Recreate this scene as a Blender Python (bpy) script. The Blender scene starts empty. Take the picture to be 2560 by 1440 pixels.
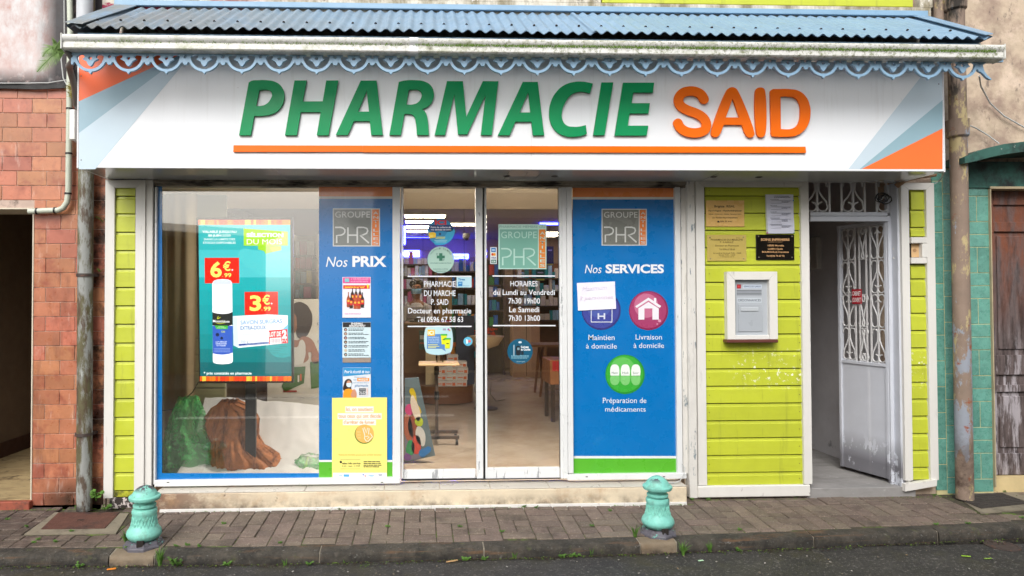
import bpy, bmesh, math, random
from mathutils import Vector, Matrix, Euler
random.seed(7)
sc = bpy.context.scene
col = sc.collection
R = math.radians

# ------------------------------------------------------------------ camera
FPX, CAMH, DIST = 1707.0, 1.50, 5.14
YAW, PITCH, ROLL = 2.2, 1.1, 0.17
SHX = 0.0625
cam_d = bpy.data.cameras.new('camera')
cam = bpy.data.objects.new('camera', cam_d); col.objects.link(cam)
cam_d.sensor_width = 36.0; cam_d.lens = 36.0*FPX/2560.0
cam_d.shift_x = SHX; cam_d.clip_start = 0.05; cam_d.clip_end = 500
CAMR = (Matrix.Rotation(R(-YAW), 3, 'Z') @ Matrix.Rotation(R(90+PITCH), 3, 'X') @ Matrix.Rotation(R(-ROLL), 3, 'Z'))
CAML = Vector((0, -DIST, CAMH))
cam.matrix_world = Matrix.Translation(CAML) @ CAMR.to_4x4()
sc.camera = cam
PX0, PY0 = 1280-SHX*2560, 720.0

# ------------------------------------------------------------------ light
SUN_EL, SUN_AZ = 42, 200
w = bpy.data.worlds.new('World'); sc.world = w; w.use_nodes = True
nt = w.node_tree
sky = nt.nodes.new('ShaderNodeTexSky'); sky.sky_type = 'NISHITA'; sky.sun_disc = False
sky.sun_elevation = R(SUN_EL); sky.sun_rotation = R(SUN_AZ); sky.dust_density = 4.0; sky.air_density = 1.0; sky.ozone_density = 1.0
hs = nt.nodes.new('ShaderNodeHueSaturation'); hs.inputs['Saturation'].default_value = 0.36   # overcast: nearly neutral
nt.links.new(sky.outputs[0], hs.inputs['Color'])
bg = nt.nodes['Background']; nt.links.new(hs.outputs[0], bg.inputs[0]); bg.inputs[1].default_value = 0.15
sun_d = bpy.data.lights.new('sun', 'SUN'); sun_d.energy = 1.25; sun_d.angle = R(40); sun_d.color = (1.0, 0.98, 0.96)
sun = bpy.data.objects.new('sun', sun_d); col.objects.link(sun)
sun.rotation_euler = (R(90-SUN_EL), 0, R(180-SUN_AZ)) ; sun.location = (0, -6, 12)
sc.view_settings.view_transform = 'Standard'; sc.view_settings.look = 'None'
sc.view_settings.gamma = 1.0; sc.view_settings.use_curve_mapping = False
sc.view_settings.exposure = 0.58

# ------------------------------------------------------------------ pixel -> place
def ray(px, py):
    return CAMR @ Vector(((px-PX0)/FPX, -(py-PY0)/FPX, -1.0))
def P(px, py, Y=0.0):
    d = ray(px, py); t = (Y-CAML.y)/d.y
    return CAML + d*t
def PZ(px, py, Z):
    d = ray(px, py); t = (Z-CAML.z)/d.z
    return CAML + d*t
FALL = 0.05
def gz(Y): return FALL*min(Y, 0.0)
def G(px, py):
    d = ray(px, py); t = (FALL*CAML.y-CAML.z)/(d.z-FALL*d.y)
    return CAML + d*t
def RX(x0, y0, x1, y1, Y):          # pixel rectangle -> X0,X1,Z0,Z1 on the plane Y
    a, b, c, d = P(x0,y0,Y), P(x1,y0,Y), P(x0,y1,Y), P(x1,y1,Y)
    return ((a.x+c.x)/2, (b.x+d.x)/2, (c.z+d.z)/2, (a.z+b.z)/2)

# ------------------------------------------------------------------ objects
def tag(o, label, cat=None, group=None, kind=None):
    if label: o['label'] = label
    if cat: o['category'] = cat
    if group: o['group'] = group
    if kind: o['kind'] = kind
    return o
def thing(name, label, cat, loc=(0,0,0), group=None):
    o = bpy.data.objects.new(name, None); col.objects.link(o); o.location = loc
    o.empty_display_size = 0.1
    return tag(o, label, cat, group)
def link(name, me, m=None, parent=None):
    o = bpy.data.objects.new(name, me); col.objects.link(o)
    if m is not None and not me.materials: me.materials.append(m)
    if parent is not None:
        o.parent = parent
        if parent.type == 'EMPTY': o.matrix_parent_inverse = Matrix.Translation(-parent.location)
    return o
def local(name, me, m, parent, loc=(0,0,0), rot=(0,0,0)):
    o = bpy.data.objects.new(name, me); col.objects.link(o)
    if m is not None and not me.materials: me.materials.append(m)
    o.parent = parent; o.location = loc; o.rotation_euler = rot
    return o
def structure(o): o['kind'] = 'structure'; return o

class MB:
    def __init__(s): s.v = []; s.f = []
    def add(s, vs, fs):
        n = len(s.v); s.v += [tuple(v) for v in vs]; s.f += [tuple(i+n for i in f) for f in fs]; return s
    def box(s, x0, x1, y0, y1, z0, z1, b=0.0):
        if x0 > x1: x0, x1 = x1, x0
        if y0 > y1: y0, y1 = y1, y0
        if z0 > z1: z0, z1 = z1, z0
        b = min(b, (x1-x0)*.3, (y1-y0)*.3, (z1-z0)*.3)
        if b <= 0:
            vs = [(x,y,z) for z in (z0,z1) for y in (y0,y1) for x in (x0,x1)]
            return s.add(vs, [(0,2,3,1),(4,5,7,6),(0,1,5,4),(2,6,7,3),(0,4,6,2),(1,3,7,5)])
        c = ((x0+x1)/2,(y0+y1)/2,(z0+z1)/2); h = ((x1-x0)/2,(y1-y0)/2,(z1-z0)/2)
        vs = []; idx = {}
        for sx in (-1,1):
            for sy in (-1,1):
                for sz in (-1,1):
                    for k in range(3):
                        q = [sx*(h[0]-b), sy*(h[1]-b), sz*(h[2]-b)]; q[k] += (sx,sy,sz)[k]*b
                        idx[(sx,sy,sz,k)] = len(vs); vs.append((c[0]+q[0], c[1]+q[1], c[2]+q[2]))
        fs = []
        S = (-1,1)
        for k in range(3):
            for sg in S:
                o = [i for i in range(3) if i != k]
                loop = []
                for a, bb in ((-1,-1),(1,-1),(1,1),(-1,1)):
                    t = [0,0,0]; t[k] = sg; t[o[0]] = a; t[o[1]] = bb
                    loop.append(idx[(t[0],t[1],t[2],k)])
                fs.append(loop)
        for k in range(3):
            o = [i for i in range(3) if i != k]
            for a in S:
                for bb in S:
                    t0 = [0,0,0]; t1 = [0,0,0]
                    t0[k] = -1; t1[k] = 1
                    for t in (t0,t1): t[o[0]] = a; t[o[1]] = bb
                    fs.append([idx[(*t0,o[0])], idx[(*t1,o[0])], idx[(*t1,o[1])], idx[(*t0,o[1])]])
        for sx in S:
            for sy in S:
                for sz in S: fs.append([idx[(sx,sy,sz,k)] for k in range(3)])
        return s.add(vs, fs)
    def pbox(s, x0, y0, x1, y1, Y, d, b=0.002):     # pixel rectangle, front at Y, d deep
        a = RX(x0,y0,x1,y1,Y); return s.box(a[0],a[1],Y,Y+d,a[2],a[3],b)
    def prism(s, pts, y0, y1):                       # convex or simple polygon [(x,z)], extruded in Y
        n = len(pts)
        vs = [(x,y0,z) for x,z in pts]+[(x,y1,z) for x,z in pts]
        return s.add(vs, [tuple(range(n)), tuple(range(2*n-1,n-1,-1))]+[(i,(i+1)%n,n+(i+1)%n,n+i) for i in range(n)])
    def tube(s, pts, r, n=8, cap=True):
        pts = [Vector(p) for p in pts]; rs = r if isinstance(r,(list,tuple)) else [r]*len(pts)
        base = len(s.v); up = None; rings = []
        for i, p in enumerate(pts):
            t = (pts[min(i+1,len(pts)-1)]-pts[max(i-1,0)]).normalized()
            if up is None:
                up = Vector((0,0,1)) if abs(t.z) < .9 else Vector((0,1,0))
            u = (up - t*up.dot(t))
            if u.length < 1e-5: u = t.orthogonal()
            u.normalize(); up = u; v2 = t.cross(u)
            rings.append([p+(u*math.cos(2*math.pi*k/n)+v2*math.sin(2*math.pi*k/n))*rs[i] for k in range(n)])
        vs = [q for rg in rings for q in rg]; fs = []
        for i in range(len(pts)-1):
            for k in range(n): fs.append((i*n+k, i*n+(k+1)%n, (i+1)*n+(k+1)%n, (i+1)*n+k))
        if cap: fs += [tuple(range(n-1,-1,-1)), tuple(range((len(pts)-1)*n, len(pts)*n))]
        return s.add(vs, fs)
    def lathe(s, prof, c=(0,0,0), n=32, cap=True):   # prof [(r,z)]
        vs = []; fs = []
        for r, z in prof:
            for k in range(n):
                a = 2*math.pi*k/n; vs.append((c[0]+r*math.cos(a), c[1]+r*math.sin(a), c[2]+z))
        for i in range(len(prof)-1):
            for k in range(n): fs.append((i*n+k, i*n+(k+1)%n, (i+1)*n+(k+1)%n, (i+1)*n+k))
        if cap: fs += [tuple(range(n-1,-1,-1)), tuple(range((len(prof)-1)*n, len(prof)*n))]
        return s.add(vs, fs)
    def grid(s, fn, nu, nv):
        vs = [fn(i/nu, j/nv) for j in range(nv+1) for i in range(nu+1)]
        return s.add(vs, [(j*(nu+1)+i, j*(nu+1)+i+1, (j+1)*(nu+1)+i+1, (j+1)*(nu+1)+i) for j in range(nv) for i in range(nu)])
    def mesh(s, name='m', smooth=False, angle=40):
        me = bpy.data.meshes.new(name); me.from_pydata(s.v, [], s.f); me.validate()
        bm = bmesh.new(); bm.from_mesh(me); bmesh.ops.recalc_face_normals(bm, faces=bm.faces); bm.to_mesh(me); bm.free()
        if smooth:
            me.polygons.foreach_set('use_smooth', [True]*len(me.polygons)); me.set_sharp_from_angle(angle=R(angle))
        return me
    def build(s, name, m, parent=None, smooth=False, angle=40):
        return link(name, s.mesh(name, smooth, angle), m, parent)

# ------------------------------------------------------------------ 2-D outlines -> mesh
KC = 1/350.0
def curve_to_mesh(cu):
    o = bpy.data.objects.new('tmp', cu); col.objects.link(o)
    me = bpy.data.meshes.new_from_object(o)
    bpy.data.objects.remove(o); bpy.data.curves.remove(cu)
    return me
def outline(splines, ext=0.0, bev=0.0, res=6):
    """splines: [[(px,py,smooth?)...]] in pixels -> mesh in local (px*KC, -py*KC, depth)"""
    cu = bpy.data.curves.new('c', 'CURVE'); cu.dimensions = '2D'; cu.fill_mode = 'BOTH'; cu.resolution_u = res
    cu.extrude = ext; cu.bevel_depth = bev; cu.bevel_resolution = 1
    for sp in splines:
        b = cu.splines.new('BEZIER'); b.bezier_points.add(len(sp)-1); b.use_cyclic_u = True
        for q, p in zip(b.bezier_points, sp):
            q.co = (p[0]*KC, -p[1]*KC, 0)
            h = 'AUTO' if (len(p) > 2 and p[2]) else 'VECTOR'
            q.handle_left_type = q.handle_right_type = h
    return curve_to_mesh(cu)
def to_plane(me, Y):
    for v in me.vertices:
        p = P(v.co.x/KC, -v.co.y/KC, Y); v.co = (p.x, Y - v.co.z, p.z)
    return me
_cap = {}
def font_mesh(s, bold=0.0, shear=0.0, space=1.0):
    cu = bpy.data.curves.new('t', 'FONT'); cu.body = s; cu.size = 1.0; cu.resolution_u = 3
    cu.offset = bold; cu.shear = shear; cu.space_character = space; cu.fill_mode = 'FRONT'
    return curve_to_mesh(cu)
def cap_h(bold):
    if bold not in _cap:
        me = font_mesh('H', bold); _cap[bold] = (min(v.co.y for v in me.vertices), max(v.co.y for v in me.vertices)); bpy.data.meshes.remove(me)
    return _cap[bold]
def text_px(s, x0, y0, x1, y1, Y, bold=0.0, shear=0.0, space=1.0, slope=0.0):
    me = font_mesh(s, bold, shear, space); zb, zt = cap_h(bold)
    xs = [v.co.x for v in me.vertices]; a, b = min(xs), max(xs)
    for v in me.vertices:
        u = (v.co.x-a)/(b-a); px = x0+u*(x1-x0); py = y1 - (v.co.y-zb)/(zt-zb)*(y1-y0) + slope*u
        p = P(px, py, Y); v.co = (p.x, Y, p.z)
    return me

# ------------------------------------------------------------------ materials
def lin(c):
    return tuple(((x/255)/12.92 if x/255 <= .04045 else ((x/255+.055)/1.055)**2.4) for x in c[:3]) + (1,)
MATS = {}
def mat(name, c, rough=.6, metal=0.0, spec=.5, var=.12, vs=5.0, bump=0.0, bs=60.0, rand=0.0, stains=(), coat=0.0, stretch=(1,1,1), obj=False, emit=0.0, hue=0.0, alpha=None):
    if name in MATS: return MATS[name]
    m = bpy.data.materials.new(name); m.use_nodes = True; MATS[name] = m
    nt = m.node_tree; N = nt.nodes.new; L = nt.links.new; b = nt.nodes['Principled BSDF']
    pos = N('ShaderNodeTexCoord').outputs['Object'] if obj else N('ShaderNodeNewGeometry').outputs['Position']
    def noise(sc_, st=(1,1,1), det=5, rgh=.6, off=(0,0,0)):
        mp = N('ShaderNodeMapping'); mp.inputs['Scale'].default_value = st; mp.inputs['Location'].default_value = off; L(pos, mp.inputs[0])
        n = N('ShaderNodeTexNoise'); n.inputs['Scale'].default_value = sc_; n.inputs['Detail'].default_value = det; n.inputs['Roughness'].default_value = rgh
        L(mp.outputs[0], n.inputs['Vector']); return n.outputs[0]
    def mathn(op, a, b_=None):
        n = N('ShaderNodeMath'); n.operation = op
        for i, x in enumerate((a, b_)):
            if x is None: continue
            if isinstance(x, (int,float)): n.inputs[i].default_value = x
            else: L(x, n.inputs[i])
        return n.outputs[0]
    def rng(x, a, b_, c_=0.0, d=1.0):
        n = N('ShaderNodeMapRange'); n.inputs[1].default_value = a; n.inputs[2].default_value = b_; n.inputs[3].default_value = c_; n.inputs[4].default_value = d; L(x, n.inputs[0]); return n.outputs[0]
    rgb = N('ShaderNodeRGB'); rgb.outputs[0].default_value = lin(c); out = rgb.outputs[0]
    if var > 0 or rand > 0:
        hv = N('ShaderNodeHueSaturation'); L(out, hv.inputs['Color'])
        val = rng(noise(vs, stretch, 7, .65), .3, .7, 1-var, 1+var) if var > 0 else None
        if rand > 0:
            oi = N('ShaderNodeObjectInfo'); r = rng(oi.outputs['Random'], 0, 1, 1-rand, 1+rand)
            val = mathn('MULTIPLY', val, r) if val is not None else r
            if hue > 0:
                r2 = mathn('FRACT', mathn('MULTIPLY', oi.outputs['Random'], 17.31)); L(rng(r2, 0, 1, .5-hue, .5+hue), hv.inputs['Hue'])
        L(val, hv.inputs['Value']); out = hv.outputs[0]
    rough_out = None
    for k, s_ in enumerate(stains):
        n = noise(s_.get('scale', 8), s_.get('stretch', (1,1,1)), s_.get('det', 8), s_.get('rgh', .7), (k*3.7, k*1.9, k*5.3))
        f = rng(n, s_.get('lo', .5), s_.get('hi', .6), 0, s_.get('amt', 1.0))
        for (ax, z0, z1) in s_.get('zone', ()):
            sx = N('ShaderNodeSeparateXYZ'); L(pos, sx.inputs[0]); f = mathn('MULTIPLY', f, rng(sx.outputs['XYZ'.index(ax)], z0, z1))
        mx = N('ShaderNodeMix'); mx.data_type = 'RGBA'; L(f, mx.inputs[0]); L(out, mx.inputs[6]); mx.inputs[7].default_value = lin(s_['c']); out = mx.outputs[2]
    L(out, b.inputs['Base Color'])
    b.inputs['Roughness'].default_value = rough; b.inputs['Metallic'].default_value = metal
    b.inputs['Specular IOR Level'].default_value = spec; b.inputs['Coat Weight'].default_value = coat; b.inputs['Coat Roughness'].default_value = .04
    if emit > 0: L(out, b.inputs['Emission Color']); b.inputs['Emission Strength'].default_value = emit
    if var > 0 and rough > .2:
        L(rng(noise(vs*2.3), .3, .7, max(.05, rough-.12), min(1, rough+.12)), b.inputs['Roughness'])
    if bump > 0:
        bp = N('ShaderNodeBump'); bp.inputs['Strength'].default_value = bump; bp.inputs['Distance'].default_value = .01; L(noise(bs, det=4), bp.inputs['Height']); L(bp.outputs[0], b.inputs['Normal'])
    if alpha is not None: b.inputs['Alpha'].default_value = alpha
    return m
_pm = {}
def pm(c, rough=.45, emit=0.0, coat=0.0, var=.02, alpha=None):     # printed / plain coloured surface
    k = (tuple(c), rough, emit, coat, alpha)
    if k not in _pm:
        _pm[k] = mat('print_%d' % len(_pm), c, rough=rough, var=var, vs=3, emit=emit, coat=coat, alpha=alpha)
    return _pm[k]
def glow(name, c, e):
    m = bpy.data.materials.new(name); m.use_nodes = True; nt = m.node_tree
    b = nt.nodes['Principled BSDF']; b.inputs['Base Color'].default_value = lin(c); b.inputs['Emission Color'].default_value = lin(c); b.inputs['Emission Strength'].default_value = e
    return m
def glass_mat(name, tint=(1,1,1), gloss=1.0, ior=1.5):
    m = bpy.data.materials.new(name); m.use_nodes = True; nt = m.node_tree; N = nt.nodes.new; L = nt.links.new
    out = nt.nodes['Material Output']; nt.nodes.remove(nt.nodes['Principled BSDF'])
    tr = N('ShaderNodeBsdfTransparent'); tr.inputs[0].default_value = (*tint, 1)
    gl = N('ShaderNodeBsdfGlossy'); gl.inputs['Roughness'].default_value = .015
    fr = N('ShaderNodeFresnel'); fr.inputs[0].default_value = ior
    mu = N('ShaderNodeMath'); mu.operation = 'MULTIPLY'; L(fr.outputs[0], mu.inputs[0]); mu.inputs[1].default_value = gloss
    mx = N('ShaderNodeMixShader'); L(mu.outputs[0], mx.inputs[0]); L(tr.outputs[0], mx.inputs[1]); L(gl.outputs[0], mx.inputs[2]); L(mx.outputs[0], out.inputs[0])
    return m

class Sheet:            # flat print in pixel coordinates on the plane Y
    STEP = 0.0008
    def __init__(s, parent, Y, rough=.45, emit=0.0, coat=0.0): s.p = parent; s.y = Y; s.r = rough; s.e = emit; s.c = coat
    def m(s, c): return pm(c, s.r, s.e, s.c)
    def Y(s, l): return s.y - l*s.STEP
    def poly(s, pts, c, l=1, name='print'):
        return link(name, to_plane(outline([pts]), s.Y(l)), s.m(c), s.p)
    def rect(s, x0, y0, x1, y1, c, l=1, name='print'):
        Y = s.Y(l); mb = MB(); mb.add([P(x0,y1,Y), P(x1,y1,Y), P(x1,y0,Y), P(x0,y0,Y)], [(0,1,2,3)])
        return link(name, mb.mesh(name), s.m(c), s.p)
    def rects(s, rs, c, l=1, name='print'):
        Y = s.Y(l); mb = MB()
        for x0,y0,x1,y1 in rs: mb.add([P(x0,y1,Y), P(x1,y1,Y), P(x1,y0,Y), P(x0,y0,Y)], [(0,1,2,3)])
        return link(name, mb.mesh(name), s.m(c), s.p)
    def disc(s, cx, cy, rx, c, ry=None, l=1, name='print', n=32, a0=0, a1=360):
        Y = s.Y(l); ry = ry or rx; mb = MB()
        pts = [P(cx+rx*math.cos(R(a0+(a1-a0)*k/n)), cy+ry*math.sin(R(a0+(a1-a0)*k/n)), Y) for k in range(n)]
        mb.add(pts, [tuple(range(n))]); return link(name, mb.mesh(name), s.m(c), s.p)
    def frame(s, x0, y0, x1, y1, t, c, l=1, name='print'):
        return s.rects([(x0,y0,x1,y0+t),(x0,y1-t,x1,y1),(x0,y0+t,x0+t,y1-t),(x1-t,y0+t,x1,y1-t)], c, l, name)
    def stroke(s, pts, wd, c, l=1, name='print', closed=False):
        Y = s.Y(l); mb = MB(); n = len(pts)
        vs = []
        for i, p in enumerate(pts):
            a = pts[(i-1) % n] if (i > 0 or closed) else p; b = pts[(i+1) % n] if (i < n-1 or closed) else p
            tx, ty = b[0]-a[0], b[1]-a[1]; q = math.hypot(tx,ty) or 1; nx, ny = -ty/q*wd/2, tx/q*wd/2
            vs += [P(p[0]+nx,p[1]+ny,Y), P(p[0]-nx,p[1]-ny,Y)]
        fs = [(2*i,2*i+1,(2*i+3)%(2*n),(2*i+2)%(2*n)) for i in range(n if closed else n-1)]
        mb.add(vs, fs); return link(name, mb.mesh(name), s.m(c), s.p)
    def text(s, t, x0, y0, x1, y1, c, l=2, bold=0.0, shear=0.0, space=1.0, slope=0.0):
        return link('lettering', text_px(t,x0,y0,x1,y1,s.Y(l),bold,shear,space,slope), s.m(c), s.p)
    def lines(s, x0, x1, ys, h, c, l=2, ragged=.35, indent=0, seed=1):   # text too small to read: rows of word-long dashes
        rd = random.Random(seed); rs = []
        for y in ys:
            x = x0 + indent*rd.random(); end = x1 - (x1-x0)*ragged*rd.random()
            while x < end:
                wl = (2+rd.random()*5)*h*.75; rs.append((x, y, min(x+wl,x1), y+h)); x += wl + h*.6
        o = s.rects(rs, c, l, 'small_print'); o['kind'] = 'stuff'; return o

# ================================================================== materials
BLK = (28,26,24)
m_white = mat('white_paint', (212,212,208), .45, var=.05, vs=4, bump=.08, bs=40, stains=(dict(c=(120,118,112), scale=14, lo=.62, hi=.72, amt=.45, stretch=(1,1,.25)), dict(c=(95,92,90), scale=30, lo=.70, hi=.73, amt=.7)))
m_alu = mat('white_aluminium', (214,216,216), .35, var=.03, stains=(dict(c=(150,152,154), scale=9, lo=.66, hi=.67, stretch=(2.5,1,.6), amt=.7),))
m_alu_worn = mat('worn_white_aluminium', (214,216,216), .35, var=.03, stains=(dict(c=(140,143,147), scale=7, lo=.60, hi=.61, stretch=(3,1,.5), amt=.85),))
m_post = mat('peeling_white_post', (206,204,198), .55, var=.06, bump=.25, bs=30, stains=(dict(c=(128,138,142), scale=10, lo=.60, hi=.615, stretch=(2,1,.45)), dict(c=(110,100,86), scale=6, lo=.55, hi=.75, amt=.5, stretch=(3,1,.4)), dict(c=(60,52,46), scale=18, lo=.7, hi=.74, stretch=(2,1,.4))))
m_trimboard = mat('weathered_white_board', (212,210,204), .5, var=.05, bump=.12, bs=26, stretch=(1,1,.2), stains=(dict(c=(150,110,80), scale=22, lo=.72, hi=.76, amt=.7), dict(c=(120,112,106), scale=9, lo=.62, hi=.75, amt=.5, stretch=(2,1,.35)), dict(c=(96,50,54), scale=20, lo=.60, hi=.68, zone=(('Z',.16,.04),), amt=.85)))
m_dirtyboard = mat('dirty_lintel', (140,132,118), .7, var=.15, bump=.2, bs=25, stains=(dict(c=(44,38,30), scale=5, lo=.47, hi=.62, stretch=(.7,1,4)), dict(c=(84,76,48), scale=12, lo=.6, hi=.7, amt=.6)))
m_lime = mat('lime_paint', (180,188,52), .42, var=.05, vs=7, bump=.08, bs=30, rand=.06, stains=(dict(c=(150,152,40), scale=3, lo=.55, hi=.8, amt=.5, stretch=(.5,1,3)), dict(c=(112,114,52), scale=6, lo=.57, hi=.74, amt=.5, stretch=(3.2,1,.3)), dict(c=(228,232,170), scale=34, lo=.735, hi=.75, stretch=(.8,1,1)), dict(c=(86,84,40), scale=16, lo=.72, hi=.76, amt=.6, stretch=(1,1,2)), dict(c=(232,234,214), scale=26, lo=.585, hi=.60, zone=(('Z',.80,.92),('Z',1.16,1.0),('X',2.3,2.5)))))
m_limemoss = mat('mossy_lime_board', (160,162,36), .7, var=.2, vs=20, bump=.4, bs=60, stains=(dict(c=(70,72,22), scale=22, lo=.45, hi=.6),))
m_gap = mat('dark_joint', (34,28,24), .9, var=.2)
m_cream = mat('cream_plinth', (212,198,172), .55, var=.10, vs=5, bump=.15, bs=26, stains=(dict(c=(100,56,36), scale=6, lo=.34, hi=.55, amt=.9, stretch=(1,1,1.6), zone=(('X',-1.0,-1.9),)), dict(c=(178,142,104), scale=6, lo=.52, hi=.7, amt=.6), dict(c=(70,54,44), scale=14, lo=.66, hi=.72, amt=.8), dict(c=(80,68,56), scale=8, lo=.40, hi=.62, amt=.8, zone=(('Z',.09,.02),))))
m_sill = mat('sill_tile', (192,186,174), .35, var=.08, stains=(dict(c=(120,110,98), scale=10, lo=.6, hi=.75, amt=.5),))
m_strip = mat('white_base_strip', (214,212,208), .5, var=.06, stains=(dict(c=(120,110,96), scale=15, lo=.58, hi=.7, amt=.6),))
m_tile = mat('brick_tile', (172,110,82), .34, var=.14, vs=9, bump=.05, bs=30, rand=.15, hue=.012, stains=(dict(c=(140,74,58), scale=6, lo=.50, hi=.68, amt=.8, det=3), dict(c=(216,190,176), scale=10, lo=.57, hi=.72, amt=.55, stretch=(1.8,1,.4)), dict(c=(110,70,56), scale=3, lo=.55, hi=.7, amt=.6, stretch=(2,1,.5)), dict(c=(30,24,20), scale=5, lo=.46, hi=.60, zone=(('X',-2.56,-2.42),), amt=.9), dict(c=(40,34,26), scale=5, lo=.28, hi=.46, zone=(('Z',.26,.06),('X',-2.85,-2.6)), amt=.95), dict(c=(96,60,44), scale=4, lo=.4, hi=.6, zone=(('Z',.16,.02),), amt=.7)))
m_grout = mat('pale_grout', (186,164,150), .9, var=.15, stains=(dict(c=(40,34,30), scale=6, lo=.50, hi=.62, amt=.9),))
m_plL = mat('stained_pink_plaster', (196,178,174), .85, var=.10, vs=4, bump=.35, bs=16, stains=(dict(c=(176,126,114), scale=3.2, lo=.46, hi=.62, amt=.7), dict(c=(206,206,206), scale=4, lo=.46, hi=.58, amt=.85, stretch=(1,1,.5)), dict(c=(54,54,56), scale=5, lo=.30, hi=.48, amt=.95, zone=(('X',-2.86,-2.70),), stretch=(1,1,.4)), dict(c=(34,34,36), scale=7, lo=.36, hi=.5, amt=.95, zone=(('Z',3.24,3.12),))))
m_plR = mat('stained_beige_plaster', (190,172,150), .85, var=.10, vs=3, bump=.45, bs=14, stains=(dict(c=(140,118,106), scale=3.2, lo=.44, hi=.62, amt=.8), dict(c=(212,192,172), scale=2.5, lo=.52, hi=.62, amt=.8), dict(c=(96,84,78), scale=14, lo=.58, hi=.66, amt=.7, stretch=(1.5,1,.7)), dict(c=(90,78,66), scale=3, lo=.5, hi=.7, zone=(('Z',3.9,3.5),), amt=.4)))
m_upwall = mat('mouldy_white_board', (206,200,186), .75, var=.12, vs=6, bump=.25, bs=20, stains=(dict(c=(104,92,52), scale=5, lo=.42, hi=.60, amt=.8, stretch=(1.3,1,.5)), dict(c=(50,44,36), scale=16, lo=.60, hi=.68, amt=.8), dict(c=(150,44,74), scale=4, lo=.50, hi=.53, zone=(('X',-.9,-1.8),), stretch=(.6,1,2)), dict(c=(232,230,224), scale=9, lo=.63, hi=.65)))
m_teal = mat('teal_tile', (96,150,136), .3, var=.16, vs=14, rand=.10, stains=(dict(c=(120,182,166), scale=18, lo=.55, hi=.70, amt=.5, stretch=(1,1,1.6)), dict(c=(58,104,94), scale=4, lo=.5, hi=.7, amt=.55), dict(c=(30,40,36), scale=5, lo=.45, hi=.62, amt=.75, zone=(('Z',2.2,2.6),))))
m_tgrout = mat('cream_grout', (196,188,140), .9, var=.1, stains=(dict(c=(60,70,60), scale=6, lo=.55, hi=.7, amt=.6),))
m_tealwall = mat('mouldy_teal_wall', (48,92,82), .7, var=.2, bump=.2, bs=20, stains=(dict(c=(24,30,28), scale=4, lo=.45, hi=.62), dict(c=(150,160,150), scale=10, lo=.67, hi=.70)))
m_pipeL = mat('lichen_pipe', (140,142,138), .7, var=.12, bump=.3, bs=34, stretch=(1,1,.3), stains=(dict(c=(86,80,48), scale=9, lo=.45, hi=.53, amt=.95, stretch=(1.2,1.2,.32)), dict(c=(178,184,178), scale=12, lo=.58, hi=.66, amt=.8, stretch=(1,1,.5)), dict(c=(78,60,44), scale=12, lo=.52, hi=.60, stretch=(1.5,1.5,.4), amt=.9), dict(c=(36,30,24), scale=10, lo=.42, hi=.56, zone=(('Z',.12,.0),))))
m_pipeR = mat('peeling_pipe', (134,116,102), .75, var=.14, bump=.35, bs=34, stains=(dict(c=(176,160,118), scale=7, lo=.56, hi=.60, stretch=(1,1,.45)), dict(c=(140,146,156), scale=6, lo=.56, hi=.59, stretch=(1,1,.4)), dict(c=(140,74,44), scale=10, lo=.60, hi=.66), dict(c=(40,34,28), scale=5, lo=.46, hi=.58, zone=(('Z',2.85,3.1),), stretch=(2,2,.5)), dict(c=(70,54,44), scale=6, lo=.42, hi=.6, zone=(('Z',.7,.1),))))
m_conduit = mat('pale_conduit', (186,192,176), .5, var=.06, stains=(dict(c=(120,110,84), scale=14, lo=.62, hi=.7),))
m_conduit2 = mat('aged_white_tube', (176,178,176), .5, var=.08)
m_black = mat('black_plastic', (26,26,28), .45, var=.1)
m_cable = mat('black_cable', (18,18,18), .55, var=.1)
m_iron = mat('dark_iron', (66,56,52), .6, var=.2, stains=(dict(c=(110,70,48), scale=30, lo=.55, hi=.7),))
m_roofblue = mat('blue_roof_sheet', (120,148,172), .5, var=.10, vs=3, bump=.04, bs=40, stains=(dict(c=(126,128,122), scale=3, lo=.26, hi=.5, amt=.85, stretch=(2.2,.5,.5), zone=(('X',.3,-2.2),)), dict(c=(70,76,66), scale=24, lo=.56, hi=.68, amt=.6, zone=(('X',1.6,-1.5),)), dict(c=(92,130,160), scale=9, lo=.55, hi=.7, amt=.5)))
m_bluepaint = mat('light_blue_paint', (128,162,188), .45, var=.07, stains=(dict(c=(170,140,132), scale=9, lo=.65, hi=.70, amt=.7, stretch=(1,1,.5)), dict(c=(100,136,166), scale=12, lo=.6, hi=.75, amt=.5)))
m_gutter = mat('mossy_gutter', (212,212,208), .45, var=.05, stains=(dict(c=(120,118,112), scale=20, lo=.58, hi=.72, amt=.3, stretch=(1,1,1)), dict(c=(118,128,46), scale=9, lo=.50, hi=.66, amt=.6, stretch=(.7,1,1), rgh=.8, zone=(('Z',3.20,3.165),)), dict(c=(92,100,34), scale=42, lo=.50, hi=.60, amt=.8, rgh=.8, zone=(('X',-2.2,1.2),('Z',3.20,3.165))), dict(c=(70,58,44), scale=30, lo=.62, hi=.68, amt=.8)))
m_sign = mat('sign_panel', (230,233,236), .38, var=.015, vs=2, coat=.12, stains=(dict(c=(160,156,144), scale=7, lo=.54, hi=.72, amt=.2, stretch=(4,1,.22), zone=(('Z',2.6,3.0),)), dict(c=(150,146,134), scale=30, lo=.70, hi=.74, amt=.5)))
m_signalu = mat('sign_edge', (214,214,216), .3, var=.03)
m_soffit = mat('soffit_panel', (176,178,178), .16, var=.04, vs=1.5, coat=.6)
m_green = mat('green_letter', (0,142,84), .4, var=.04, vs=2, spec=.25)
m_orange = mat('orange_letter', (240,108,0), .4, var=.03, vs=2, spec=.25)
m_side = mat('letter_side', (16,60,44), .5)
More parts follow.
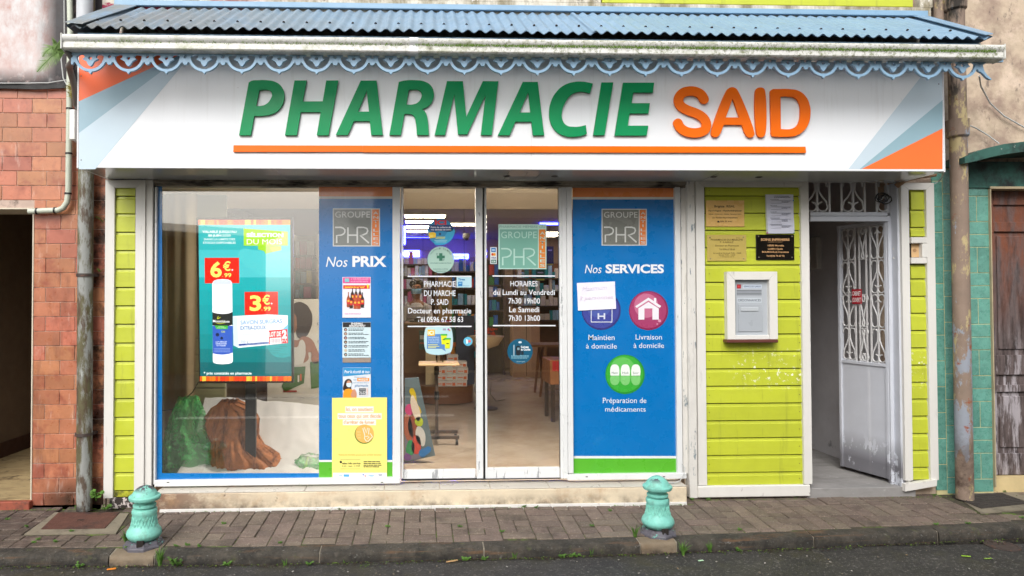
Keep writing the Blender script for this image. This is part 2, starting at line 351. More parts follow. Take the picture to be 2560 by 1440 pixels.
m_paver = mat('brown_paver', (106,93,83), .72, var=.2, vs=10, bump=.5, bs=160, rand=.2, hue=.015, stains=(dict(c=(178,160,142), scale=90, lo=.58, hi=.68, amt=.65, det=3), dict(c=(66,56,50), scale=5, lo=.52, hi=.68, amt=.7), dict(c=(54,44,40), scale=8, lo=.38, hi=.56, amt=.75, zone=(('X',-1.7,-2.4),))))
m_joint = mat('mossy_joint', (62,56,44), .95, var=.3, vs=30, bump=.4, bs=80, stains=(dict(c=(88,110,40), scale=7, lo=.50, hi=.60, amt=.9),))
m_kerb = mat('dark_kerb_stone', (66,61,53), .85, var=.35, vs=14, bump=1.0, bs=55, rand=.08, stains=(dict(c=(40,38,33), scale=6, lo=.46, hi=.62), dict(c=(104,76,50), scale=7, lo=.55, hi=.66, amt=.7, stretch=(.35,1,5)), dict(c=(150,150,146), scale=60, lo=.60, hi=.70, amt=.6), dict(c=(84,92,44), scale=10, lo=.60, hi=.7, amt=.5), dict(c=(24,22,20), scale=9, lo=.35, hi=.6, zone=(('Z',-.075,-.105),))))
m_kerb2 = mat('sandy_kerb_stone', (118,105,87), .85, var=.18, vs=10, bump=.6, bs=40, stains=(dict(c=(110,94,74), scale=8, lo=.5, hi=.65, stretch=(.6,1,2)), dict(c=(50,44,38), scale=9, lo=.4, hi=.6, zone=(('Z',-.07,-.105),))))
m_mortar = mat('kerb_mortar', (140,132,118), .9, var=.15)
m_asphalt = mat('wet_asphalt', (58,56,54), .62, var=.22, vs=7, bump=.9, bs=150, stains=(dict(c=(40,39,38), scale=1.6, lo=.45, hi=.62, amt=.8), dict(c=(128,124,118), scale=62, lo=.58, hi=.66, amt=.8, det=3), dict(c=(28,27,26), scale=70, lo=.60, hi=.7, amt=.6, det=2), dict(c=(150,146,138), scale=48, lo=.735, hi=.75, amt=.8, det=2), dict(c=(66,62,36), scale=3, lo=.5, hi=.66, amt=.6, zone=(('Y',-1.30,-1.0),))))
m_boll = mat('turquoise_bollard_paint', (126,196,180), .55, var=.16, vs=16, bump=.2, bs=50, obj=True, stains=(dict(c=(60,130,116), scale=9, lo=.55, hi=.75, amt=.6), dict(c=(40,42,44), scale=16, lo=.62, hi=.64), dict(c=(96,84,60), scale=7, lo=.56, hi=.70, amt=.5, stretch=(1,1,.4)), dict(c=(74,74,82), scale=12, lo=.44, hi=.46, zone=(('Z',.335,.358),)), dict(c=(30,34,36), scale=18, lo=.43, hi=.47, zone=(('Z',.062,.03),))))
m_boll2 = mat('worn_turquoise_bollard_paint', (120,192,178), .55, var=.16, vs=16, bump=.2, bs=50, obj=True, stains=(dict(c=(60,130,116), scale=9, lo=.55, hi=.75, amt=.6), dict(c=(40,42,44), scale=11, lo=.63, hi=.65), dict(c=(96,84,60), scale=7, lo=.56, hi=.70, amt=.5, stretch=(1,1,.4)), dict(c=(74,74,82), scale=8, lo=.47, hi=.49, zone=(('Z',.335,.358),)), dict(c=(30,34,36), scale=18, lo=.43, hi=.47, zone=(('Z',.062,.03),))))
m_bollb = mat('bare_bollard_base', (92,90,98), .5, var=.15, vs=14, bump=.2, bs=40, obj=True, stains=(dict(c=(104,196,178), scale=11, lo=.60, hi=.61), dict(c=(50,46,44), scale=9, lo=.52, hi=.62)))
m_rust = mat('rusty_cover', (84,52,42), .8, var=.2, vs=14, bump=.5, bs=90, stains=(dict(c=(56,38,34), scale=5, lo=.5, hi=.65),))
m_grate = mat('dark_grate', (58,52,48), .75, var=.2, vs=14, bump=.8, bs=120)
m_conc = mat('old_concrete', (122,114,98), .9, var=.16, vs=9, bump=.4, bs=60, stains=(dict(c=(80,72,62), scale=6, lo=.5, hi=.64, amt=.8),))
m_concgrey = mat('grey_floor', (138,136,134), .75, var=.12, vs=6, bump=.2, bs=40, stains=(dict(c=(100,98,96), scale=5, lo=.5, hi=.65, amt=.6, stretch=(.4,2,1)), dict(c=(190,188,186), scale=12, lo=.62, hi=.7, amt=.5)))
m_wallgrey = mat('grey_corridor_wall', (188,188,192), .8, var=.08, bump=.15, bs=20, stains=(dict(c=(60,58,60), scale=8, lo=.58, hi=.7, amt=.6, zone=(('Z',.5,.2),)),))
m_passwall = mat('brown_passage_wall', (112,98,84), .8, var=.1)
m_passdark = mat('passage_skirting', (70,46,38), .7, var=.15)
m_passfloor = mat('beige_passage_floor', (164,144,106), .6, var=.12, vs=5, stains=(dict(c=(104,84,58), scale=4, lo=.5, hi=.66, stretch=(.6,2.5,1), amt=.8), dict(c=(60,44,32), scale=7, lo=.55, hi=.65, amt=.8)))
m_redstep = mat('red_step', (150,78,58), .7, var=.15, stains=(dict(c=(70,50,40), scale=6, lo=.5, hi=.65),))
m_gate = mat('grey_white_gate', (196,200,208), .45, var=.04, stains=(dict(c=(116,116,122), scale=4, lo=.44, hi=.45, zone=(('Z',.42,.20),), stretch=(2,2,1)), dict(c=(170,120,80), scale=30, lo=.72, hi=.76, amt=.7)))
m_gateiron = mat('white_ironwork', (206,206,206), .45, var=.05, stains=(dict(c=(150,96,60), scale=26, lo=.68, hi=.72, amt=.8),))
m_wood = mat('weathered_door_wood', (92,80,78), .7, var=.25, vs=10, bump=.5, bs=30, stretch=(5,5,.5), stains=(dict(c=(48,38,36), scale=5, lo=.45, hi=.62, stretch=(4,1,.6)), dict(c=(116,66,44), scale=3, lo=.38, hi=.58, zone=(('Z',1.2,1.9),), stretch=(3,1,.7)), dict(c=(168,162,166), scale=7, lo=.48, hi=.58, amt=.85, stretch=(3,1,.4), zone=(('Z',1.35,.9),))))
m_brownwood = mat('brown_wood', (122,82,56), .5, var=.15, vs=8, stretch=(1,6,6))
m_mahog = mat('dark_red_ledge', (96,52,44), .5, var=.12, stretch=(1,6,6))
m_leaf = mat('weed_leaf', (76,110,44), .55, var=.2, vs=40, rand=.2, spec=.3)
m_leaf2 = mat('fern_leaf', (104,132,72), .55, var=.2, vs=40, spec=.3)
m_leafdry = mat('dry_fern', (150,142,70), .6, var=.3, vs=40, spec=.3)
m_moss = mat('moss_clump', (98,132,40), .95, var=.3, vs=60, bump=.6, bs=120)
m_soil = mat('black_mould_base', (46,40,36), .95, var=.3, vs=20, bump=.6, bs=40, stains=(dict(c=(190,180,176), scale=26, lo=.52, hi=.56),))
m_glass = glass_mat('shop_glass', (.94,.94,.91), 3.0, 1.52)
m_floor = mat('polished_floor', (188,176,162), .10, var=.08, vs=2.2, spec=.5, stains=(dict(c=(146,120,96), scale=1.3, lo=.45, hi=.65, amt=.6),))
m_ceil = mat('cream_ceiling', (230,220,200), .8, var=.03)
m_ceilg = mat('grey_ceiling', (172,166,166), .8, var=.03)
m_inwall = mat('interior_wall', (186,158,130), .8, var=.06)
m_intile = mat('window_back_panel', (152,152,136), .7, var=.05)
m_shelf = mat('shelf_board', (150,118,86), .55, var=.1)
m_shelfd = mat('dark_shelf', (84,70,66), .55, var=.1)

# ================================================================== ground
border = [(-700,1366),(0,1370),(310,1369.5),(620,1367),(1000,1358),(1400,1348),(2000,1327),(2560,1302),(3300,1262)]
front = [(-700,1384),(0,1386),(310,1385.5),(620,1383),(1000,1374),(1400,1363),(2000,1341),(2560,1315),(3300,1275)]
BW = [G(*p) for p in border]; FW = [G(*p) for p in front]
def interp(tab, X):
    for a, b in zip(tab, tab[1:]):
        if a.x <= X <= b.x: return a.y+(b.y-a.y)*(X-a.x)/(b.x-a.x)
    return tab[0].y if X < tab[0].x else tab[-1].y
ROADZ = -0.112
XL, XR = BW[0].x, BW[-1].x
mb = MB()
mb.grid(lambda u, v: (-30+60*u, -30+29.25*v, ROADZ + (0.012*math.sin(u*160)*math.cos(v*40) if v < .98 else 0)*0.3), 60, 60)
road = structure(mb.build('road', m_asphalt))
mb = MB(); mb.box(-40, 40, -45, 40, -.6, -.3); structure(mb.build('ground', mat('earth', (90,82,70), .95, var=.2)))
# pavement bed under the pavers
mb = MB(); n = 60
for i in range(n):
    x0 = XL+(XR-XL)*i/n; x1 = XL+(XR-XL)*(i+1)/n
    a, b = interp(BW,x0), interp(BW,x1)
    z = lambda y: gz(y)-.006
    mb.add([(x0,a,z(a)),(x1,b,z(b)),(x1,.35,-.009),(x0,.35,-.009),(x0,a,-.25),(x1,b,-.25)], [(0,1,2,3),(4,5,1,0)])
pavement = structure(mb.build('pavement', m_joint))
# pavers: basket weave with a few changes, every brick its own piece
holes = []      # (x0,x1,y0,y1) left out for the inspection covers
def cover_quad(pts): return [G(*p) for p in pts]
CL = cover_quad([(137,1282),(322,1284),(290,1334),(60,1337)])
CR = cover_quad([(2372,1227),(2520,1222),(2640,1268),(2452,1284)])
for q in (CL, CR):
    holes.append((min(p.x for p in q)+.0, max(p.x for p in q)-.0, min(p.y for p in q)+.0, max(p.y for p in q)))
CELL = .215; GAP = .005
def paver_mesh(wx, wy):
    mb = MB(); mb.box(-wx/2+GAP/2, wx/2-GAP/2, -wy/2+GAP*1.15, wy/2-GAP*1.15, -.045, 0, .004); return mb.mesh('paver')
PM = {}
cands = []
ncx = int((XR-XL)/CELL)
for i in range(ncx):
    for j in range(5):
        x0 = XL+i*CELL; y1 = .02-j*CELL + .02*math.sin(i*1.7)
        k = random.random()
        if (i+j) % 2 == (0 if k > .2 else 1): pcs = [(x0,x0+CELL,y1-CELL/2,y1),(x0,x0+CELL,y1-CELL,y1-CELL/2)]
        else: pcs = [(x0,x0+CELL/2,y1-CELL,y1),(x0+CELL/2,x0+CELL,y1-CELL,y1)]
        if random.random() < .85:
            p = pcs.pop(); xm = (p[0]+p[1])/2; ym = (p[2]+p[3])/2
            pcs += ([(p[0],xm,p[2],p[3]),(xm,p[1],p[2],p[3])] if p[1]-p[0] > p[3]-p[2] else [(p[0],p[1],p[2],ym),(p[0],p[1],ym,p[3])])
        for p in pcs:
            lim = max(interp(BW,p[0]), interp(BW,p[1]))
            a = max(p[2], lim+.002)
            if p[3]-a < .03: continue
            if any(p[0] < h[1]-.01 and p[1] > h[0]+.01 and a < h[3]-.01 and p[3] > h[2]+.01 for h in holes):
                # inside a cover's rectangle: keep only what lies clearly outside
                done = False
                for h in holes:
                    if p[0] < h[1]-.01 and p[1] > h[0]+.01 and a < h[3]-.01 and p[3] > h[2]+.01:
                        if h[2]-a > .04: cands.append((p[0],p[1],a,h[2]-.003)); done = True
                        if h[0]-p[0] > .04: cands.append((p[0],h[0]-.003,max(a,h[2]),p[3]))
                        elif p[1]-h[1] > .04: cands.append((h[1]+.003,p[1],max(a,h[2]),p[3]))
                continue
            cands.append((p[0],p[1],a,p[3]))
vx0, vx1 = P(-60,1320,-.4).x, P(2620,1300,-.4).x
vis = [c for c in cands if vx0 < (c[0]+c[1])/2 < vx1]; rest = [c for c in cands if not vx0 < (c[0]+c[1])/2 < vx1]
vis.sort(key=lambda c: -(c[1]-c[0])*(c[3]-c[2])); rest += vis[300:]; vis = vis[:300]
for c in vis:
    wx, wy = round(c[1]-c[0],3), round(c[3]-c[2],3)
    if (wx,wy) not in PM: PM[(wx,wy)] = paver_mesh(wx,wy)
    cx, cy = (c[0]+c[1])/2, (c[2]+c[3])/2
    local('paver', PM[(wx,wy)], m_paver, pavement, (cx,cy,gz(cy)+random.uniform(-.003,.002)), (math.atan(FALL)+random.uniform(-.02,.02), random.uniform(-.012,.012), random.uniform(-.012,.012)))
mb = MB()
for c in rest:
    za = gz(c[2]); zb = gz(c[3]); g = GAP/2
    mb.add([(c[0]+g,c[2]+g,za),(c[1]-g,c[2]+g,za),(c[1]-g,c[3]-g,zb),(c[0]+g,c[3]-g,zb),(c[0]+g,c[2]+g,za-.04),(c[1]-g,c[2]+g,za-.04),(c[1]-g,c[3]-g,zb-.04),(c[0]+g,c[3]-g,zb-.04)],
           [(0,1,2,3),(0,4,5,1),(1,5,6,2),(2,6,7,3),(3,7,4,0)])
if rest: mb.build('pavers', m_paver, pavement)['kind'] = 'stuff'
# kerb
kerb = bpy.data.objects.new('kerb', None); col.objects.link(kerb); kerb['kind'] = 'structure'
joints = [-650,-120,286,396,800,1211,1615,1712,2085,2440,2800,3250]
for a, b in zip(joints, joints[1:]):
    light = (a, b) in ((286,396),(1615,1712))
    xa, xb = G(a+2,1375).x, G(b-2,1375).x
    rows = []; nseg = max(3, int((xb-xa)/.06))
    for i in range(nseg+1):
        X = xa+(xb-xa)*i/nseg; yb = interp(BW,X); yf = interp(FW,X)
        e = .004*(random.random()-.5); dz = -.003 if light else 0
        rows.append([(X,yb-.003,-.28),(X,yb-.003,gz(yb)+dz+e),(X,(yb+yf)/2,gz(yf)+dz+.002+e),(X,yf+.006+e,gz(yf)-.003+dz),(X,yf-.008+e,gz(yf)-.014+dz),(X,yf-.013+2*e,gz(yf)-.03),(X,yf-.018+2*e,-.28)])
    mb = MB(); m_ = len(rows[0])
    mb.add([q for r in rows for q in r], [(i*m_+k, i*m_+k+1, (i+1)*m_+k+1, (i+1)*m_+k) for i in range(nseg) for k in range(m_-1)] + [tuple(range(m_)), tuple(nseg*m_+k for k in range(m_-1,-1,-1))])
    o = mb.build('kerb_stone', m_kerb2 if light else m_kerb, kerb, smooth=True, angle=50)
    # mortar joint
    X = G(b,1375).x; yb, yf = interp(BW,X), interp(FW,X)
    mb = MB(); mb.add([(X-.012,yb,gz(yb)-.004),(X+.012,yb,gz(yb)-.004),(X+.012,yf+.002,gz(yf)-.010),(X-.012,yf+.002,gz(yf)-.010),(X+.012,yf-.008,-.25),(X-.012,yf-.008,-.25)],[(0,1,2,3),(3,2,4,5)])
    mb.build('mortar_joint', m_mortar, kerb)
# white line markings and the far side of the street (seen mirrored in the glass)
for y0, y1 in ((-4.50,-4.34),(-6.42,-6.22)):
    mb = MB(); mb.box(-3.4, .45, y0, y1, ROADZ+.002, ROADZ+.007)
    structure(mb.build('road_marking', mat('road_paint', (205,205,200), .7, var=.2, vs=14, stains=(dict(c=(90,88,84), scale=18, lo=.55, hi=.6),))))
mb = MB(); mb.box(-16,16,-9.2,-6.9,-.3,.0,.02); structure(mb.build('far_pavement', m_conc))

# inspection covers
def ground_quad(q, inset, top, mname, nm, parent):
    c = sum(q, Vector((0,0,0)))/4
    v = [c+(p-c)*(1-inset) for p in q]
    mb = MB(); z = lambda p, d: (p.x,p.y,gz(p.y)+d)
    mb.add([z(p,top) for p in v]+[z(p,top-.05) for p in v], [(0,1,2,3),(0,4,5,1),(1,5,6,2),(2,6,7,3),(3,7,4,0)])
    return mb.build(nm, mname, parent)
def rectq(q):
    x0, x1, y0, y1 = min(p.x for p in q), max(p.x for p in q), min(p.y for p in q), max(p.y for p in q)
    return [Vector((x0,y1,0)),Vector((x1,y1,0)),Vector((x1,y0,0)),Vector((x0,y0,0))]
for q, inner, lab, im, slots in ((CL, [(146,1284),(300,1283),(262,1323),(103,1325)], 'rusty brown inspection cover in concrete surround below the lichened downpipe', m_rust, 0),
                      (CR, [(2379,1241),(2505,1235),(2575,1260),(2453,1273)], 'dark cast grate in pale concrete surround near the brown wooden door', m_grate, 1)):
    c = sum(q, Vector((0,0,0)))/4
    t = thing('inspection_cover', lab, 'manhole cover', (c.x,c.y,gz(c.y)))
    ground_quad(rectq(q), .0, -.004, m_joint, 'bed', t)
    ground_quad(q, .0, .004, m_conc, 'surround', t)
    qi = [G(*p) for p in inner]
    lid = ground_quad(qi, 0, .009, im, 'lid', t)
    if slots:
        for l in range(8):
            v = (l+.5)/8; a = qi[0].lerp(qi[3],v); b = qi[1].lerp(qi[2],v); d = (b-a)*.03
            mb = MB(); a += d; b -= d; mb.add([(a.x,a.y-.006,gz(a.y)+.0125),(b.x,b.y-.006,gz(b.y)+.0125),(b.x,b.y+.006,gz(b.y)+.0125),(a.x,a.y+.006,gz(a.y)+.0125),(a.x,a.y-.006,gz(a.y)+.006),(b.x,b.y-.006,gz(b.y)+.006),(b.x,b.y+.006,gz(b.y)+.006),(a.x,a.y+.006,gz(a.y)+.006)],[(0,1,2,3),(0,4,5,1),(1,5,6,2),(2,6,7,3),(3,7,4,0)]); mb.build('grate_rib', im, t)
    else:
        p = qi[0].lerp(qi[2],.5); mb = MB(); mb.box(p.x-.022,p.x+.022,p.y-.01,p.y+.006,gz(p.y)+.006,gz(p.y)+.0105); mb.build('lifting_slot', m_gap, t)
c = G(2490,1363) if False else PZ(2505,1365,ROADZ)
t = thing('valve_cover', 'small round iron valve cover set in asphalt at far right', 'manhole cover', c)
mb = MB(); mb.lathe([(.10,0),(.10,.006),(.085,.007),(.083,.004),(.0,.005)], c, 28, cap=False); mb.build('lid', m_iron, t, True)

# ================================================================== left neighbour
XP = lambda px, py=800, Y=0.0: P(px,py,Y).x
ZP = lambda py, px=1100, Y=0.0: P(px,py,Y).z
lh = thing('tiled_house', 'left neighbouring house with stained pink plaster above orange brick tiles', 'building', (-4,0.1,0))
XD0, XD1 = -3.9, XP(83); XW1 = XP(266); ZH = ZP(522,80); ZT = ZP(214,80)
mb = MB(); mb.box(-7,XD0,.0,.3,-.2,ZT); mb.box(XD1,XW1,.0,.3,-.2,ZT); mb.box(XD0,XD1,.0,.3,ZH,ZT)
wall = mb.build('tiled_wall', m_grout, lh)
mb = MB(); mb.box(-7,XW1-.02,-.012,.3,ZT+.002,6.5); mb.build('plaster_wall', m_plL, lh)
TW, TH = .2135, .1075
_tm = {}
def tile_obj(x0,x1,z0,z1,Y,m,parent,name='tile',d=.014,b=.0025):
    k = (round(x1-x0,3),round(z1-z0,3),name)
    if k not in _tm:
        q = MB(); q.box(-k[0]/2,k[0]/2,0,d,-k[1]/2,k[1]/2,b); _tm[k] = q.mesh(name)
    pl_ = parent.location
    return local(name,_tm[k],m,parent,((x0+x1)/2-pl_.x,Y+random.uniform(-.0008,.0008)-pl_.y,(z0+z1)/2-pl_.z),(random.uniform(-.006,.006),0,random.uniform(-.006,.006)))
Zr0 = ZP(537,150); X0 = XP(153,560)
r = 0; cnt = 0
z = Zr0
rows = []
while z > .02: rows.append((z,len(rows))); z -= TH
z = Zr0+TH; k = -1
while z-TH < ZT-.02: rows.append((z,k)); z += TH; k -= 1
for zt, k in rows:
    zb = max(zt-TH, .012); ztt = min(zt, ZT-.004)
    if ztt-zb < .03: continue
    xo = X0+(TW/2 if k % 2 else 0)
    i0 = math.floor((-4.6-xo)/TW)
    for i in range(i0, i0+14):
        a, b = xo+i*TW, xo+(i+1)*TW
        a += .0016; b -= .0016; b = min(b, XW1)
        if b-a < .03: continue
        segs = [(a,b)]
        if zb < ZH-.02:          # beside the doorway
            segs = []
            if a < XD0-.03: segs.append((a,min(b,XD0)))
            if b > XD1+.03: segs.append((max(a,XD1+.004),b))
            zt2 = ztt
        for (p,q) in segs:
            zz = zb+.0015
            if zb < ZH and ztt > ZH and p < XD1-.05: zz = ZH+.004
            if q-p > .03 and q > -4.4: tile_obj(p,q,zz,ztt-.0015,-.0045,m_tile,lh,'tile')
mb = MB(); mb.box(XD1-.006,XD1+.003,-.008,.3,.03,ZH+.01); mb.box(XD0,XD1,-.008,.3,ZH-.004,ZH+.006); mb.build('door_edging', mat('pale_edge', (200,190,170), .6), lh)
mb = MB(); mb.box(-4.6,XD1+.01,-.05,.0,-.02,.055,.004); mb.build('step', m_redstep, lh)
# passage behind the doorway
FZ = .06
mb = MB(); mb.box(XD0-.1,XW1-.03,.0,6,FZ-.1,FZ); structure(mb.build('passage_floor', m_passfloor))
mb = MB(); mb.box(XD0-.2,XD0,.3,6,FZ,2.6); mb.box(XW1-.25,XW1-.15,.3,6,FZ,2.6); mb.box(XD0,XW1-.25,5.9,6.1,FZ,2.6); structure(mb.build('passage_wall', m_passwall))
mb = MB(); mb.box(XD0,XD0+.012,.3,5.9,FZ+.001,FZ+.14); structure(mb.build('passage_skirting', m_passdark))
mb = MB(); mb.box(XD0-.2,XW1-.03,.3,6.1,2.6,2.7); structure(mb.build('passage_ceiling', m_passwall))

# downpipe of the left house
def pipe_thing(name, lab, pts, r, m, n=16): 
    p = Vector(pts[-1]); t = thing(name, lab, 'pipe', p); mb = MB(); mb.tube(pts, r, n); mb.build('pipe', m, t, True); return t
yp = -.085
px_ = XP(213,700,yp); rp = (XP(233,700,yp)-XP(196,700,yp))/2
lp = pipe_thing('downpipe', 'grey lichen-covered downpipe in front of orange brick tiles', [(px_+.003,yp,6.2),(px_,yp,2.0),(px_+.004,yp,.0)], rp, m_pipeL, 20)
for zc in (ZP(688,213,yp), ZP(1085,213,yp)):
    mb = MB(); mb.tube([(px_,yp,zc-.011),(px_,yp,zc+.011)], rp+.007, 20); mb.box(px_-rp-.02,px_+rp+.01,yp+rp*.3,.0,zc-.008,zc+.008); mb.build('bracket', m_iron, lp, True)
# pale ribbed conduit with elbow
yc = -.05
c_pts = [P(173,-60,yc),P(176,60,yc),P(174,200,yc),P(173,300,yc),P(171,480,yc),P(168,505,yc),P(158,520,yc),P(145,526,yc),P(110,527,yc),P(72,529,yc)]
ct = thing('conduit', 'pale ribbed plastic conduit bending left above the dark doorway', 'pipe', c_pts[-1])
mb = MB(); rr = .021; mb.tube(c_pts, rr, 14); mb.build('tube', m_conduit, ct, True)
mb = MB()
for k in range(60):
    q = P(174.5-k*.055, 205+k*4.6, yc); mb.tube([q+Vector((0,0,-.0022)),q+Vector((0,0,.0022))], rr+.0012, 14)
mb.build('ribs', m_conduit, ct, True)
for px, py, hz in ((174,272,0),(172,384,0),(170,484,0),(138,526,1),(93,528,1)):
    q = P(px,py,yc); d = Vector((.006,0,0)) if hz else Vector((0,0,.006)); mb = MB(); mb.tube([q-d,q+d], rr+.004, 14); mb.build('clip', m_black, ct, True)
# cables along the top of the tiles
ca = thing('cable_bundle', 'sagging black cable bundle along top of orange tiles', 'cable', P(80,216,-.03))
for k in range(5):
    mb = MB(); mb.tube([P(-200,206+k*3,-.03), P(20,210+k*2.6,-.03), P(90,213+k*2.4,-.035), P(150,211+k*2.2,-.03), P(172,206+k*3,-.03)], .006, 6); mb.build('cable', m_cable, ca, True)
mb = MB(); mb.tube([P(-100,208,-.045),P(60,208,-.045),P(120,207,-.045),P(160,201,-.045),P(172,198,-.06)], .004, 6); mb.build('wire', m_conduit2, ca, True)
mb = MB(); mb.tube([P(160,-40,-.03),P(161,90,-.04),P(153,150,-.05),P(158,195,-.06),P(170,218,-.06)], .004, 6); tag(mb.build('wire', m_conduit2, None, True), 'thin pale wire hanging beside the left gutter end', 'wire')
# grey corner post above the roof
cp = thing('corner_pipe', 'pale grey rain pipe standing above the left end of blue roof', 'pipe', (XP(210,40,-.12),-.12,3.4))
mb = MB(); xx = XP(212,40,-.12); mb.tube([(xx,-.12,3.45),(xx,-.12,6.3)], .055, 18); mb.build('pipe', mat('pale_pipe',(186,190,194),.5,var=.08,stains=(dict(c=(60,56,54),scale=9,lo=.6,hi=.7,stretch=(1,1,.3)),)), cp, True)

# ================================================================== right neighbour
rh = thing('teal_tiled_house', 'right neighbouring house with peeling beige plaster above teal tiles', 'building', (4.4,.1,0))
XA = XP(2337,800); XB = XP(2482,800); ZC = ZP(420,2450); ZDT = ZP(470,2500)
mb = MB(); mb.box(XA,8,.03,.3,ZC,6.5); mb.build('plaster_wall', m_plR, rh)
mb = MB(); mb.box(XA,XB,.02,.3,-.2,ZC); mb.box(XB,8,.02,.3,ZDT,ZC); mb.box(XB+1.05,8,.02,.3,-.2,ZDT); mb.build('tiled_wall', m_tgrout, rh)
# narrow strip of tiles left of the pipe
z = ZP(1228,2350); k = 0; TZ = .2
xs0, xs1, xs2 = XA+.003, XP(2366), XP(2392)
ztop = ZC-.01
while z < ztop:
    tile_obj(xs0,xs1-.002,z+.002,min(z+TZ-.002,ztop),.0165,m_teal,rh,'tile')
    z += TZ
z = ZP(1228,2350)-.1
while z < ztop:
    tile_obj(xs1+.002,xs2-.002,max(z+.002,.0),min(z+TZ-.002,ztop),.0165,m_teal,rh,'tile'); z += TZ
# strip right of the pipe: two lying courses, then a standing pair
xa, xb = XP(2421), XB-.002
mb_z = ZP(1232,2450); seq = [('h',.1),('h',.1),('v',.2)]; k = 1; z = mb_z
while z < ztop-.02:
    t_, h_ = seq[k % 3]; zt = min(z+h_, ztop)
    if t_ == 'h': tile_obj(xa+.002,xb,z+.002,zt-.002,.0165,m_teal,rh,'tile')
    else:
        xm = (xa+xb)/2; tile_obj(xa+.002,xm-.002,z+.002,zt-.002,.0165,m_teal,rh,'tile'); tile_obj(xm+.002,xb,z+.002,zt-.002,.0165,m_teal,rh,'tile')
    z += h_; k += 1
# lintel, curved canopy
mb = MB(); mb.box(XP(2421),8,.0,.02,ZDT+.002,ZC+.05); mb.build('lintel', m_tealwall, rh)
mb = MB(); mb.box(XB-.006,XB+.002,-.004,.1,.05,ZDT); mb.box(XB-.006,8,-.004,.1,ZDT-.006,ZDT+.012); mb.build('door_edging', mat('pale_edge2', (170,156,126), .7, var=.2), rh)
yk = -.22
up = [P(2412,393,yk),P(2440,380,yk),P(2475,368,yk),P(2510,360,yk),P(2560,354,yk),P(2700,350,yk),P(3000,352,yk)]
lo = [P(2412,408,yk),P(2440,403,yk),P(2475,393,yk),P(2510,386,yk),P(2560,379,yk),P(2700,374,yk),P(3000,376,yk)]
mb = MB(); nn = len(up)
mb.add([p for p in up]+[p for p in lo]+[(p.x,.05,p.z) for p in up]+[(p.x,.05,p.z) for p in lo],
       [(i,i+1,nn+i+1,nn+i) for i in range(nn-1)]+[(2*nn+i,2*nn+i+1,i+1,i) for i in range(nn-1)]+[(nn+i,nn+i+1,3*nn+i+1,3*nn+i) for i in range(nn-1)]+[(0,nn,3*nn,2*nn)])
mb.build('canopy', m_tealwall, rh)
# weathered door
dx0, dx1, dz0, dz1 = XB+.004, XB+1.04, ZP(1196,2520), ZDT-.006
dr = MB(); dr.box(dx0,dx1,.12,.17,dz0,dz1); door = dr.build('door', m_wood, rh)
for (a,b,c,d) in ((.0,.10,0,1),(.47,.53,0,1),(.90,1,0,1)):
    mb = MB(); mb.box(dx0+(dx1-dx0)*a,dx0+(dx1-dx0)*b,.098,.121,dz0+.002,dz1-.002,.004); mb.build('stile', m_wood, door)
for a, b in ((0,.075),(.29,.315),(.35,.42),(.855,.89),(.95,1)):
    for u0, u1 in ((.102,.468),(.532,.898)):
        mb = MB(); mb.box(dx0+(dx1-dx0)*u0,dx0+(dx1-dx0)*u1,.100,.121,dz0+(dz1-dz0)*a,dz0+(dz1-dz0)*b,.004); mb.build('rail', m_wood, door)
for a, b in ((.095,.275),(.44,.84)):
    for u0, u1 in ((.13,.44),(.56,.87)):
        mb = MB(); mb.box(dx0+(dx1-dx0)*u0,dx0+(dx1-dx0)*u1,.108,.121,dz0+(dz1-dz0)*a,dz0+(dz1-dz0)*b,.006); mb.build('panel', m_wood, door)
mb = MB(); mb.box(dx0,dx1,.03,.12,-.02,dz0-.005); mb.build('doorstep', mat('cream_step',(196,176,130),.7,var=.15,stains=(dict(c=(110,60,40),scale=9,lo=.6,hi=.66),)), rh)
# pipes on the right
yr = -.12
xr = XP(2402,700,yr); rr = (XP(2420,700,yr)-XP(2383,700,yr))/2
rpipe = pipe_thing('downpipe', 'thick brown-grey peeling downpipe with collar between teal tiles', [(xr-.012,yr,6.2),(xr,yr,2.4),(xr+.002,yr,.0)], rr, m_pipeR, 22)
for y0, y1 in ((300,345),(-25,28)):
    za, zb = ZP(y1,2402,yr), ZP(y0,2402,yr); mb = MB(); mb.lathe([(rr+.004,za),(rr+.016,za+.012),(rr+.02,zb-.02),(rr+.022,zb-.004),(rr+.002,zb)], (xr-.006,yr,0), 22, cap=False); mb.build('collar', m_pipeR, rpipe, True)
rp2 = thing('corner_pipe', 'narrow grey-brown pipe at right end of the upper lime panel', 'pipe', (XP(2345,20,-.05),-.05,3.6))
mb = MB(); xx = XP(2347,20,-.06); mb.tube([(xx,-.06,3.5),(xx,-.06,6.3)], .035, 14); mb.build('pipe', m_pipeR, rp2, True)
mb = MB(); mb.tube([P(2448,190,-.35),P(2452,215,-.15),P(2475,258,-.0),P(2510,290,-.0),P(2560,318,-.0),P(2760,380,.0)], .0055, 6); tag(mb.build('cable', m_conduit2, None, True), 'pale grey cable sagging across beige plaster from the trim corner', 'cable')
mb = MB(); mb.tube([P(2418,311,-.06),P(2440,320,-.01),P(2470,338,-.01),P(2498,359,-.05)], .005, 6); tag(mb.build('cable', m_conduit2, None, True), 'short pale cable between pipe collar and teal canopy', 'cable')
wb = thing('round_box', 'small white round junction box above right roof end', 'junction box', P(2357,58,-.04))
mb = MB(); q = P(2355,58,-.06); mb.tube([q,q+Vector((0,.06,0))], .036, 20); mb.build('lid', m_white, wb, True)

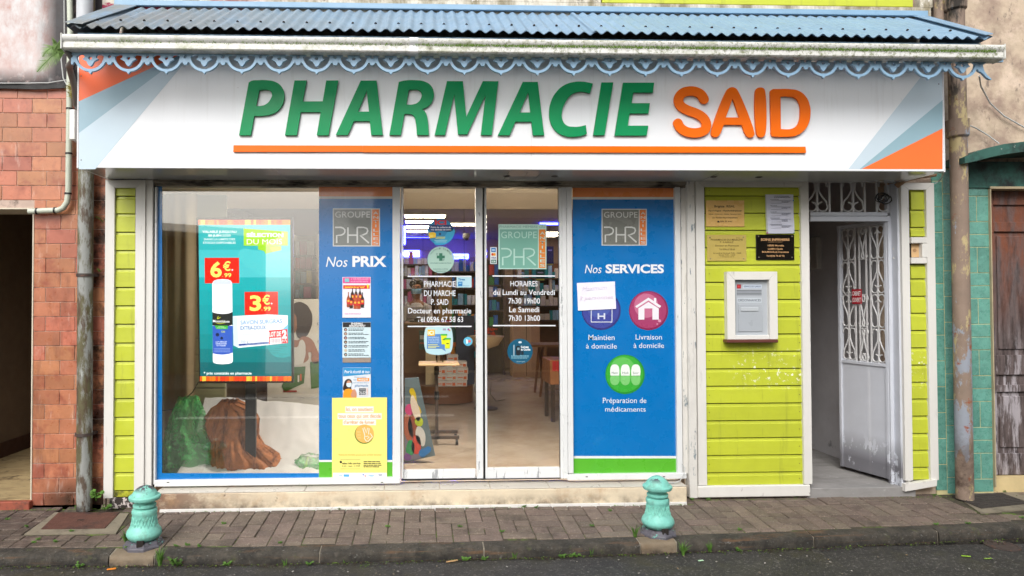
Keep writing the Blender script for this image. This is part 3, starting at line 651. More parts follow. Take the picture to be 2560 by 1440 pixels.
# ================================================================== pharmacy building
ph = thing('pharmacy_building', 'pharmacy house with lime board panels, white frames and cream plinth', 'building', (.6,.1,0))
m_nail = mat('nail_head',(120,112,50),.5)
YB = -.03                                    # front of the timber panels
def pb(name, x0, y0, x1, y1, Y, d, m, parent=ph, b=.003):
    mb = MB(); mb.pbox(x0,y0,x1,y1,Y,d,b); return mb.build(name, m, parent)
def mitre_frame(root, x0, y0, x1, y1, wl, wt, wr, wb_, Y, d, m):
    X0,X1,Z0,Z1 = RX(x0,y0,x1,y1,Y)
    xi0,xi1,zi0,zi1 = RX(x0+wl,y0+wt,x1-wr,y1-wb_,Y); g = .0012
    def piece(pts): mb = MB(); mb.prism(pts,Y,Y+d); o = mb.build('frame_board', m, root); return o
    piece([(X0,Z0),(X0,Z1-g),(xi0,zi1-g),(xi0,zi0 if wb_ > 0 else Z0)])
    piece([(X0+g,Z1),(X1-g,Z1),(xi1-g,zi1),(xi0+g,zi1)])
    piece([(X1,Z1-g),(X1,Z0),(xi1,zi0 if wb_ > 0 else Z0),(xi1,zi1-g)])
    if wb_ > 0: piece([(X0+g,Z0-.002),(xi0+g,zi0-.002),(xi1-g,zi0-.002),(X1-g,Z0-.002)])
def planks(root, x0, x1, ys, Y, m, gap=2.0):
    for a, b in zip(ys, ys[1:]):
        X0,X1,Z0,Z1 = RX(x0,a,x1,b,Y); g = .0055
        mb = MB(); Z0 += g/2; Z1 -= g/2
        # shiplap board: flat face, cove at its top edge
        mb.add([(X0,Y,Z0),(X0,Y-.004,Z0+.004),(X0,Y-.001,Z1-.022),(X0,Y+.004,Z1-.016),(X0,Y+.007,Z1),(X0,Y+.02,Z1),(X0,Y+.02,Z0),
                (X1,Y,Z0),(X1,Y-.004,Z0+.004),(X1,Y-.001,Z1-.022),(X1,Y+.004,Z1-.016),(X1,Y+.007,Z1),(X1,Y+.02,Z1),(X1,Y+.02,Z0)],
               [(i,i+1,i+8,i+7) for i in range(6)]+[(6,0,7,13),tuple(range(6,-1,-1)),tuple(range(7,14))])
        pk_ = mb.build('plank', m, root)
        if X1-X0 > .4:
            for xx in (X0+.03,X1-.03): MB().box(xx-.003,xx+.003,Y-.0045,Y-.002,(Z0+Z1)/2-.003,(Z0+Z1)/2+.003).build('nail_head', m_nail, pk_)
# main walls behind everything (openings stay open)
mb = MB()
zl = ZP(452,1100)
mb.box(XP(262),XP(2340),.03,.25,zl+.06,6.5)                      # upper storey
mb.box(XP(266),XP(376),.02,.2,-.2,zl+.06); mb.box(XP(1748),XP(2022),.02,.25,-.2,zl+.06); mb.box(XP(2262),XP(2339),.02,.3,-.2,zl+.06)
mb.build('wall', m_plR, ph)
mb = MB(); mb.box(XP(262)-.05,XP(2345)+.05,-.3,9.4,6.5,6.62); mb.build('roof_slab', m_conc, ph)
# upper storey cladding
mb = MB(); zu0, zu1 = ZP(40,1300,-.03), ZP(15,2050,-.03)
mb.box(XP(255),XP(2333),YB,.03,zu0-.2,zu1); mb.box(XP(2293,10),XP(2333,10),YB,.03,zu1+.002,6.3); mb.box(XP(255),XP(1500,5),YB,.03,zu1+.002,6.3); mb.build('frame_board', m_upwall, ph)
up = link('upper_lime_cladding', MB().box(XP(1505,5),XP(2290),-.002,.03,zu1+.01,6.2).mesh(), m_gap, ph)
z = zu1+.004
while z < 6.2:
    mb = MB(); mb.box(XP(1503,5),XP(2291),-.022,-.004,z,z+.128,.006); mb.build('plank', m_lime, up); z += .132
# plinth
YPL = -.13
X0,X1,Z0,Z1 = RX(385,1226,1718,1262,YPL)
mb = MB(); mb.box(X0,X1,YPL,.12,-.05,Z1,.006); plinth = mb.build('plinth', m_cream, ph)
pxs = [386,560,760,960,1100,1227,1375,1560,1718]
for a, b in zip(pxs, pxs[1:]):
    mb = MB(); mb.box(XP(a,1250,YPL)+.002,XP(b,1250,YPL)-.002,YPL+.001,.10,Z1+.001,Z1+.008,.002); mb.build('sill_tile', m_sill, plinth)
SZ = Z1+.008
for a, b in zip([400,600,773,927,1078,1226,1375,1560], [600,773,927,1078,1226,1375,1560,1716]):
    mb = MB(); mb.box(XP(a,1262,YPL)+.001,XP(b,1262,YPL)-.001,YPL-.014,YPL-.001,-.04,.012,.002); mb.build('base_strip', m_strip, plinth)
# lintel rail over the shop front
pb('lintel', 384,449,1722,459,-.035,.12,m_dirtyboard); pb('lintel_rail', 386,459.5,1716,466.5,-.012,.10,m_dirtyboard)

# left lime pilaster
pl = link('pilaster', MB().pbox(270,455,376,1243,-.008,.03,0).mesh(), m_gap, ph)
planks(pl, 285,338,[463,491,535,581,627,673,719,765,811,858,904,950,997,1043.5,1090,1136,1182,1227], -.022, m_lime)
mb = MB(); mb.pbox(285,1228,338,1243,-.024,.02,.004); mb.build('mossy_board', m_limemoss, pl)
mitre_frame(pl, 261,450,361,1245, 23,19,24,0, -.045,.045, m_trimboard)
pb('return_board', 363,450,380,1245,-.03,.05,m_trimboard,pl); pb('mouldy_base', 272,1244.5,352,1273,-.03,.06,m_soil,pl,.006)
# peeling post between shop window and lime panel
pb('post', 1721,449,1740.5,1246,-.04,.10,m_post)
pb('seam', 1716.8,452,1721,1246,-.006,.02,m_gap,ph,0); pb('seam', 380.2,452,385,1246,-.006,.02,m_gap,ph,0)
# main lime panel
lpn = link('lime_panel', MB().pbox(1748,456,2022,1240,-.008,.03,0).mesh(), m_gap, ph)
ys = [464,490]+[490+43.2*k for k in range(1,17)]; ys[-1] = 1181; ys.append(1213)
planks(lpn, 1763,2008, ys, -.022, m_lime)
mitre_frame(lpn, 1743,450,2026,1212, 21,17,20,0, -.045,.045, m_trimboard)
pb('base_board', 1746,1214,2027,1243,-.052,.05,m_trimboard,lpn,.006)
# right lime pilaster
rpn = link('pilaster', MB().pbox(2262,462,2340,1200,-.008,.03,0).mesh(), m_gap, ph)
planks(rpn, 2277,2322,[473,525.6,569,592],-.022,m_lime); planks(rpn,2277,2322,[661,697.6,741,783.5,826.5,870,913,956,998,1040.6,1084,1126,1168.6,1200],-.022,m_lime)
mitre_frame(rpn, 2258,457,2341,1201, 19,17,20,0, -.045,.045, m_trimboard)
nb = [(2279,593,2318,608),(2279,644,2318,659)]
for q in nb: pb('niche_trim', *q, -.05,.04,m_trimboard,rpn)
pb('niche_trim', 2306,608.5,2319,643.5,-.05,.04,m_trimboard,rpn); pb('niche_back', 2279,608.5,2306,643.5,-.012,.02,mat('plywood',(206,170,124),.7,var=.1),rpn)
q = P(2287,626,-.014); mb = MB(); mb.tube([q,q+Vector((0,.004,0))],.014,18); mb.build('niche_hole', mat('ply_dark',(170,132,92),.7), rpn)
mb = MB(); mb.prism([(P(x,y,-.06).x,P(x,y,-.06).z) for x,y in ((2263,1229),(2342,1215),(2343,1199),(2318,1203),(2264,1211))],-.06,-.01); mb.build('loose_base_board', m_trimboard, rpn)
mb = MB(); mb.box(XP(2256),XP(2264),-.03,.24,.05,SZ+.01,.004); mb.build('return_base', m_trimboard, rpn)

# ================================================================== open gateway on the right
X0g, X1g = XP(2024), XP(2260)
mb = MB(); mb.box(X0g-.05,X1g+.05,-.03,3.4,-.05,SZ-.06,.003); structure(mb.build('corridor_floor', m_concgrey)); CZ = SZ-.06
mb = MB(); mb.box(X0g-.12,X0g-.02,.26,3.4,CZ,2.9); mb.box(XP(2250,800,.1),XP(2250,800,.1)+.25,.12,3.4,CZ,2.9); mb.box(X0g-.12,X1g+.2,3.4,3.5,CZ,2.9); structure(mb.build('corridor_wall', m_wallgrey))
mb = MB(); mb.box(X0g-.12,X1g+.2,.26,3.5,2.9,3.0); structure(mb.build('corridor_ceiling', m_wallgrey))
gt = thing('security_gate', 'white ironwork gate standing open inward beside the right lime pilaster', 'gate', (XP(2222,1200,.2),.2,CZ))
YG = .05
pb('gate_post', 2224,462,2241,1224,YG,.04,m_gate,gt); pb('jamb_wall', 2248,456,2259,1226,-.02,.12,m_gate,ph)
pb('transom_bar', 2026,530,2226,540,YG,.03,m_gate,gt); pb('transom_bar', 2026,540.6,2226,553,YG-.004,.04,m_gate,gt)
pb('head_bar', 2026,446,2226,452,YG,.03,m_gate,gt)
def scroll(fn, w, h, flip, r, parent, m):
    """S-scroll in a w x h bay; fn(u,v)->world; curls at top (towards outside) and bottom (towards inside)"""
    pts = []
    s = -1 if flip else 1
    r1, r2 = h*.13, h*.145
    cx1, cy1 = s*(w*.50), h-r1*1.15
    for k in range(9):
        a = R(-20 + k*(215/8)); pts.append((cx1+r1*math.cos(a)*s*1, cy1+r1*math.sin(a)))
    cx2, cy2 = s*(w*.47), r2*1.1
    pts += [(s*w*.15, h*.68),(s*w*.45,h*.47),(s*w*.80,h*.33)]
    for k in range(13):
        a = R(35 - k*(300/12)); pts.append((cx2+r2*1.15*math.cos(a)*s, cy2+r2*math.sin(a)))
    mb = MB(); mb.tube([fn(u,v) for u,v in pts], r, 6); mb.build('scroll', m, parent, True)
yg = YG+.015
zb_, zt_ = ZP(530,2100,yg), ZP(451,2100,yg)
for xb in (2042,2073,2103,2132,2161,2191):
    X = XP(xb,490,yg); mb = MB(); mb.box(X-.0065,X+.0065,yg-.0065,yg+.0065,zb_,zt_); mb.build('bar', m_gateiron, gt)
for xc in (2042,2132,2221):
    X = XP(xc,490,yg); wv = XP(xc+29,490,yg)-X
    for fl in (True,False):
        if xc == 2221 and not fl: continue
        scroll(lambda u,v: (X+u,yg,zb_+.002+v), wv, zt_-zb_-.004, fl, .006, gt, m_gateiron)
# the leaf: hinge on the right, swung inwards
hx = P(2222,700,YG+.02); ztop = ZP(550,2222,YG+.02)
best = min((abs(P(2099,566,y).z-ztop),y) for y in [YG+.1+.01*k for k in range(120)])[1]
fx = P(2099,800,best); LW = math.hypot(fx.x-hx.x, fx.y-hx.y); ang = math.atan2(fx.y-hx.y, fx.x-hx.x)
zbot = CZ+.03; LH = ztop-zbot
leaf = bpy.data.objects.new('gate_leaf', MB().box(0,LW,-.006,.006,0,LH*.43,.002).mesh()); col.objects.link(leaf); leaf.data.materials.append(m_gate)
leaf.parent = gt; leaf.location = Vector((hx.x,hx.y,zbot))-gt.location; leaf.rotation_euler = (0,0,ang)
def lf(name, mb, m, smooth=False): return local(name, mb.mesh(name,smooth), m, leaf)
T = .028
for a,b in ((0,T),(LW-T,LW)): lf('stile', MB().box(a,b,-.018,.018,.0,LH,.003), m_gate)
lf('top_rail', MB().box(T,LW-T,-.016,.016,LH-T,LH,.003), m_gate); lf('mid_rail', MB().box(T,LW-T,-.016,.016,LH*.43,LH*.43+T,.003), m_gate)
g0, g1 = LH*.43+T, LH-T; gw = LW-2*T
bars = [.10,.19,.28, .42,.56,.70, .81,.90]
for u in (.165,.325,.42,.575,.675,.835): lf('bar', MB().box(T+gw*u-.005,T+gw*u+.005,-.005,.005,g0,g1), m_gateiron)
for uc, wv in ((.165,.155),(.835,.155),(.497,.075)):
    hts = 4
    for k in range(hts):
        if uc == .497 and k == 2: continue
        for fl in (True,False):
            hh = (g1-g0)/hts; z0 = g0+k*hh
            flipv = k % 2
            fn = (lambda u,v: (T+gw*uc+u,-.0,z0+.004+v)) if not flipv else (lambda u,v: (T+gw*uc+u,-.0,z0+hh-.004-v))
            pts_n = wv*gw
            if uc == .497: fn2 = fn; fn = (lambda f: (lambda u,v: f(u*1.0,v)))(fn2)
            s_par = leaf
            # scroll() builds in leaf space
            pts = []; s = -1 if fl else 1; h = hh-.008; w_ = pts_n; r1 = h*.10; r2 = h*.11
            for q in range(9):
                a = R(-20+q*(215/8)); pts.append((s*w_*.50+r1*math.cos(a)*s, h-r1*1.15+r1*math.sin(a)))
            pts += [(s*w_*.14,h*.66),(s*w_*.45,h*.47),(s*w_*.82,h*.30)]
            for q in range(12):
                a = R(35-q*(300/11)); pts.append((s*w_*.47+r2*math.cos(a)*s, r2*1.1+r2*math.sin(a)))
            lf('scroll', MB().tube([fn(u,v) for u,v in pts],.0055,6), m_gateiron, True)
lf('lock_box', MB().box(LW-.075,LW-.012,-.03,.0,LH*.40,LH*.45,.003), m_gate); lf('key_hole', MB().box(LW-.05,LW-.04,-.033,-.029,LH*.42,LH*.435), m_black)
# small red sign on the gate
sg = thing('door_sign', 'small red CABINET OUVERT sign hung on the open gate', 'sign', (0,0,0))
ul = lambda px: (hx.x-XP(px,730,hx.y))  # not used
su0, su1 = LW*.50, LW*.70; szz0, szz1 = LH*.675, LH*.735
M_ = Matrix.Translation((hx.x,hx.y,zbot)) @ Matrix.Rotation(ang,4,'Z')
sg.matrix_world = M_ @ Matrix.Translation(((su0+su1)/2, 0, szz0)); hw = (su1-su0)/2; hh = szz1-szz0
# the side facing the street is local +y when the leaf swings inwards to the left
SD = 1 if (M_.to_3x3() @ Vector((0,1,0))).y < 0 else -1
local('plate', MB().box(-hw,hw,SD*.012,SD*.016,0,hh,.001).mesh(), pm((172,28,44),.4), sg)
for k, s in enumerate(('CABINET','OUVERT')):
    me = font_mesh(s, .02); xs = [v.co.x for v in me.vertices]; a, b = min(xs), max(xs); zb, zt = cap_h(.02)
    for v in me.vertices:
        u = (v.co.x-a)/(b-a)*2-1; v.co = (-SD*-1*0 + (u*hw*.86)*(-1 if SD > 0 else 1), SD*.0172, hh*(.56-.44*k)+(v.co.y-zb)/(zt-zb)*hh*.30)
    local('lettering', me, pm((240,236,236),.4), sg)
# things in the corridor
mbx = thing('meter_cabinet', 'greyed white meter cabinet high on the corridor wall', 'cabinet', (X0g,1.0,1.6))
Yc = 1.15
pb('case', 2042,592,2098,672,Yc,.5,mat('meter_white',(190,190,184),.6,var=.1),mbx,.006); pb('door', 2044,596,2068,668,Yc-.006,.007,mat('meter_door',(180,180,172),.6,var=.1),mbx,.003)
for k,(a,b,c,d) in enumerate(((2052,680,2080,716),(2070,676,2097,718),(2056,722,2074,740))):
    t = thing('meter_box', ['small cream meter box lowest on the corridor wall cluster','wide pale meter box partly behind the gate bars','tiny white junction box under the meter boxes'][k], 'meter', P((a+c)/2,d,Yc))
    pb('case', a,b,c,d,Yc+.05,.45,mat('meter_cream',(176,172,150),.6,var=.15),t,.005); pb('dial', a+5,b+6,a+12,b+12,Yc+.043,.008,m_black,t,.001)
tc = thing('storage_bin', 'dark teal storage bin at the back of the corridor', 'bin', P(2190,1000,2.9))
X0,X1,Z0,Z1 = RX(2150,645,2228,745,2.9); mb = MB(); mb.box(X0,X1,2.9,3.3,CZ,Z1,.02); mb.build('body', mat('dark_teal',(18,62,64),.5,var=.1), tc)
mb = MB(); mb.box(X0-.02,X1+.02,2.88,3.32,Z1,Z1+.04,.01); mb.build('lid', mat('dark_teal2',(24,80,84),.5), tc)
# white water pipe on the reveal and the loose cable coil
wp = thing('water_pipe', 'thin white water pipe running down the gateway reveal', 'pipe', P(2250,670,-.03))
pts = [P(2240,470,.03),P(2237,500,.03),P(2237,640,.03),P(2239,664,.03),P(2244,670,.02),P(2254,670,.0)]
mb = MB(); mb.tube(pts,.011,10); mb.build('tube', m_gate, wp, True)
for px,py in ((2237,536),(2237,622),(2237,645)): q = P(px,py,.03); mb = MB(); mb.tube([q-Vector((0,0,.007)),q+Vector((0,0,.007))],.015,10); mb.build('joint', m_white, wp, True)
wc = thing('wire_tangle', 'dark tangle of wires at the upper right gateway corner', 'wire', P(2212,495,.08))
rd = random.Random(4)
for k in range(7):
    c = P(2210+rd.uniform(-5,5),496+rd.uniform(-4,4),.0); mb = MB(); rr = .02+.02*rd.random()
    mb.tube([c+Vector((rr*1.4*math.cos(a*.5+k),rd.uniform(-.008,.008),rr*math.sin(a*.5+k))) for a in range(13)],.003,5); mb.build('wire', m_cable, wc, True)
br = thing('broken_branch', 'rotten peeling timber end under the sign at right', 'timber', P(2280,445,-.05))
mb = MB(); mb.tube([P(2240,466,-.02),P(2262,448,-.06),P(2300,440,-.08),P(2338,437,-.05)],[.02,.024,.022,.016],8); mb.build('timber', mat('rotten_wood',(150,120,92),.9,var=.3,vs=20,bump=.6,bs=60,stains=(dict(c=(40,32,28),scale=12,lo=.5,hi=.6),)), br, True)
mb = MB(); mb.tube([P(2362,425,-.2),P(2357,440,-.12),P(2345,455,-.06),P(2337,459,-.055)],.004,6); tag(mb.build('wire', m_conduit2, None, True), 'pale wire curling down from right sign corner', 'wire')

# ================================================================== shop front
sf = thing('display_window', 'large white-framed display window with blue border', 'window', P(690,1213,-.01))
YW = -.012
def fr(root, x0,y0,x1,y1,Y=YW,d=.06,m=m_alu,name='frame',b=.003): return pb(name,x0,y0,x1,y1,Y,d,m,root,b)
fr(sf, 385,467,390,1212,YW,.06); fr(sf, 385.5,1198,1000,1213,YW-.006,.07); fr(sf, 981.5,467,1001,1197.5)
for px in (420,955): 
    q = P(px,1206,YW-.008); mb = MB(); mb.box(q.x-.008,q.x+.008,q.y,q.y+.004,q.z-.003,q.z+.003); mb.build('drain_slot', m_gap, sf)
YGL = .02
pane = pb('pane', 388,466,798,1200,YGL,.006,m_glass,sf,0)
gp = pb('pane', 798.5,466,985,1200,YGL,.006,m_glass,sf,0)
vb = thing('window_vinyl', 'plain blue vinyl border stuck around the display window', 'sticker', P(400,1190,YGL-.002))
s = Sheet(vb, YGL-.0015, .3, coat=.6)
BLU = (0,110,180)
s.rects([(388,466,405,1199),(405,1183,797,1199)], BLU, 0, 'vinyl'); 
# blue price panel
pp = thing('window_vinyl', 'tall blue window vinyl reading Nos PRIX beside the sliding door', 'sticker', P(890,1190,YGL-.002))
def vinyl(root, x0, x1, yg):
    s = Sheet(root, YGL-.0015, .3, coat=.6)
    s.rect(x0,466,x1,491,(232,136,74),0,'orange_band'); s.rect(x0,491,x1,497,(214,214,210),0,'white_band')
    s.rect(x0,497,x1,yg,BLU,0,'blue_field'); s.rect(x0,yg,x1,yg+5,(220,222,224),0,'white_band'); s.rect(x0,yg+5,x1,1199,(86,172,44),0,'green_band')
    return s
s = vinyl(pp, 797.5, 981, 1150)
def phr_logo(s, x0, y0, x1, y1, grey, oran, line, split):
    W = x1-x0; H = y1-y0
    s.rect(x0,y0,x1,y1,line,1,'logo_edge'); s.rect(x0+2.5,y0+2.5,split-1.2,y1-2.5,grey,2,'logo_field'); s.rect(split+1.2,y0+2.5,x1-2.5,y1-2.5,oran,2,'logo_band')
    s.text('GROUPE', x0+6,y0+6+H*.02,split-4,y0+H*.24,line,3,space=1.05)
    # PHR drawn with open strokes
    a, b = y0+H*.50, y1-H*.09; t = W*.032
    xw = split-x0; q = lambda u,v: (x0+xw*u, a+(b-a)*v)
    L_ = 3
    s.stroke([q(.06,.0),q(.21,.0),q(.27,.05),q(.31,.16),q(.31,.30),q(.28,.42),q(.21,.50),q(.10,.52),q(.10,1)], t, line, L_, 'lettering')
    s.stroke([q(.39,.0),q(.39,1)], t, line, L_, 'lettering'); s.stroke([q(.39,.50),q(.63,.50)], t, line, L_+.2, 'lettering'); s.stroke([q(.63,1),q(.63,.0),q(.64,.0),q(.80,.0),q(.88,.07),q(.90,.22),q(.87,.38),q(.78,.48),q(.70,.50),q(.93,1.0)], t, line, L_, 'lettering')
    n = 8
    for k, ch in enumerate('ANTILLES'):
        cy = y0+H*(.085+.113*k); w2 = (x1-split)*.30 if ch != 'I' else (x1-split)*.07; cx = (split+x1)/2
        s.text(ch, cx-w2,cy,cx+w2,cy+H*.072,line,3,bold=.01)
phr_logo(s, 832,521,950,616,(118,122,118),(222,122,52),(206,208,206),929)
s.text('Nos', 815,642,869,667,(226,230,234),2,shear=.22); s.text('PRIX', 881,640,966,667,(230,232,236),2,bold=.035)
# posters on the price panel
def poster(name, lab, x0,y0,x1,y1, c, Y=YGL-.0065, cat='poster', th=.0012):
    t = thing(name, lab, cat, P((x0+x1)/2,y1,Y)); pb('sheet', x0,y0,x1,y1,Y,th,pm(c,.35,coat=.3),t,0); return t, Sheet(t, Y-.0004, .35, coat=.3)
t, s = poster('poster', 'small white poster with dark juice bottles and pink header', 856,692.5,927,794,(222,222,230))
s.rect(857,693.5,926,708,(214,70,142),1); s.rect(862,696,873,705,(120,190,196),2); s.text('A VOS FRAIS OUVERT',877,695,924,700,(240,190,220)); s.text('POUR VOTRE SANTE',877,702,920,706,(240,190,220))
s.rect(858,713,924,722,(206,30,36),1); s.text('Spécialiste des jus "santé"',862,715,912,720,(244,210,60),bold=.02); s.text('!',917,711,922,721,(246,220,40),3,bold=.04)
for k,(bx,by,hc) in enumerate(((881,719,(44,32,28)),(890,719,(50,36,28)),(900,719,(40,30,26)),(871,730,(150,70,32)),(906,731,(46,34,30)),(878,733,(60,36,26)),(888,734,(176,84,40)),(897,734,(168,70,36)))):
    l = 1+.6*k/8+ (1 if k > 2 else 0)
    s.poly([(bx-1.2,by),(bx+1.2,by),(bx+1.4,by+9,1),(bx+3.9,by+15,1),(bx+4.2,by+38),(bx-4.2,by+38),(bx-3.9,by+15,1),(bx-1.4,by+9,1)], hc, l, 'bottle_print')
    s.rect(bx-4,by+18,bx+4,by+30,(196,34,34),l+.3); s.rect(bx-2.6,by+20,bx+2.6,by+25,(228,176,60),l+.5)
s.text('DANS VOTRE PHARMACIE',862,783,902,786,(214,120,170))
t, s = poster('poster', 'small pale poster headed ENSEMBLE, SEREINEMENT on blue vinyl', 856,805.5,927,894,(200,220,226))
s.rect(857,806,926.5,818,(34,34,36),1); s.text('ENSEMBLE,',878,807,908,811.5,(236,236,236),bold=.03); s.text('SEREINEMENT',873,812.5,914,817,(236,236,236),bold=.03)
for k in range(7):
    y = 824+10.4*k; s.disc(864,y,4.2,[(90,70,80),(120,96,90),(90,40,80),(60,56,50),(80,90,110),(190,190,170),(60,84,90)][k],l=1,n=20); s.disc(864.5,y+.5,2,(200,170,150),l=2,n=12)
    s.lines(871,922,[y-2.4,y+1.0],1.5,(52,70,80),2,.3,seed=k)
pb('tape_strip',856.5,894.5,927,906,YGL-.0062,.0008,mat('brown_tape',(150,136,124),.35,var=.1,vs=20),t,0)
t, s = poster('poster', 'small poster of a masked woman in yellow headed by handwritten words', 857,919,927,996,(214,220,226))
s.poly([(857.5,919.5),(926.5,919.5),(926.5,935),(857.5,941)],(40,140,196),1); s.text('Pour la sécurité de tous',861,925,924,933,(236,240,244),2,shear=.3,bold=.01)
s.text('Pensez à mettre',886,941,915,944,(90,150,186)); s.rect(893,945,923,953,(240,140,40),1); s.text('MASQUE',896,946.5,920,951.5,(246,240,232),2,bold=.03); s.text('votre',883,947,891,951,(90,150,186)); s.text('avant d\'entrer dans la',881,955,922,958,(90,150,186)); s.text('pharmacie',887,960,920,967,(50,120,170),2,shear=.2)
s.poly([(860,960,1),(866,949,1),(875,948,1),(880,956,1),(878,970,1),(881,978,1),(860,978,1)],(44,30,26),1,'hair_print'); s.disc(872,958,5.5,(196,140,112),7,2,n=20); s.poly([(866,958),(879,957),(878,965,1),(872,968,1),(867,965,1)],(208,226,236),3,'mask_print')
s.poly([(857.5,995),(860,977,1),(868,972,1),(878,973,1),(890,980,1),(891,995)],(226,150,30),2.4,'dress_print'); s.poly([(879,992,1),(881,977,1),(885,973,1),(889,976,1),(888,992,1)],(196,140,112),3.4)
phr_logo(Sheet(t, s.y-.002,.35,coat=.3), 895,968,921,990,(96,100,104),(226,120,50),(220,222,224),916)
t, s = poster('poster', 'large yellow stop-smoking poster at the foot of the blue vinyl', 830,994,967.5,1196,(234,226,124),Y=YGL-.0095)
s.rect(832.5,1182,966.5,1195.5,(226,230,240),1)
OR = (238,150,78); WH = (240,236,226)
for x0,x1,y0,y1,txt in ((865,932,1016,1031,'Ici, on soutient'),(846,952,1033,1048,'tous ceux qui ont décidé'),(859,938,1049,1063,"d'arrêter de fumer.")):
    s.rect(x0-2,y0,x1+2,y1,WH,1); s.text(txt,x0,y0+2,x1,y1-3.5,OR,2,bold=.012)
s.disc(910.5,1085.5,24,(84,120,40),l=1); s.disc(911.5,1084,23,(236,178,92),l=2)
s.text('MOI',893,1078,901,1082,(240,214,150),3); s.text('SANS',893,1085,902,1089,(240,214,150),3); s.text('TABAC',893,1092,903,1096,(240,214,150),3)
s.stroke([(912,1088),(907,1071),(911,1069),(916,1083),(919,1070),(923,1071),(921,1086),(926,1084),(931,1092),(926,1097),(921,1103),(916,1103),(911,1096)],1.6,(246,240,226),3,closed=True); s.stroke([(913,1092),(919,1090),(923,1093),(918,1097)],1.4,(246,240,226),3.4)
s.text('Retrait et entretien gratuit pour arrêter de fumer',847,1134,954,1139,(236,176,84),2)
s.rects([(851,1149,901,1149.6),(851,1172,901,1172.6)],(60,60,40),1); s.disc(852,1155,3,(40,40,36),l=2,n=14); s.text('tabac info service',855,1156,901,1160.5,(52,52,44),2,bold=.02); s.text('le site - l\'appli - le 39 89',855,1163,900,1166.5,(70,70,56),2); s.lines(909,957,[1153,1157.5,1162,1166],2,(70,70,56),2,.3,seed=5)
s.rect(859,1186,873,1192,(80,160,214),2); s.rects([(847,1187,856,1189),(921,1187,935,1189),(925,1190,934,1191.5)],(120,170,220),2); s.disc(908,1187,2,(70,90,180),l=2,n=12); s.disc(913,1190,2,(220,120,70),l=2,n=12); s.rects([(946,1186,956,1188),(947,1189,954,1190.5)],(130,130,140),2)

# sliding door
sd = thing('sliding_door', 'double glass sliding door with chipped white aluminium leaves', 'door', P(1210,1197,.03))
YD = .03
for (a,b,c,d) in ((1003,466,1008,1197),(1400,466,1406,1197)): fr(sd,a,b,c,d,YD-.02,.05,m_alu_worn,'jamb')
for k,(xa,gx0,gx1,xb,yg) in enumerate(((1008.5,1009,1190,1207,1174),(1212.5,1217.5,1398,1399.5,1169))):
    lfk = pb('leaf_stile', (gx1 if k == 0 else xa),467,(xb if k == 0 else gx0),1197,YD,.035,m_alu_worn,sd); 
    pb('bottom_rail', xa if k == 0 else gx0+.3,yg,gx1-.3 if k == 0 else xb,1197,YD+.001,.033,m_alu_worn,sd); pb('top_rail', xa if k == 0 else gx0+.3,466.5,gx1-.3 if k == 0 else xb,469.5,YD+.001,.033,m_black,sd,.001)
    pb('pane', gx0+.2,469.5,gx1-.2,yg,YD+.012,.006,m_glass,sd,0)
    pb('gasket', (gx0 if k == 0 else gx1-1.2),469.6,(gx0+1.2 if k == 0 else gx1),yg-.2,YD+.004,.004,m_black,sd,0)
pb('gap_seal', 1207.3,467,1212.2,1197,YD+.018,.01,m_black,sd,0)
fr(sd,1406.3,466,1418,1197,-.004,.07,m_alu_worn,'frame')
pb('track', 1003,1197.2,1420,1199.5,YD-.01,.07,m_black,sd,0)
YS = YD+.012-.001      # outer face of the door glass
SN = (222,226,230)
# printed lettering on the left leaf
t = thing('door_lettering', 'white pharmacist name and phone lettering on left door leaf', 'lettering', P(1100,815,YS))
s = Sheet(t, YS, .5)
s.rects([(1019,689.5,1178.5,692.5)],SN,1,'line'); s.rects([(1019,814.5,1179,817.5)],SN,1,'line')
for txt,x0,y0,x1,y1 in (('PHARMACIE',1060,703,1139,717),('DU MARCHE',1060,726,1139,740),('P. SAID',1078,748,1121,762),('Docteur en pharmacie',1020,770,1178,783.5),('Tél 0596 67 58 63',1042,792,1158,805)):
    s.text(txt,x0,y0,x1,y1,SN,1,bold=.008)
t = thing('door_lettering', 'white HORAIRES opening hours lettering on right door leaf', 'lettering', P(1310,815,YS))
s = Sheet(t, YS, .5)
s.rects([(1231,688.5,1388,691.5)],SN,1,'line'); s.rects([(1232,812.5,1389,815.5)],SN,1,'line')
for txt,x0,y0,x1,y1 in (('HORAIRES',1276,702.5,1344,716),('du Lundi au Vendredi',1233,724,1387,737.5),('7h30 19h00',1271,745.5,1350,759),('Le Samedi',1273,767,1348,780.5),('7h30 13h00',1272,788.5,1350,802)):
    s.text(txt,x0,y0,x1,y1,SN,1,bold=.008)
def sticker(lab, cx, cy, rx, c, ry=None):
    t = thing('door_sticker', lab, 'sticker', P(cx,cy+rx,YS)); s = Sheet(t, YS, .4); s.disc(cx,cy,rx,c,ry,0,'sticker',40); return t, s
t, s = sticker('round blue ICI waste collection sticker on left door leaf', 1102,580,33,(32,130,176))
s.poly([(1106,596,1),(1134,572,1),(1134,590,1),(1120,607,1),(1105,612,1),(1085,608,1)],(52,156,196),1)
s.rects([(1087,550,1091,562)],(206,40,54),2,'lettering'); s.text('ICI',1087,550,1116,562,(206,36,50),3,bold=.05)
s.poly([(1073,566,1),(1103,564,1),(1132,566,1),(1131,576,1),(1103,577,1),(1074,576,1)],(20,54,110),1); s.text('Point de collecte de',1077,566,1127,570,(224,230,236),2,bold=.02); s.text('vos déchets de soins',1077,572,1128,576,(224,230,236),2,bold=.02)
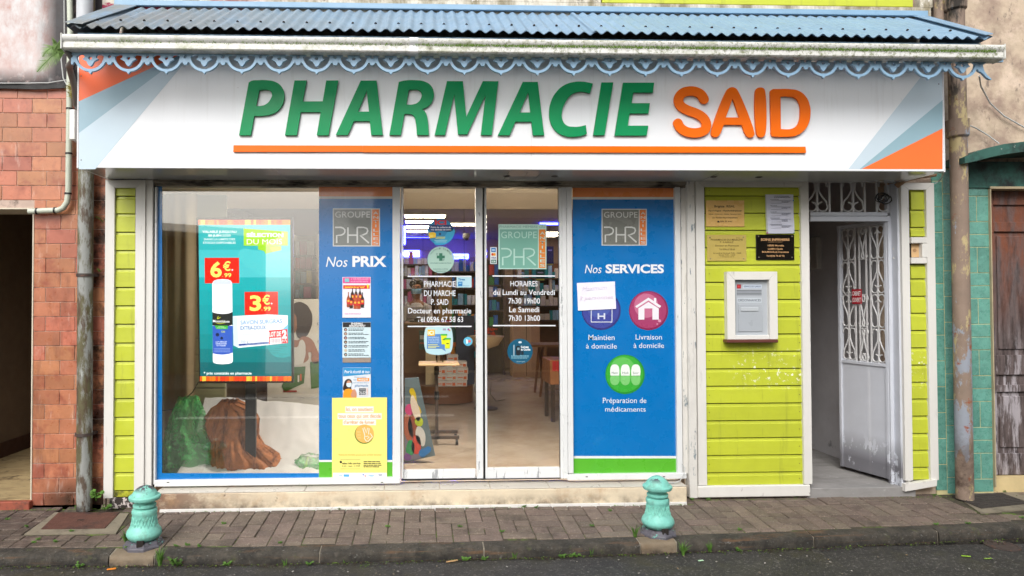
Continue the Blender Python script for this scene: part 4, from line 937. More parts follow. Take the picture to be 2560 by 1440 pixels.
s.poly([(1071,582),(1083,580),(1090,583),(1089,594),(1073,596)],(232,190,40),2,'print'); s.rect(1074,587,1083,593,(240,210,90),3); s.disc(1100,585,3,(24,60,90),l=2,n=14); s.rects([(1091,592,1113,594),(1089,595.5,1112,597)],(200,210,120),2); s.rects([(1086,600,1118,601.5),(1089,604,1116,605.5)],(150,200,214),2)
t, s = sticker('round pale green dossier pharmaceutique sticker on left door leaf', 1102,649.5,33.5,(158,190,178))
for k, ch in enumerate('PHARMACIE ÉQUIPÉE'):
    if ch == ' ': continue
    a = R(212+116*k/16); cx, cy = 1102+28.5*math.cos(a), 649.5+28.5*math.sin(a); s.text(ch,cx-1.5,cy-2.2,cx+1.5,cy+2.2,(104,130,122),1)
s.rects([(1098,633,1106,652)],(40,108,84),1); s.rects([(1092,639,1098,646),(1106,639,1112,646)],(40,108,84),1); s.text('D',1091,633,1095,638,(60,90,80),1); s.text('P',1107,648,1111,653,(60,90,80),1)
s.text('LE DOSSIER PHARMACEUTIQUE',1076,656.5,1128,659,(74,110,98),1,bold=.02); s.text('PARLEZ-EN À VOTRE',1083,671,1120,675,(96,122,114),1); s.text('PHARMACIEN',1090,677,1115,680.5,(96,122,114),1)
t = thing('door_sticker', 'rectangular pale blue Tirez sticker on left door leaf', 'sticker', P(1160,718,YS)); s = Sheet(t, YS, .4)
s.rect(1141.5,692.8,1179,718.5,(170,206,216),1.3,'sticker'); s.text('Tirez',1145,696,1163,701,(24,110,170),2.3,bold=.04); s.rect(1145,704,1156,715.5,(40,124,184),2.3); s.rect(1147,707,1154,709,(150,200,226),3.3); s.text('American',1158,713,1173,715,(40,124,184),2.3)
t = thing('door_sticker', 'square pale ICI needle box recycling sticker on left door leaf', 'sticker', P(1095,883,YS)); s = Sheet(t, YS, .4)
s.poly([(1063,824,1),(1067,818.5,1),(1125,818.5,1),(1129,824,1),(1129,876,1),(1124,882,1),(1069,883,1),(1064,877,1)],(176,210,216),0,'sticker')
s.rect(1069,824,1087,840,(236,186,34),2); s.text('iCI',1071,827,1084,837,(240,240,236),3,bold=.03); s.poly([(1068,836),(1100,835),(1112,842),(1112,872),(1115,879),(1104,872),(1067,872)],(84,130,190),1)
for k,tx in enumerate(('ON REPREND','VOS BOITES','À AIGUILLES')): s.text(tx,1070,842+5.8*k,1098,846+5.8*k,(180,210,232),2,bold=.01)
s.rects([(1070,861,1094,862.5),(1070,865,1098,866.5),(1070,868.5,1090,870)],(220,220,110),2)
for bx,by in ((1103,836),(1112,846)):
    s.poly([(bx-1,by+2),(bx+14,by+2),(bx+12.5,by+25),(bx+1,by+25)],(214,220,30),3+.4*(bx > 1105),'print'); s.rect(bx-2,by-1,bx+15,by+3,(50,170,60),3.7+.4*(bx > 1105)); s.rect(bx+4,by+12,bx+10,by+14,(60,60,30),3.9+.4*(bx > 1105))
s.rects([(1107,821,1115,826)],(150,150,170),2); s.disc(1121,823.5,2.6,(150,60,150),l=2,n=12); s.disc(1124,826,2,(230,150,40),l=2.4,n=12)
t, s = sticker('tiny round light blue sticker near the left door edge', 1170,853.5,11.2,(90,176,206)); s.poly([(1165,848),(1169,849),(1170,858),(1166,860)],(226,236,240),1); s.disc(1174,853,3.6,(214,110,110),l=1,n=14)
t = thing('door_sticker', 'tall payment card logo strip on right door leaf', 'sticker', P(1234,660,YS)); s = Sheet(t, YS, .4)
s.rect(1225.5,618,1242,660,(214,218,220),0,'sticker'); s.rect(1228,619.5,1239.5,630,(40,112,176),1); s.rect(1230,623,1237.5,627,(170,200,224),2); s.rect(1228,632,1239.5,640,(226,206,170),1); s.disc(1231.5,636,3.2,(196,40,36),l=2,n=14); s.disc(1236,636,3.2,(232,150,30),l=2.3,n=14); s.text('VISA',1228,642.5,1240,646.5,(30,50,120),1,bold=.03,shear=.1); s.rect(1228,649,1240,658,(20,110,90),1); s.text('CB',1229.5,651.5,1238.5,656,(226,230,230),2,bold=.03)
t = thing('door_sticker', 'square pale green group membership sticker with orange strip on right door leaf', 'sticker', P(1305,672,YS)); s = Sheet(t, YS, .4)
s.rect(1246,560.5,1366,673,(176,208,196),0,'sticker'); s.text('PHARMACIE MEMBRE DU',1248.5,564,1362.5,570,(110,158,146),1)
phr_logo(s,1247,571,1366,672.5,(112,166,150),(214,124,44),(172,208,196),1346)
t, s = sticker('round dark teal Suivez le Guide sticker low on right door leaf', 1300,878.5,31.7,(14,84,112))
s.disc(1300,855.5,4.6,(200,214,220),2.6,1,n=20); s.poly([(1291,866,1),(1300,866,1),(1302,878,1),(1299,888,1),(1292,888,1),(1290,878,1)],(26,34,42),1); s.rect(1293,869,1299,875,(120,150,160),2); s.rect(1284,862,1285.8,888,(190,204,210),1); s.rect(1303,878,1309,887,(30,40,48),1); s.text('Suivez',1302,864.5,1322,870,(224,230,232),1,bold=.03); s.text('le Guide',1302,871,1326,876.5,(224,230,232),1,bold=.03)
s.lines(1278,1322,[888.5,891.5,894.5],1.5,(130,180,196),1,.2,seed=9); s.text('suivez le guide',1291,903,1312,905,(200,220,224),1)

# services panel
sv = thing('display_window', 'narrow white-framed window covered by blue services vinyl', 'window', P(1560,1198,-.01))
fr(sv,1419,467,1432,1184); fr(sv,1419,1185,1717,1199,YW-.006,.07); fr(sv,1690.5,467,1704,1184.5); fr(sv,1705,467,1717,1184.5,YW+.01,.06,m_post,'side_strip')
for px in (1467,1660): 
    q = P(px,1192,YW-.008); mb = MB(); mb.box(q.x-.008,q.x+.008,q.y,q.y+.004,q.z-.003,q.z+.003); mb.build('drain_slot', m_gap, sv)
pb('pane',1430,466,1693,1190,YGL,.006,m_glass,sv,0)
vs_ = thing('window_vinyl', 'tall blue window vinyl reading Nos SERVICES with round icons', 'sticker', P(1560,1190,YGL-.002))
s = Sheet(vs_, YGL-.0015, .3, coat=.6)
x0,x1 = 1431.5,1691
s.rect(x0,466,x1,492.5,(232,136,74),0,'orange_band'); s.rect(x0,492.5,x1,498.5,(214,214,210),0,'white_band'); s.rect(x0,498.5,x1,1140,BLU,0,'blue_field'); s.rect(x0,1140,x1,1146,(220,222,224),0,'white_band'); s.rect(x0,1146,x1,1186,(86,172,44),0,'green_band')
phr_logo(s,1504,522,1617,614,(120,122,116),(216,120,56),(206,208,204),1598)
s.text('Nos',1462,662,1504,683,(226,230,234),2,shear=.22); s.text('SERVICES',1514,661,1660,683,(230,232,236),2,bold=.035)
def orb(cx, cy, r, c0, c1, c2):
    s.disc(cx,cy,r,c0,l=1); s.disc(cx-1,cy-1,r*.93,c1,l=2); s.disc(cx-r*.12,cy-r*.25,r*.62,c2,l=3)
orb(1503,776,49,(54,54,120),(66,74,150),(76,92,164)); s.frame(1477,764,1531,806,2,(206,212,226),4); s.rects([(1494,783,1498,798),(1509,783,1513,798),(1498,789,1509,792.5)],(206,212,226),4.4,'lettering')
orb(1621.5,776.5,49,(130,40,80),(160,62,104),(190,108,140))
s.poly([(1588,766),(1621,744),(1635,753),(1635,745),(1640.5,745),(1640.5,757),(1653,765),(1649,770),(1621,751),(1592,770)],(226,224,230),4,'house_icon'); s.poly([(1596,771),(1621,755),(1647,771),(1647,799),(1631,799),(1631,771),(1611,771),(1611,799),(1596,799)],(226,224,230),4,'house_icon')
s.disc(1649,802,4,(206,140,170),l=4,n=16); s.disc(1643,810,2,(206,140,170),l=4,n=12)
orb(1562.5,936,49.5,(40,140,50),(58,166,58),(96,186,88))
for k,tx in enumerate(('Matin','Midi','Soir')):
    cx = 1537+26.3*k
    s.poly([(cx-11,939),(cx-11,922,1),(cx-7,913,1),(cx,911,1),(cx+7,913,1),(cx+11,922,1),(cx+11,939)],(226,232,226),4,'capsule'); s.poly([(cx-11,940),(cx+11,940),(cx+11,954,1),(cx+5,962,1),(cx-5,962,1),(cx-11,954,1)],(120,194,112),4,'capsule'); s.text(tx,cx-7.5,929.5,cx+7.5,934.5,(110,130,120),5)
for tx,a,b,c,d in (('Maintien',1471,837,1536.5,850),('à domicile',1465,859,1542,871.5),('Livraison',1589,836,1655,849),('à domicile',1584,857.5,1660,870),('Préparation de',1507,994.5,1616,1007.5),('médicaments',1513,1017,1614,1029)):
    s.text(tx,a,b,c,d,(214,220,230),2,bold=.004)
t = thing('paper_note', 'handwritten white paper note taped over the blue services vinyl', 'note', P(1490,776,YGL-.01))
Yn = YGL-.0065
mb = MB(); c4 = [P(1442,707.5,Yn),P(1537,703.5,Yn),P(1540,772,Yn),P(1445,776.5,Yn)]
mb.grid(lambda u,v: tuple((c4[0].lerp(c4[1],u)).lerp(c4[3].lerp(c4[2],u),v)+Vector((0,-.002-.0015*math.sin(u*9+v*5),0))), 10, 8); mb.build('sheet', mat('note_paper',(226,224,236),.8,var=.03), t, True)
s = Sheet(t, Yn-.005, .7); s.text('Maximum',1456,717,1517,727,(212,204,222),0,shear=.2,slope=-4); s.text('3 personnes',1448,741,1533,750,(216,202,216),0,shear=.2,slope=-4)

# ================================================================== shop sign
YSG = -.47
sgn = thing('shop_sign', 'long white illuminated-box shop sign reading PHARMACIE SAID', 'sign', P(1276,424,YSG))
X0,X1,Z0,Z1 = RX(193,128,2361,424,YSG)
zsb = Z0
mb = MB(); mb.box(X0+.004,X1-.004,YSG,YSG+.03,Z0+.002,Z1); mb.build('face_panel', m_sign, sgn)
for a,b in ((193,197),(2357,2361)):
    xa, xb = XP(a,300,YSG), XP(b,300,YSG); mb = MB(); mb.box(xa,xb,YSG-.003,YSG+.06,Z0-.004,Z1,.001); mb.build('edge_trim', m_signalu, sgn)
mb = MB(); mb.box(X0+.002,X1-.002,YSG+.03,YSG+.034,Z0,Z1); 
mb.box(X0+.002,X0+.02,YSG+.034,.0,Z0,Z1); mb.box(X1-.02,X1-.002,YSG+.034,.0,Z0,Z1); mb.build('side_panel', m_signalu, sgn)
xj = [X0+.022, XP(700,440,-.3), XP(1268,440,-.3), XP(1790,440,-.3), X1-.022]
for a,b in zip(xj,xj[1:]):
    mb = MB(); mb.box(a+.001,b-.001,YSG+.003,-.012,Z0-.002,Z0+.012,.001); mb.build('soffit_panel', m_soffit, sgn)
for px in (1268,1390,1795,1910):
    q = PZ(px,438,Z0-.003); mb = MB(); mb.lathe([(.026,-.001),(.024,-.004),(.016,-.004),(.016,-.001)],(q.x,-.24,Z0-.002),20,cap=False); mb.build('spotlight_ring', m_black, sgn)
for px in (1228,1312,1345,1775):
    q = XP(px,437,-.24); mb = MB(); mb.box(q-.0015,q+.0015,-.38,-.08,Z0-.0035,Z0-.0022); mb.build('panel_seam', m_black, sgn)
s = Sheet(sgn, YSG, .4, coat=.1)
def tri(pts, c): s.poly(pts, c, 1, 'printed_ray')
tri([(197,136),(452,136),(197,253.5)],(238,98,40)); tri([(452,136),(460,136),(197,333),(197,253.5)],(142,172,186)); tri([(460,136),(479,136),(238,423),(197,423),(197,333)],(184,202,213))
tri([(2356.5,321),(2356.5,423),(2154,422.5)],(244,112,42)); tri([(2356.5,250),(2356.5,321),(2154,422.5),(2149,422.5)],(142,174,186)); tri([(2323,166),(2356.5,166),(2356.5,250),(2149,422.5),(2121,422.5)],(192,208,218))
s.rects([(1327.6,150,1328.4,424)],(186,190,194),1,'panel_joint')
for q in ((203,190),(2347,210),(203,400)): s.disc(q[0],q[1],1.6,(90,90,92),l=2,n=10,name='rivet')
# raised letters
A = lambda pts, ox, sc_: [((p[0]/sc_+ox),(p[1]/sc_))+tuple(p[2:]) for p in pts]
Z = 2.88
letters = [
 (0,[[(1723,975),(1793,596),(1815,584,1),(1860,580,1),(1920,580,1),(1985,593,1),(2028,626,1),(2048,680,1),(2040,740,1),(2005,795,1),(1950,825,1),(1890,835,1),(1832,836),(1806,975)],[(1868,652),(1845,766),(1885,764,1),(1925,747,1),(1952,712,1),(1960,682,1),(1946,656,1),(1915,647,1),(1890,648,1)]]),
 (0,[[(2053,975),(2122,582),(2208,582),(2180,732),(2325,732),(2350,582),(2436,582),(2366,975),(2282,975),(2310,808),(2166,808),(2138,975)]]),
 (850,[[(-29,973),(150,583),(263,583),(308,973),(225,973),(215,873),(100,873),(57,973)],[(192,655),(130,806),(210,806)]]),
 (850,[[(356,973),(424,592),(470,582,1),(540,580,1),(610,590,1),(655,620,1),(675,670,1),(668,720,1),(640,762,1),(592,788),(616,812,1),(628,850,1),(640,973),(555,973),(545,880,1),(535,842,1),(515,825,1),(495,822,1),(464,822),(437,973)],[(495,650),(478,755),(520,755,1),(560,740,1),(585,705,1),(587,675,1),(570,652,1),(535,646,1)]]),
 (850,[[(682,973),(770,587),(884,587),(908,845),(1028,587),(1139,587),(1092,973),(1014,973),(1048,682),(915,968),(850,968),(822,680),(755,973)]]),
 (850,[[(1137,975),(1315,592),(1422,592),(1468,975),(1388,975),(1378,877),(1262,877),(1220,975)],[(1355,663),(1292,812),(1370,812)]]),
 (850,[[(1818,605),(1797,673),(1760,663,1),(1720,662,1),(1670,680,1),(1620,740,1),(1596,810,1),(1602,870,1),(1630,905,1),(1680,915,1),(1730,912,1),(1768,903),(1775,965),(1740,978,1),(1690,985,1),(1620,980,1),(1550,940,1),(1515,880,1),(1506,810,1),(1520,730,1),(1560,660,1),(1620,612,1),(1690,592,1),(1740,590,1),(1790,597,1)]]),
 (850,[[(1823,975),(1882,596),(1965,596),(1903,975)]]),
 (850,[[(1977,977),(2037,598),(2259,598),(2250,668),(2110,668),(2097,745),(2228,745),(2218,818),(2083,818),(2070,907),(2217,907),(2205,977)]]),
]
def stroke_outline(cl, wdt):
    # Catmull-Rom centre line -> outline with round caps
    pts = []
    P_ = [cl[0]]+cl+[cl[-1]]
    for i in range(1,len(P_)-2):
        p0,p1,p2,p3 = P_[i-1],P_[i],P_[i+1],P_[i+2]
        for k in range(4):
            t = k/4; f = lambda a,b,c,d: .5*((2*b)+(-a+c)*t+(2*a-5*b+4*c-d)*t*t+(-a+3*b-3*c+d)*t**3)
            pts.append((f(p0[0],p1[0],p2[0],p3[0]), f(p0[1],p1[1],p2[1],p3[1])))
    pts.append(cl[-1]); Lf, Rt = [], []; h = wdt/2; n = len(pts)
    for i,p in enumerate(pts):
        a, b = pts[max(i-1,0)], pts[min(i+1,n-1)]; tx,ty = b[0]-a[0],b[1]-a[1]; q = math.hypot(tx,ty); nx,ny = -ty/q*h,tx/q*h
        Lf.append((p[0]+nx,p[1]+ny)); Rt.append((p[0]-nx,p[1]-ny))
    def cap(p, a, b):
        a0 = math.atan2(a[1]-p[1],a[0]-p[0]); return [(p[0]+h*math.cos(a0-math.pi*k/8), p[1]+h*math.sin(a0-math.pi*k/8)) for k in range(1,8)]
    return Lf+cap(pts[-1],Lf[-1],Rt[-1])+Rt[::-1]+cap(pts[0],Rt[0],Lf[0])
S_ = stroke_outline([(172,717),(150,682),(110,661),(66,657),(22,668),(-6,697),(-11,735),(8,768),(55,795),(112,816),(162,846),(187,888),(181,930),(150,951),(98,958),(42,948),(2,921),(-17,888)],66)
letters_o = [
 (1700,[S_]),
 (1700,[[(330,660,1),(348,638,1),(373,630,1),(398,638,1),(416,660,1),(530,948,1),(531,974,1),(512,990,1),(486,986,1),(468,965,1),(443,900),(312,900),(287,960,1),(270,983,1),(245,988,1),(225,975,1),(223,950,1)],[(376,710),(325,848),(425,848)]]),
 (1700,[[(540,665,1),(550,640,1),(575,632,1),(600,640,1),(610,665,1),(613,955,1),(603,980,1),(580,990,1),(558,980,1),(548,955,1)]]),
 (1700,[[(648,672),(651,655,1),(664,645,1),(690,643),(790,644,1),(850,656,1),(900,695,1),(930,760,1),(935,820,1),(922,890,1),(885,945,1),(830,978,1),(780,985,1),(690,985),(664,981,1),(654,965,1),(653,950)],[(720,697),(780,697,1),(830,710,1),(857,750,1),(864,815,1),(857,870,1),(835,910,1),(795,930,1),(722,931)]]),
]
for grp, m_ in ((letters,m_green),(letters_o,m_orange)):
    for ox, sp in grp:
        me = to_plane(outline([A(q,ox,Z) for q in sp], ext=.007, bev=.0006, res=8), YSG-.012)
        bm = bmesh.new(); bm.from_mesh(me); bmesh.ops.remove_doubles(bm, verts=bm.verts, dist=1e-5); bmesh.ops.recalc_face_normals(bm, faces=bm.faces); bm.to_mesh(me); bm.free()
        link('letter', me, m_, sgn)
for a,b in ((583,906.7),(907,2015)):
    ya = lambda x: 362.5+(x-583)*3.6/1432
    mb = MB(); pts = [P(a,ya(a)+17,YSG-.014),P(b,ya(b)+16,YSG-.014),P(b,ya(b),YSG-.022),P(a,ya(a),YSG-.022)]
    mb.prism([(p.x,p.z) for p in pts], YSG-.016, YSG-.002); mb.build('underline_bar', m_orange, sgn)
q = RX(180,277,194,352,-.3); mb = MB(); mb.box(q[0],q[1],-.34,-.2,q[2],q[3],.004); tag(mb.build('side_box', m_white, None), 'small white box fixed on the left end of the sign', 'junction box')

# ================================================================== awning roof
YE, YT = -.72, -.045
ze = ZP(80,1300,YE); zt = ZP(33,1300,YT)
xl, xr_ = XP(172,78,YE), XP(2478,100,YE); xlt, xrt = XP(325,35,YT), XP(2292,55,YT)
rf = thing('awning_roof', 'blue corrugated metal awning roof above the shop sign', 'roof', (.6,YE,ze))
PW, AMP = .0765, .0105
def roof_pt(x, v, dz=0): return (x, YE+(YT-YE)*v, ze+(zt-ze)*v + AMP*math.cos(2*math.pi*x/PW)+dz)
nsh = 9; edges = [xl+(xr_-xl)*i/nsh for i in range(nsh+1)]
def vmax(x): 
    return max(0.02, min(1, (x-xl)/(xlt-xl), (xr_-x)/(xr_-xrt)))
for k in range(nsh):
    a, b = edges[k], edges[k+1]+(.05 if k < nsh-1 else 0); nu = int((b-a)/PW*8)
    dz = .004*((k) % 2); tilt = random.uniform(-.004,.004)
    mb = MB(); 
    mb.grid(lambda u,v: roof_pt(a+(b-a)*u, v*vmax(a+(b-a)*u), dz+tilt*u), nu, 3)
    mb.grid(lambda u,v: roof_pt(a+(b-a)*u, v*vmax(a+(b-a)*u), dz+tilt*u-.004), nu, 3)
    mb.build('roof_sheet', m_roofblue, rf, True, 60)
i = 0; x = math.ceil(xl/PW)*PW+PW
screws = MB().lathe([(.009,0),(.009,.002),(.005,.003),(.005,.008),(0.0005,.009)],(0,0,0),8,cap=False).mesh('screw',True)
while x < xr_-.12:
    if i % 2 == 0:
        p = roof_pt(x,.22,.004); local('screw', screws, m_iron, rf, Vector(p)-rf.location, (-.5,0,0))
    x += PW; i += 1
# hips and flashing
def quadstrip(name, pts, th, m, parent):
    mb = MB(); n = len(pts)//2
    mb.add(pts+[(p[0],p[1],p[2]-th) for p in pts], [(0,1,2,3),(7,6,5,4),(0,4,5,1),(1,5,6,2),(2,6,7,3),(3,7,4,0)]); return mb.build(name, m, parent)
quadstrip('hip_flashing', [(xl-.02,YE-.005,ze+.03),(xl+.09,YE-.008,ze+.02),(xlt+.06,YT,zt+.025),(xlt-.10,YT,zt+.03)], .006, m_roofblue, rf)
quadstrip('hip_flashing', [(xr_+.01,YE-.005,ze+.028),(xr_-.05,YE-.008,ze+.02),(xrt-.04,YT,zt+.025),(xrt+.06,YT,zt+.03)], .006, m_roofblue, rf)
quadstrip('end_slope', [(xl-.02,YE,ze+.012),(xlt-.04,YT,zt+.012),(xl-.02,YT,ze+.012),(xl-.03,YT,ze+.01)], .006, m_roofblue, rf)
quadstrip('end_slope', [(xr_+.01,YE,ze+.012),(xrt+.03,YT,zt+.012),(xr_,YT,ze+.012),(xr_+.005,YT,ze+.01)], .006, m_roofblue, rf)
mb = MB(); mb.box(xlt-.11,xrt+.08,YT-.018,YT+.01,zt+.014,zt+.055,.003); mb.build('wall_flashing', m_bluepaint, rf)
mb = MB(); mb.box(xl+.03,xr_-.03,YE+.05,YE+.09,ze-.09,ze-.02); mb.build('eaves_rail', m_bluepaint, rf)
mb = MB(); mb.box(xl+.05,xr_-.05,YE+.10,-.03,ze-.02,ze-.012); mb.build('eaves_lining', m_bluepaint, rf)
# gutter
YGt = -.80
gl, gr_ = P(160,106,YGt), P(2503,132,YGt)
gu = thing('rain_gutter', 'white moss-streaked rain gutter along the awning edge', 'gutter', P(1300,125,YGt))
gxa, gxb = gl.x, gr_.x
sl = (gr_.z-gl.z)/(gxb-gxa)*.55
gz0 = (gl.z+gr_.z)/2
def gut(xa, xb, name, out=0, m=m_gutter):
    prof = [(-.0,.046),(-.018,.046),(-.026,.040),(-.028,.030),(-.022,.012),(-.010,.002),(-.010,-.003),(-.016,-.006),(-.016,-.036),(-.008,-.044),(.07,-.048),(.075,.04),(.071,.04),(.066,-.042),(-.004,-.038),(-.010,-.03),(-.010,-.008),(-.004,0),(-.014,.014),(-.020,.030),(-.016,.038),(0,.040)]
    prof = [(y*(1+out)-out*.002, z*(1+out*.6)) for y,z in prof]
    mb = MB(); n = len(prof); vs = []
    nseg = max(1,int((xb-xa)/.5)); fs = []
    for i in range(nseg+1):
        x = xa+(xb-xa)*i/nseg; zc = gz0+sl*(x-(gxa+gxb)/2)
        vs += [(x,YGt+y,zc+z) for y,z in prof]
    for i in range(nseg):
        fs += [(i*n+k,i*n+(k+1)%n,(i+1)*n+(k+1)%n,(i+1)*n+k) for k in range(n)]
    fs += [tuple(range(n)), tuple(nseg*n+k for k in range(n-1,-1,-1))]
    mb.add(vs,fs); return mb.build(name, m, gu, True, 35)
xm1, xm2 = XP(1024,105,YGt), XP(1046,105,YGt)
gut(gxa,xm1+.01,'gutter_length'); gut(xm2-.01,gxb,'gutter_length'); gut(xm1,xm2,'joint_sleeve',.14,m_alu)
for xx in (gxa,gxb):
    zc = gz0+sl*(xx-(gxa+gxb)/2); sg_ = -1 if xx == gxa else 1
    mb = MB(); mb.box(xx,xx+sg_*.008,YGt-.03,YGt+.078,zc-.05,zc+.05,.003); mb.build('end_cap', m_gutter, gu)
mb = MB(); q = P(162,124,YGt+.03); mb.tube([q+Vector((.01,.0,.0)),q+Vector((.03,.05,-.05)),P(172,165,-.55),P(186,215,-.3),P(190,262,-.12),(px_+.0,yp,ZP(300,200,yp))],.021,10); mb.build('outlet_pipe', mat('grey_flex_pipe',(112,110,106),.6,var=.15), gu, True)
# moss tufts on the gutter lip: too small to pick apart
mb = MB(); rd = random.Random(3)
for k in range(3200):
    u = rd.random()**.75; x = gxa+.05+(gxb-gxa-.1)*u
    if x < XP(1040,105,YGt)+.3*rd.random() and rd.random() < .75: continue
    zc = gz0+sl*(x-(gxa+gxb)/2)-.006+rd.uniform(-.002,.012); y = YGt-.017-rd.random()*.008; h = rd.uniform(.004,.013); a = rd.uniform(-.004,.004)
    mb.add([(x-.003,y,zc),(x+.003,y,zc),(x+a,y-.002,zc+h)],[(0,1,2)])
o = mb.build('moss', m_moss, gu); o['kind'] = 'stuff'

# ================================================================== fretwork
YV = -.745
fw = thing('fretwork_trim', 'light blue scalloped lace fretwork hanging under the gutter', 'trim', P(1300,185,YV))
lA, lB = P(227,150,YV), P(2405,168,YV)
pitch = (lB.x-lA.x)/24; kk = pitch/96.0        # metres per template pixel
def arc(cx, cy, r, a0, a1, n): return [(cx+r*math.cos(R(a0+(a1-a0)*k/n)), cy+r*math.sin(R(a0+(a1-a0)*k/n))) for k in range(n+1)]
# template in pixels, y down, ring centre at (0,0)=y140
top = -18
outer = [(-47.8,top),(47.8,top),(47.8,-2.2)]+arc(48,2,4.2,270,90,8)[0:]+[(47.8,23)]+[(45,23),(42.5,20),(41.5,16)]
ring = arc(0,0,41,24,84,12); 
outer += [(39,17)]+ring+[(3,43.5),(1.2,45.5),(0,47),(-1.2,45.5),(-3,43.5)]+[(-x,y) for x,y in ring[::-1]]+[(-39,17),(-41.5,16),(-42.5,20),(-45,23),(-47.8,23)]+[(-x,y) for x,y in arc(48,2,4.2,90,270,8)]+[(-47.8,-2.2)]
hole = [(-17,-3),(-14.5,1),(-15,5),(-20.5,8.5),(-14,12),(-9.5,14.5),(-7,20),(-4,24.5),(0,27),(4,24.5),(7,20),(9.5,14.5),(14,12),(20.5,8.5),(15,5),(14.5,1),(17,-3),(25,-3.5),(31,-1)]+arc(0,0,34.2,4,176,28)+[(-31,-1),(-25,-3.5)]
dot = arc(0,6,4.6,0,330,11)
me_f = outline([[(x,y) for x,y in outer],[(x,y) for x,y in hole],dot], ext=.009, bev=0)
for v in me_f.vertices: v.co = (v.co.x/KC*kk, -v.co.z, v.co.y/KC*kk)
drop = lambda i: (lA.z+(lB.z-lA.z)*i/24)
for i in range(25):
    off = .012*math.sin(math.pi*i/24)
    local('scallop', me_f, m_bluepaint, fw, Vector((lA.x+pitch*i,YV,drop(i)+off+10*kk))-fw.location, (0,math.atan2(-(lB.z-lA.z),lB.x-lA.x),0))
mb = MB(); mb.box(lB.x+pitch/2+.002,lB.x+pitch*.5+.16,YV-.008,YV+.008,drop(24)+.035,drop(24)+.075); mb.build('end_board', m_bluepaint, fw)
me_h = outline([[(-48,-8),(-30,-6),(-34,2),(-41,4),(-36,22,1),(-16,44),(-24,43,1),(-41,28),(-48,23)]], ext=.009)
for v in me_h.vertices: v.co = (v.co.x/KC*kk, -v.co.z, v.co.y/KC*kk)
local('broken_scallop', me_h, m_bluepaint, fw, Vector((lA.x+pitch*25,YV,drop(25)+10*kk))-fw.location)
mb = MB(); mb.box(lA.x-pitch*.55,lB.x+pitch*.6,YV+.02,YV+.06,(lA.z+lB.z)/2+.055,(lA.z+lB.z)/2+.09); mb.build('backing_rail', m_bluepaint, fw)

# ================================================================== shop interior
IX0, IX1, IY1 = XP(392,800,.1)-.02, XP(1716,800,.1)+.25, 9.0
FZ_ = SZ-.012
mb = MB(); mb.box(IX0-.6,IX1+.6,.121,IY1,-.1,FZ_); structure(mb.build('shop_floor', m_floor))
# floor joints, diagonal tiles
for k in range(26):
    mb = MB(); c = -3+.55*k*.9; y0 = .14; y1 = IY1-.1
    for sgn_ in (1,-1):
        xa = c if sgn_ > 0 else c+1.0
        xs = xa; xe = xa+sgn_*(y1-y0)*.9
        ts = [0,1]
        lo_, hi_ = IX0-.5, IX1+.5
        d = xe-xs; t0 = max(0,min((lo_-xs)/d,(hi_-xs)/d)); t1 = min(1,max((lo_-xs)/d,(hi_-xs)/d))
        if t1-t0 < .02: continue
        A_ = (xs+d*t0,y0+(y1-y0)*t0); B_ = (xs+d*t1,y0+(y1-y0)*t1)
        mb.add([(A_[0]-.003,A_[1],FZ_+.001+.0006*sgn_),(A_[0]+.003,A_[1],FZ_+.001+.0006*sgn_),(B_[0]+.003,B_[1],FZ_+.001+.0006*sgn_),(B_[0]-.003,B_[1],FZ_+.001+.0006*sgn_)],[(0,1,2,3)])
    if mb.f: structure(mb.build('floor_joint', mat('floor_joint',(120,96,76),.5,var=.05)))
mb = MB(); mb.box(IX0-.7,IX0-.6,.12,IY1,FZ_,3.2); structure(mb.build('shop_wall_left', m_inwall))
mb = MB(); mb.box(IX1+.6,IX1+.7,.26,IY1,FZ_,3.2); structure(mb.build('shop_wall_right', m_inwall))
mb = MB(); mb.box(IX0-.7,IX1+.7,IY1,IY1+.1,FZ_,3.2); structure(mb.build('shop_wall_back', m_inwall))
mb = MB(); mb.box(IX0-.7,IX0-.02,.06,.121,-.1,3.2); mb.box(IX1-.2,IX1+.7,.27,.30,-.1,3.2); structure(mb.build('shop_wall_front', m_inwall))
ZLOW = P(1100,524,1.9).z
mb = MB(); mb.box(IX0-.6,IX1+.6,.10,1.9,ZLOW,ZLOW+.08); structure(mb.build('shop_ceiling_front', m_ceil))
ZC2 = ZLOW+.34
mb = MB(); mb.box(IX0-.6,IX1+.6,1.9,IY1,ZC2,ZC2+.08); mb.box(IX0-.6,IX1+.6,1.86,1.9,ZLOW,ZC2); structure(mb.build('shop_ceiling', m_ceilg))
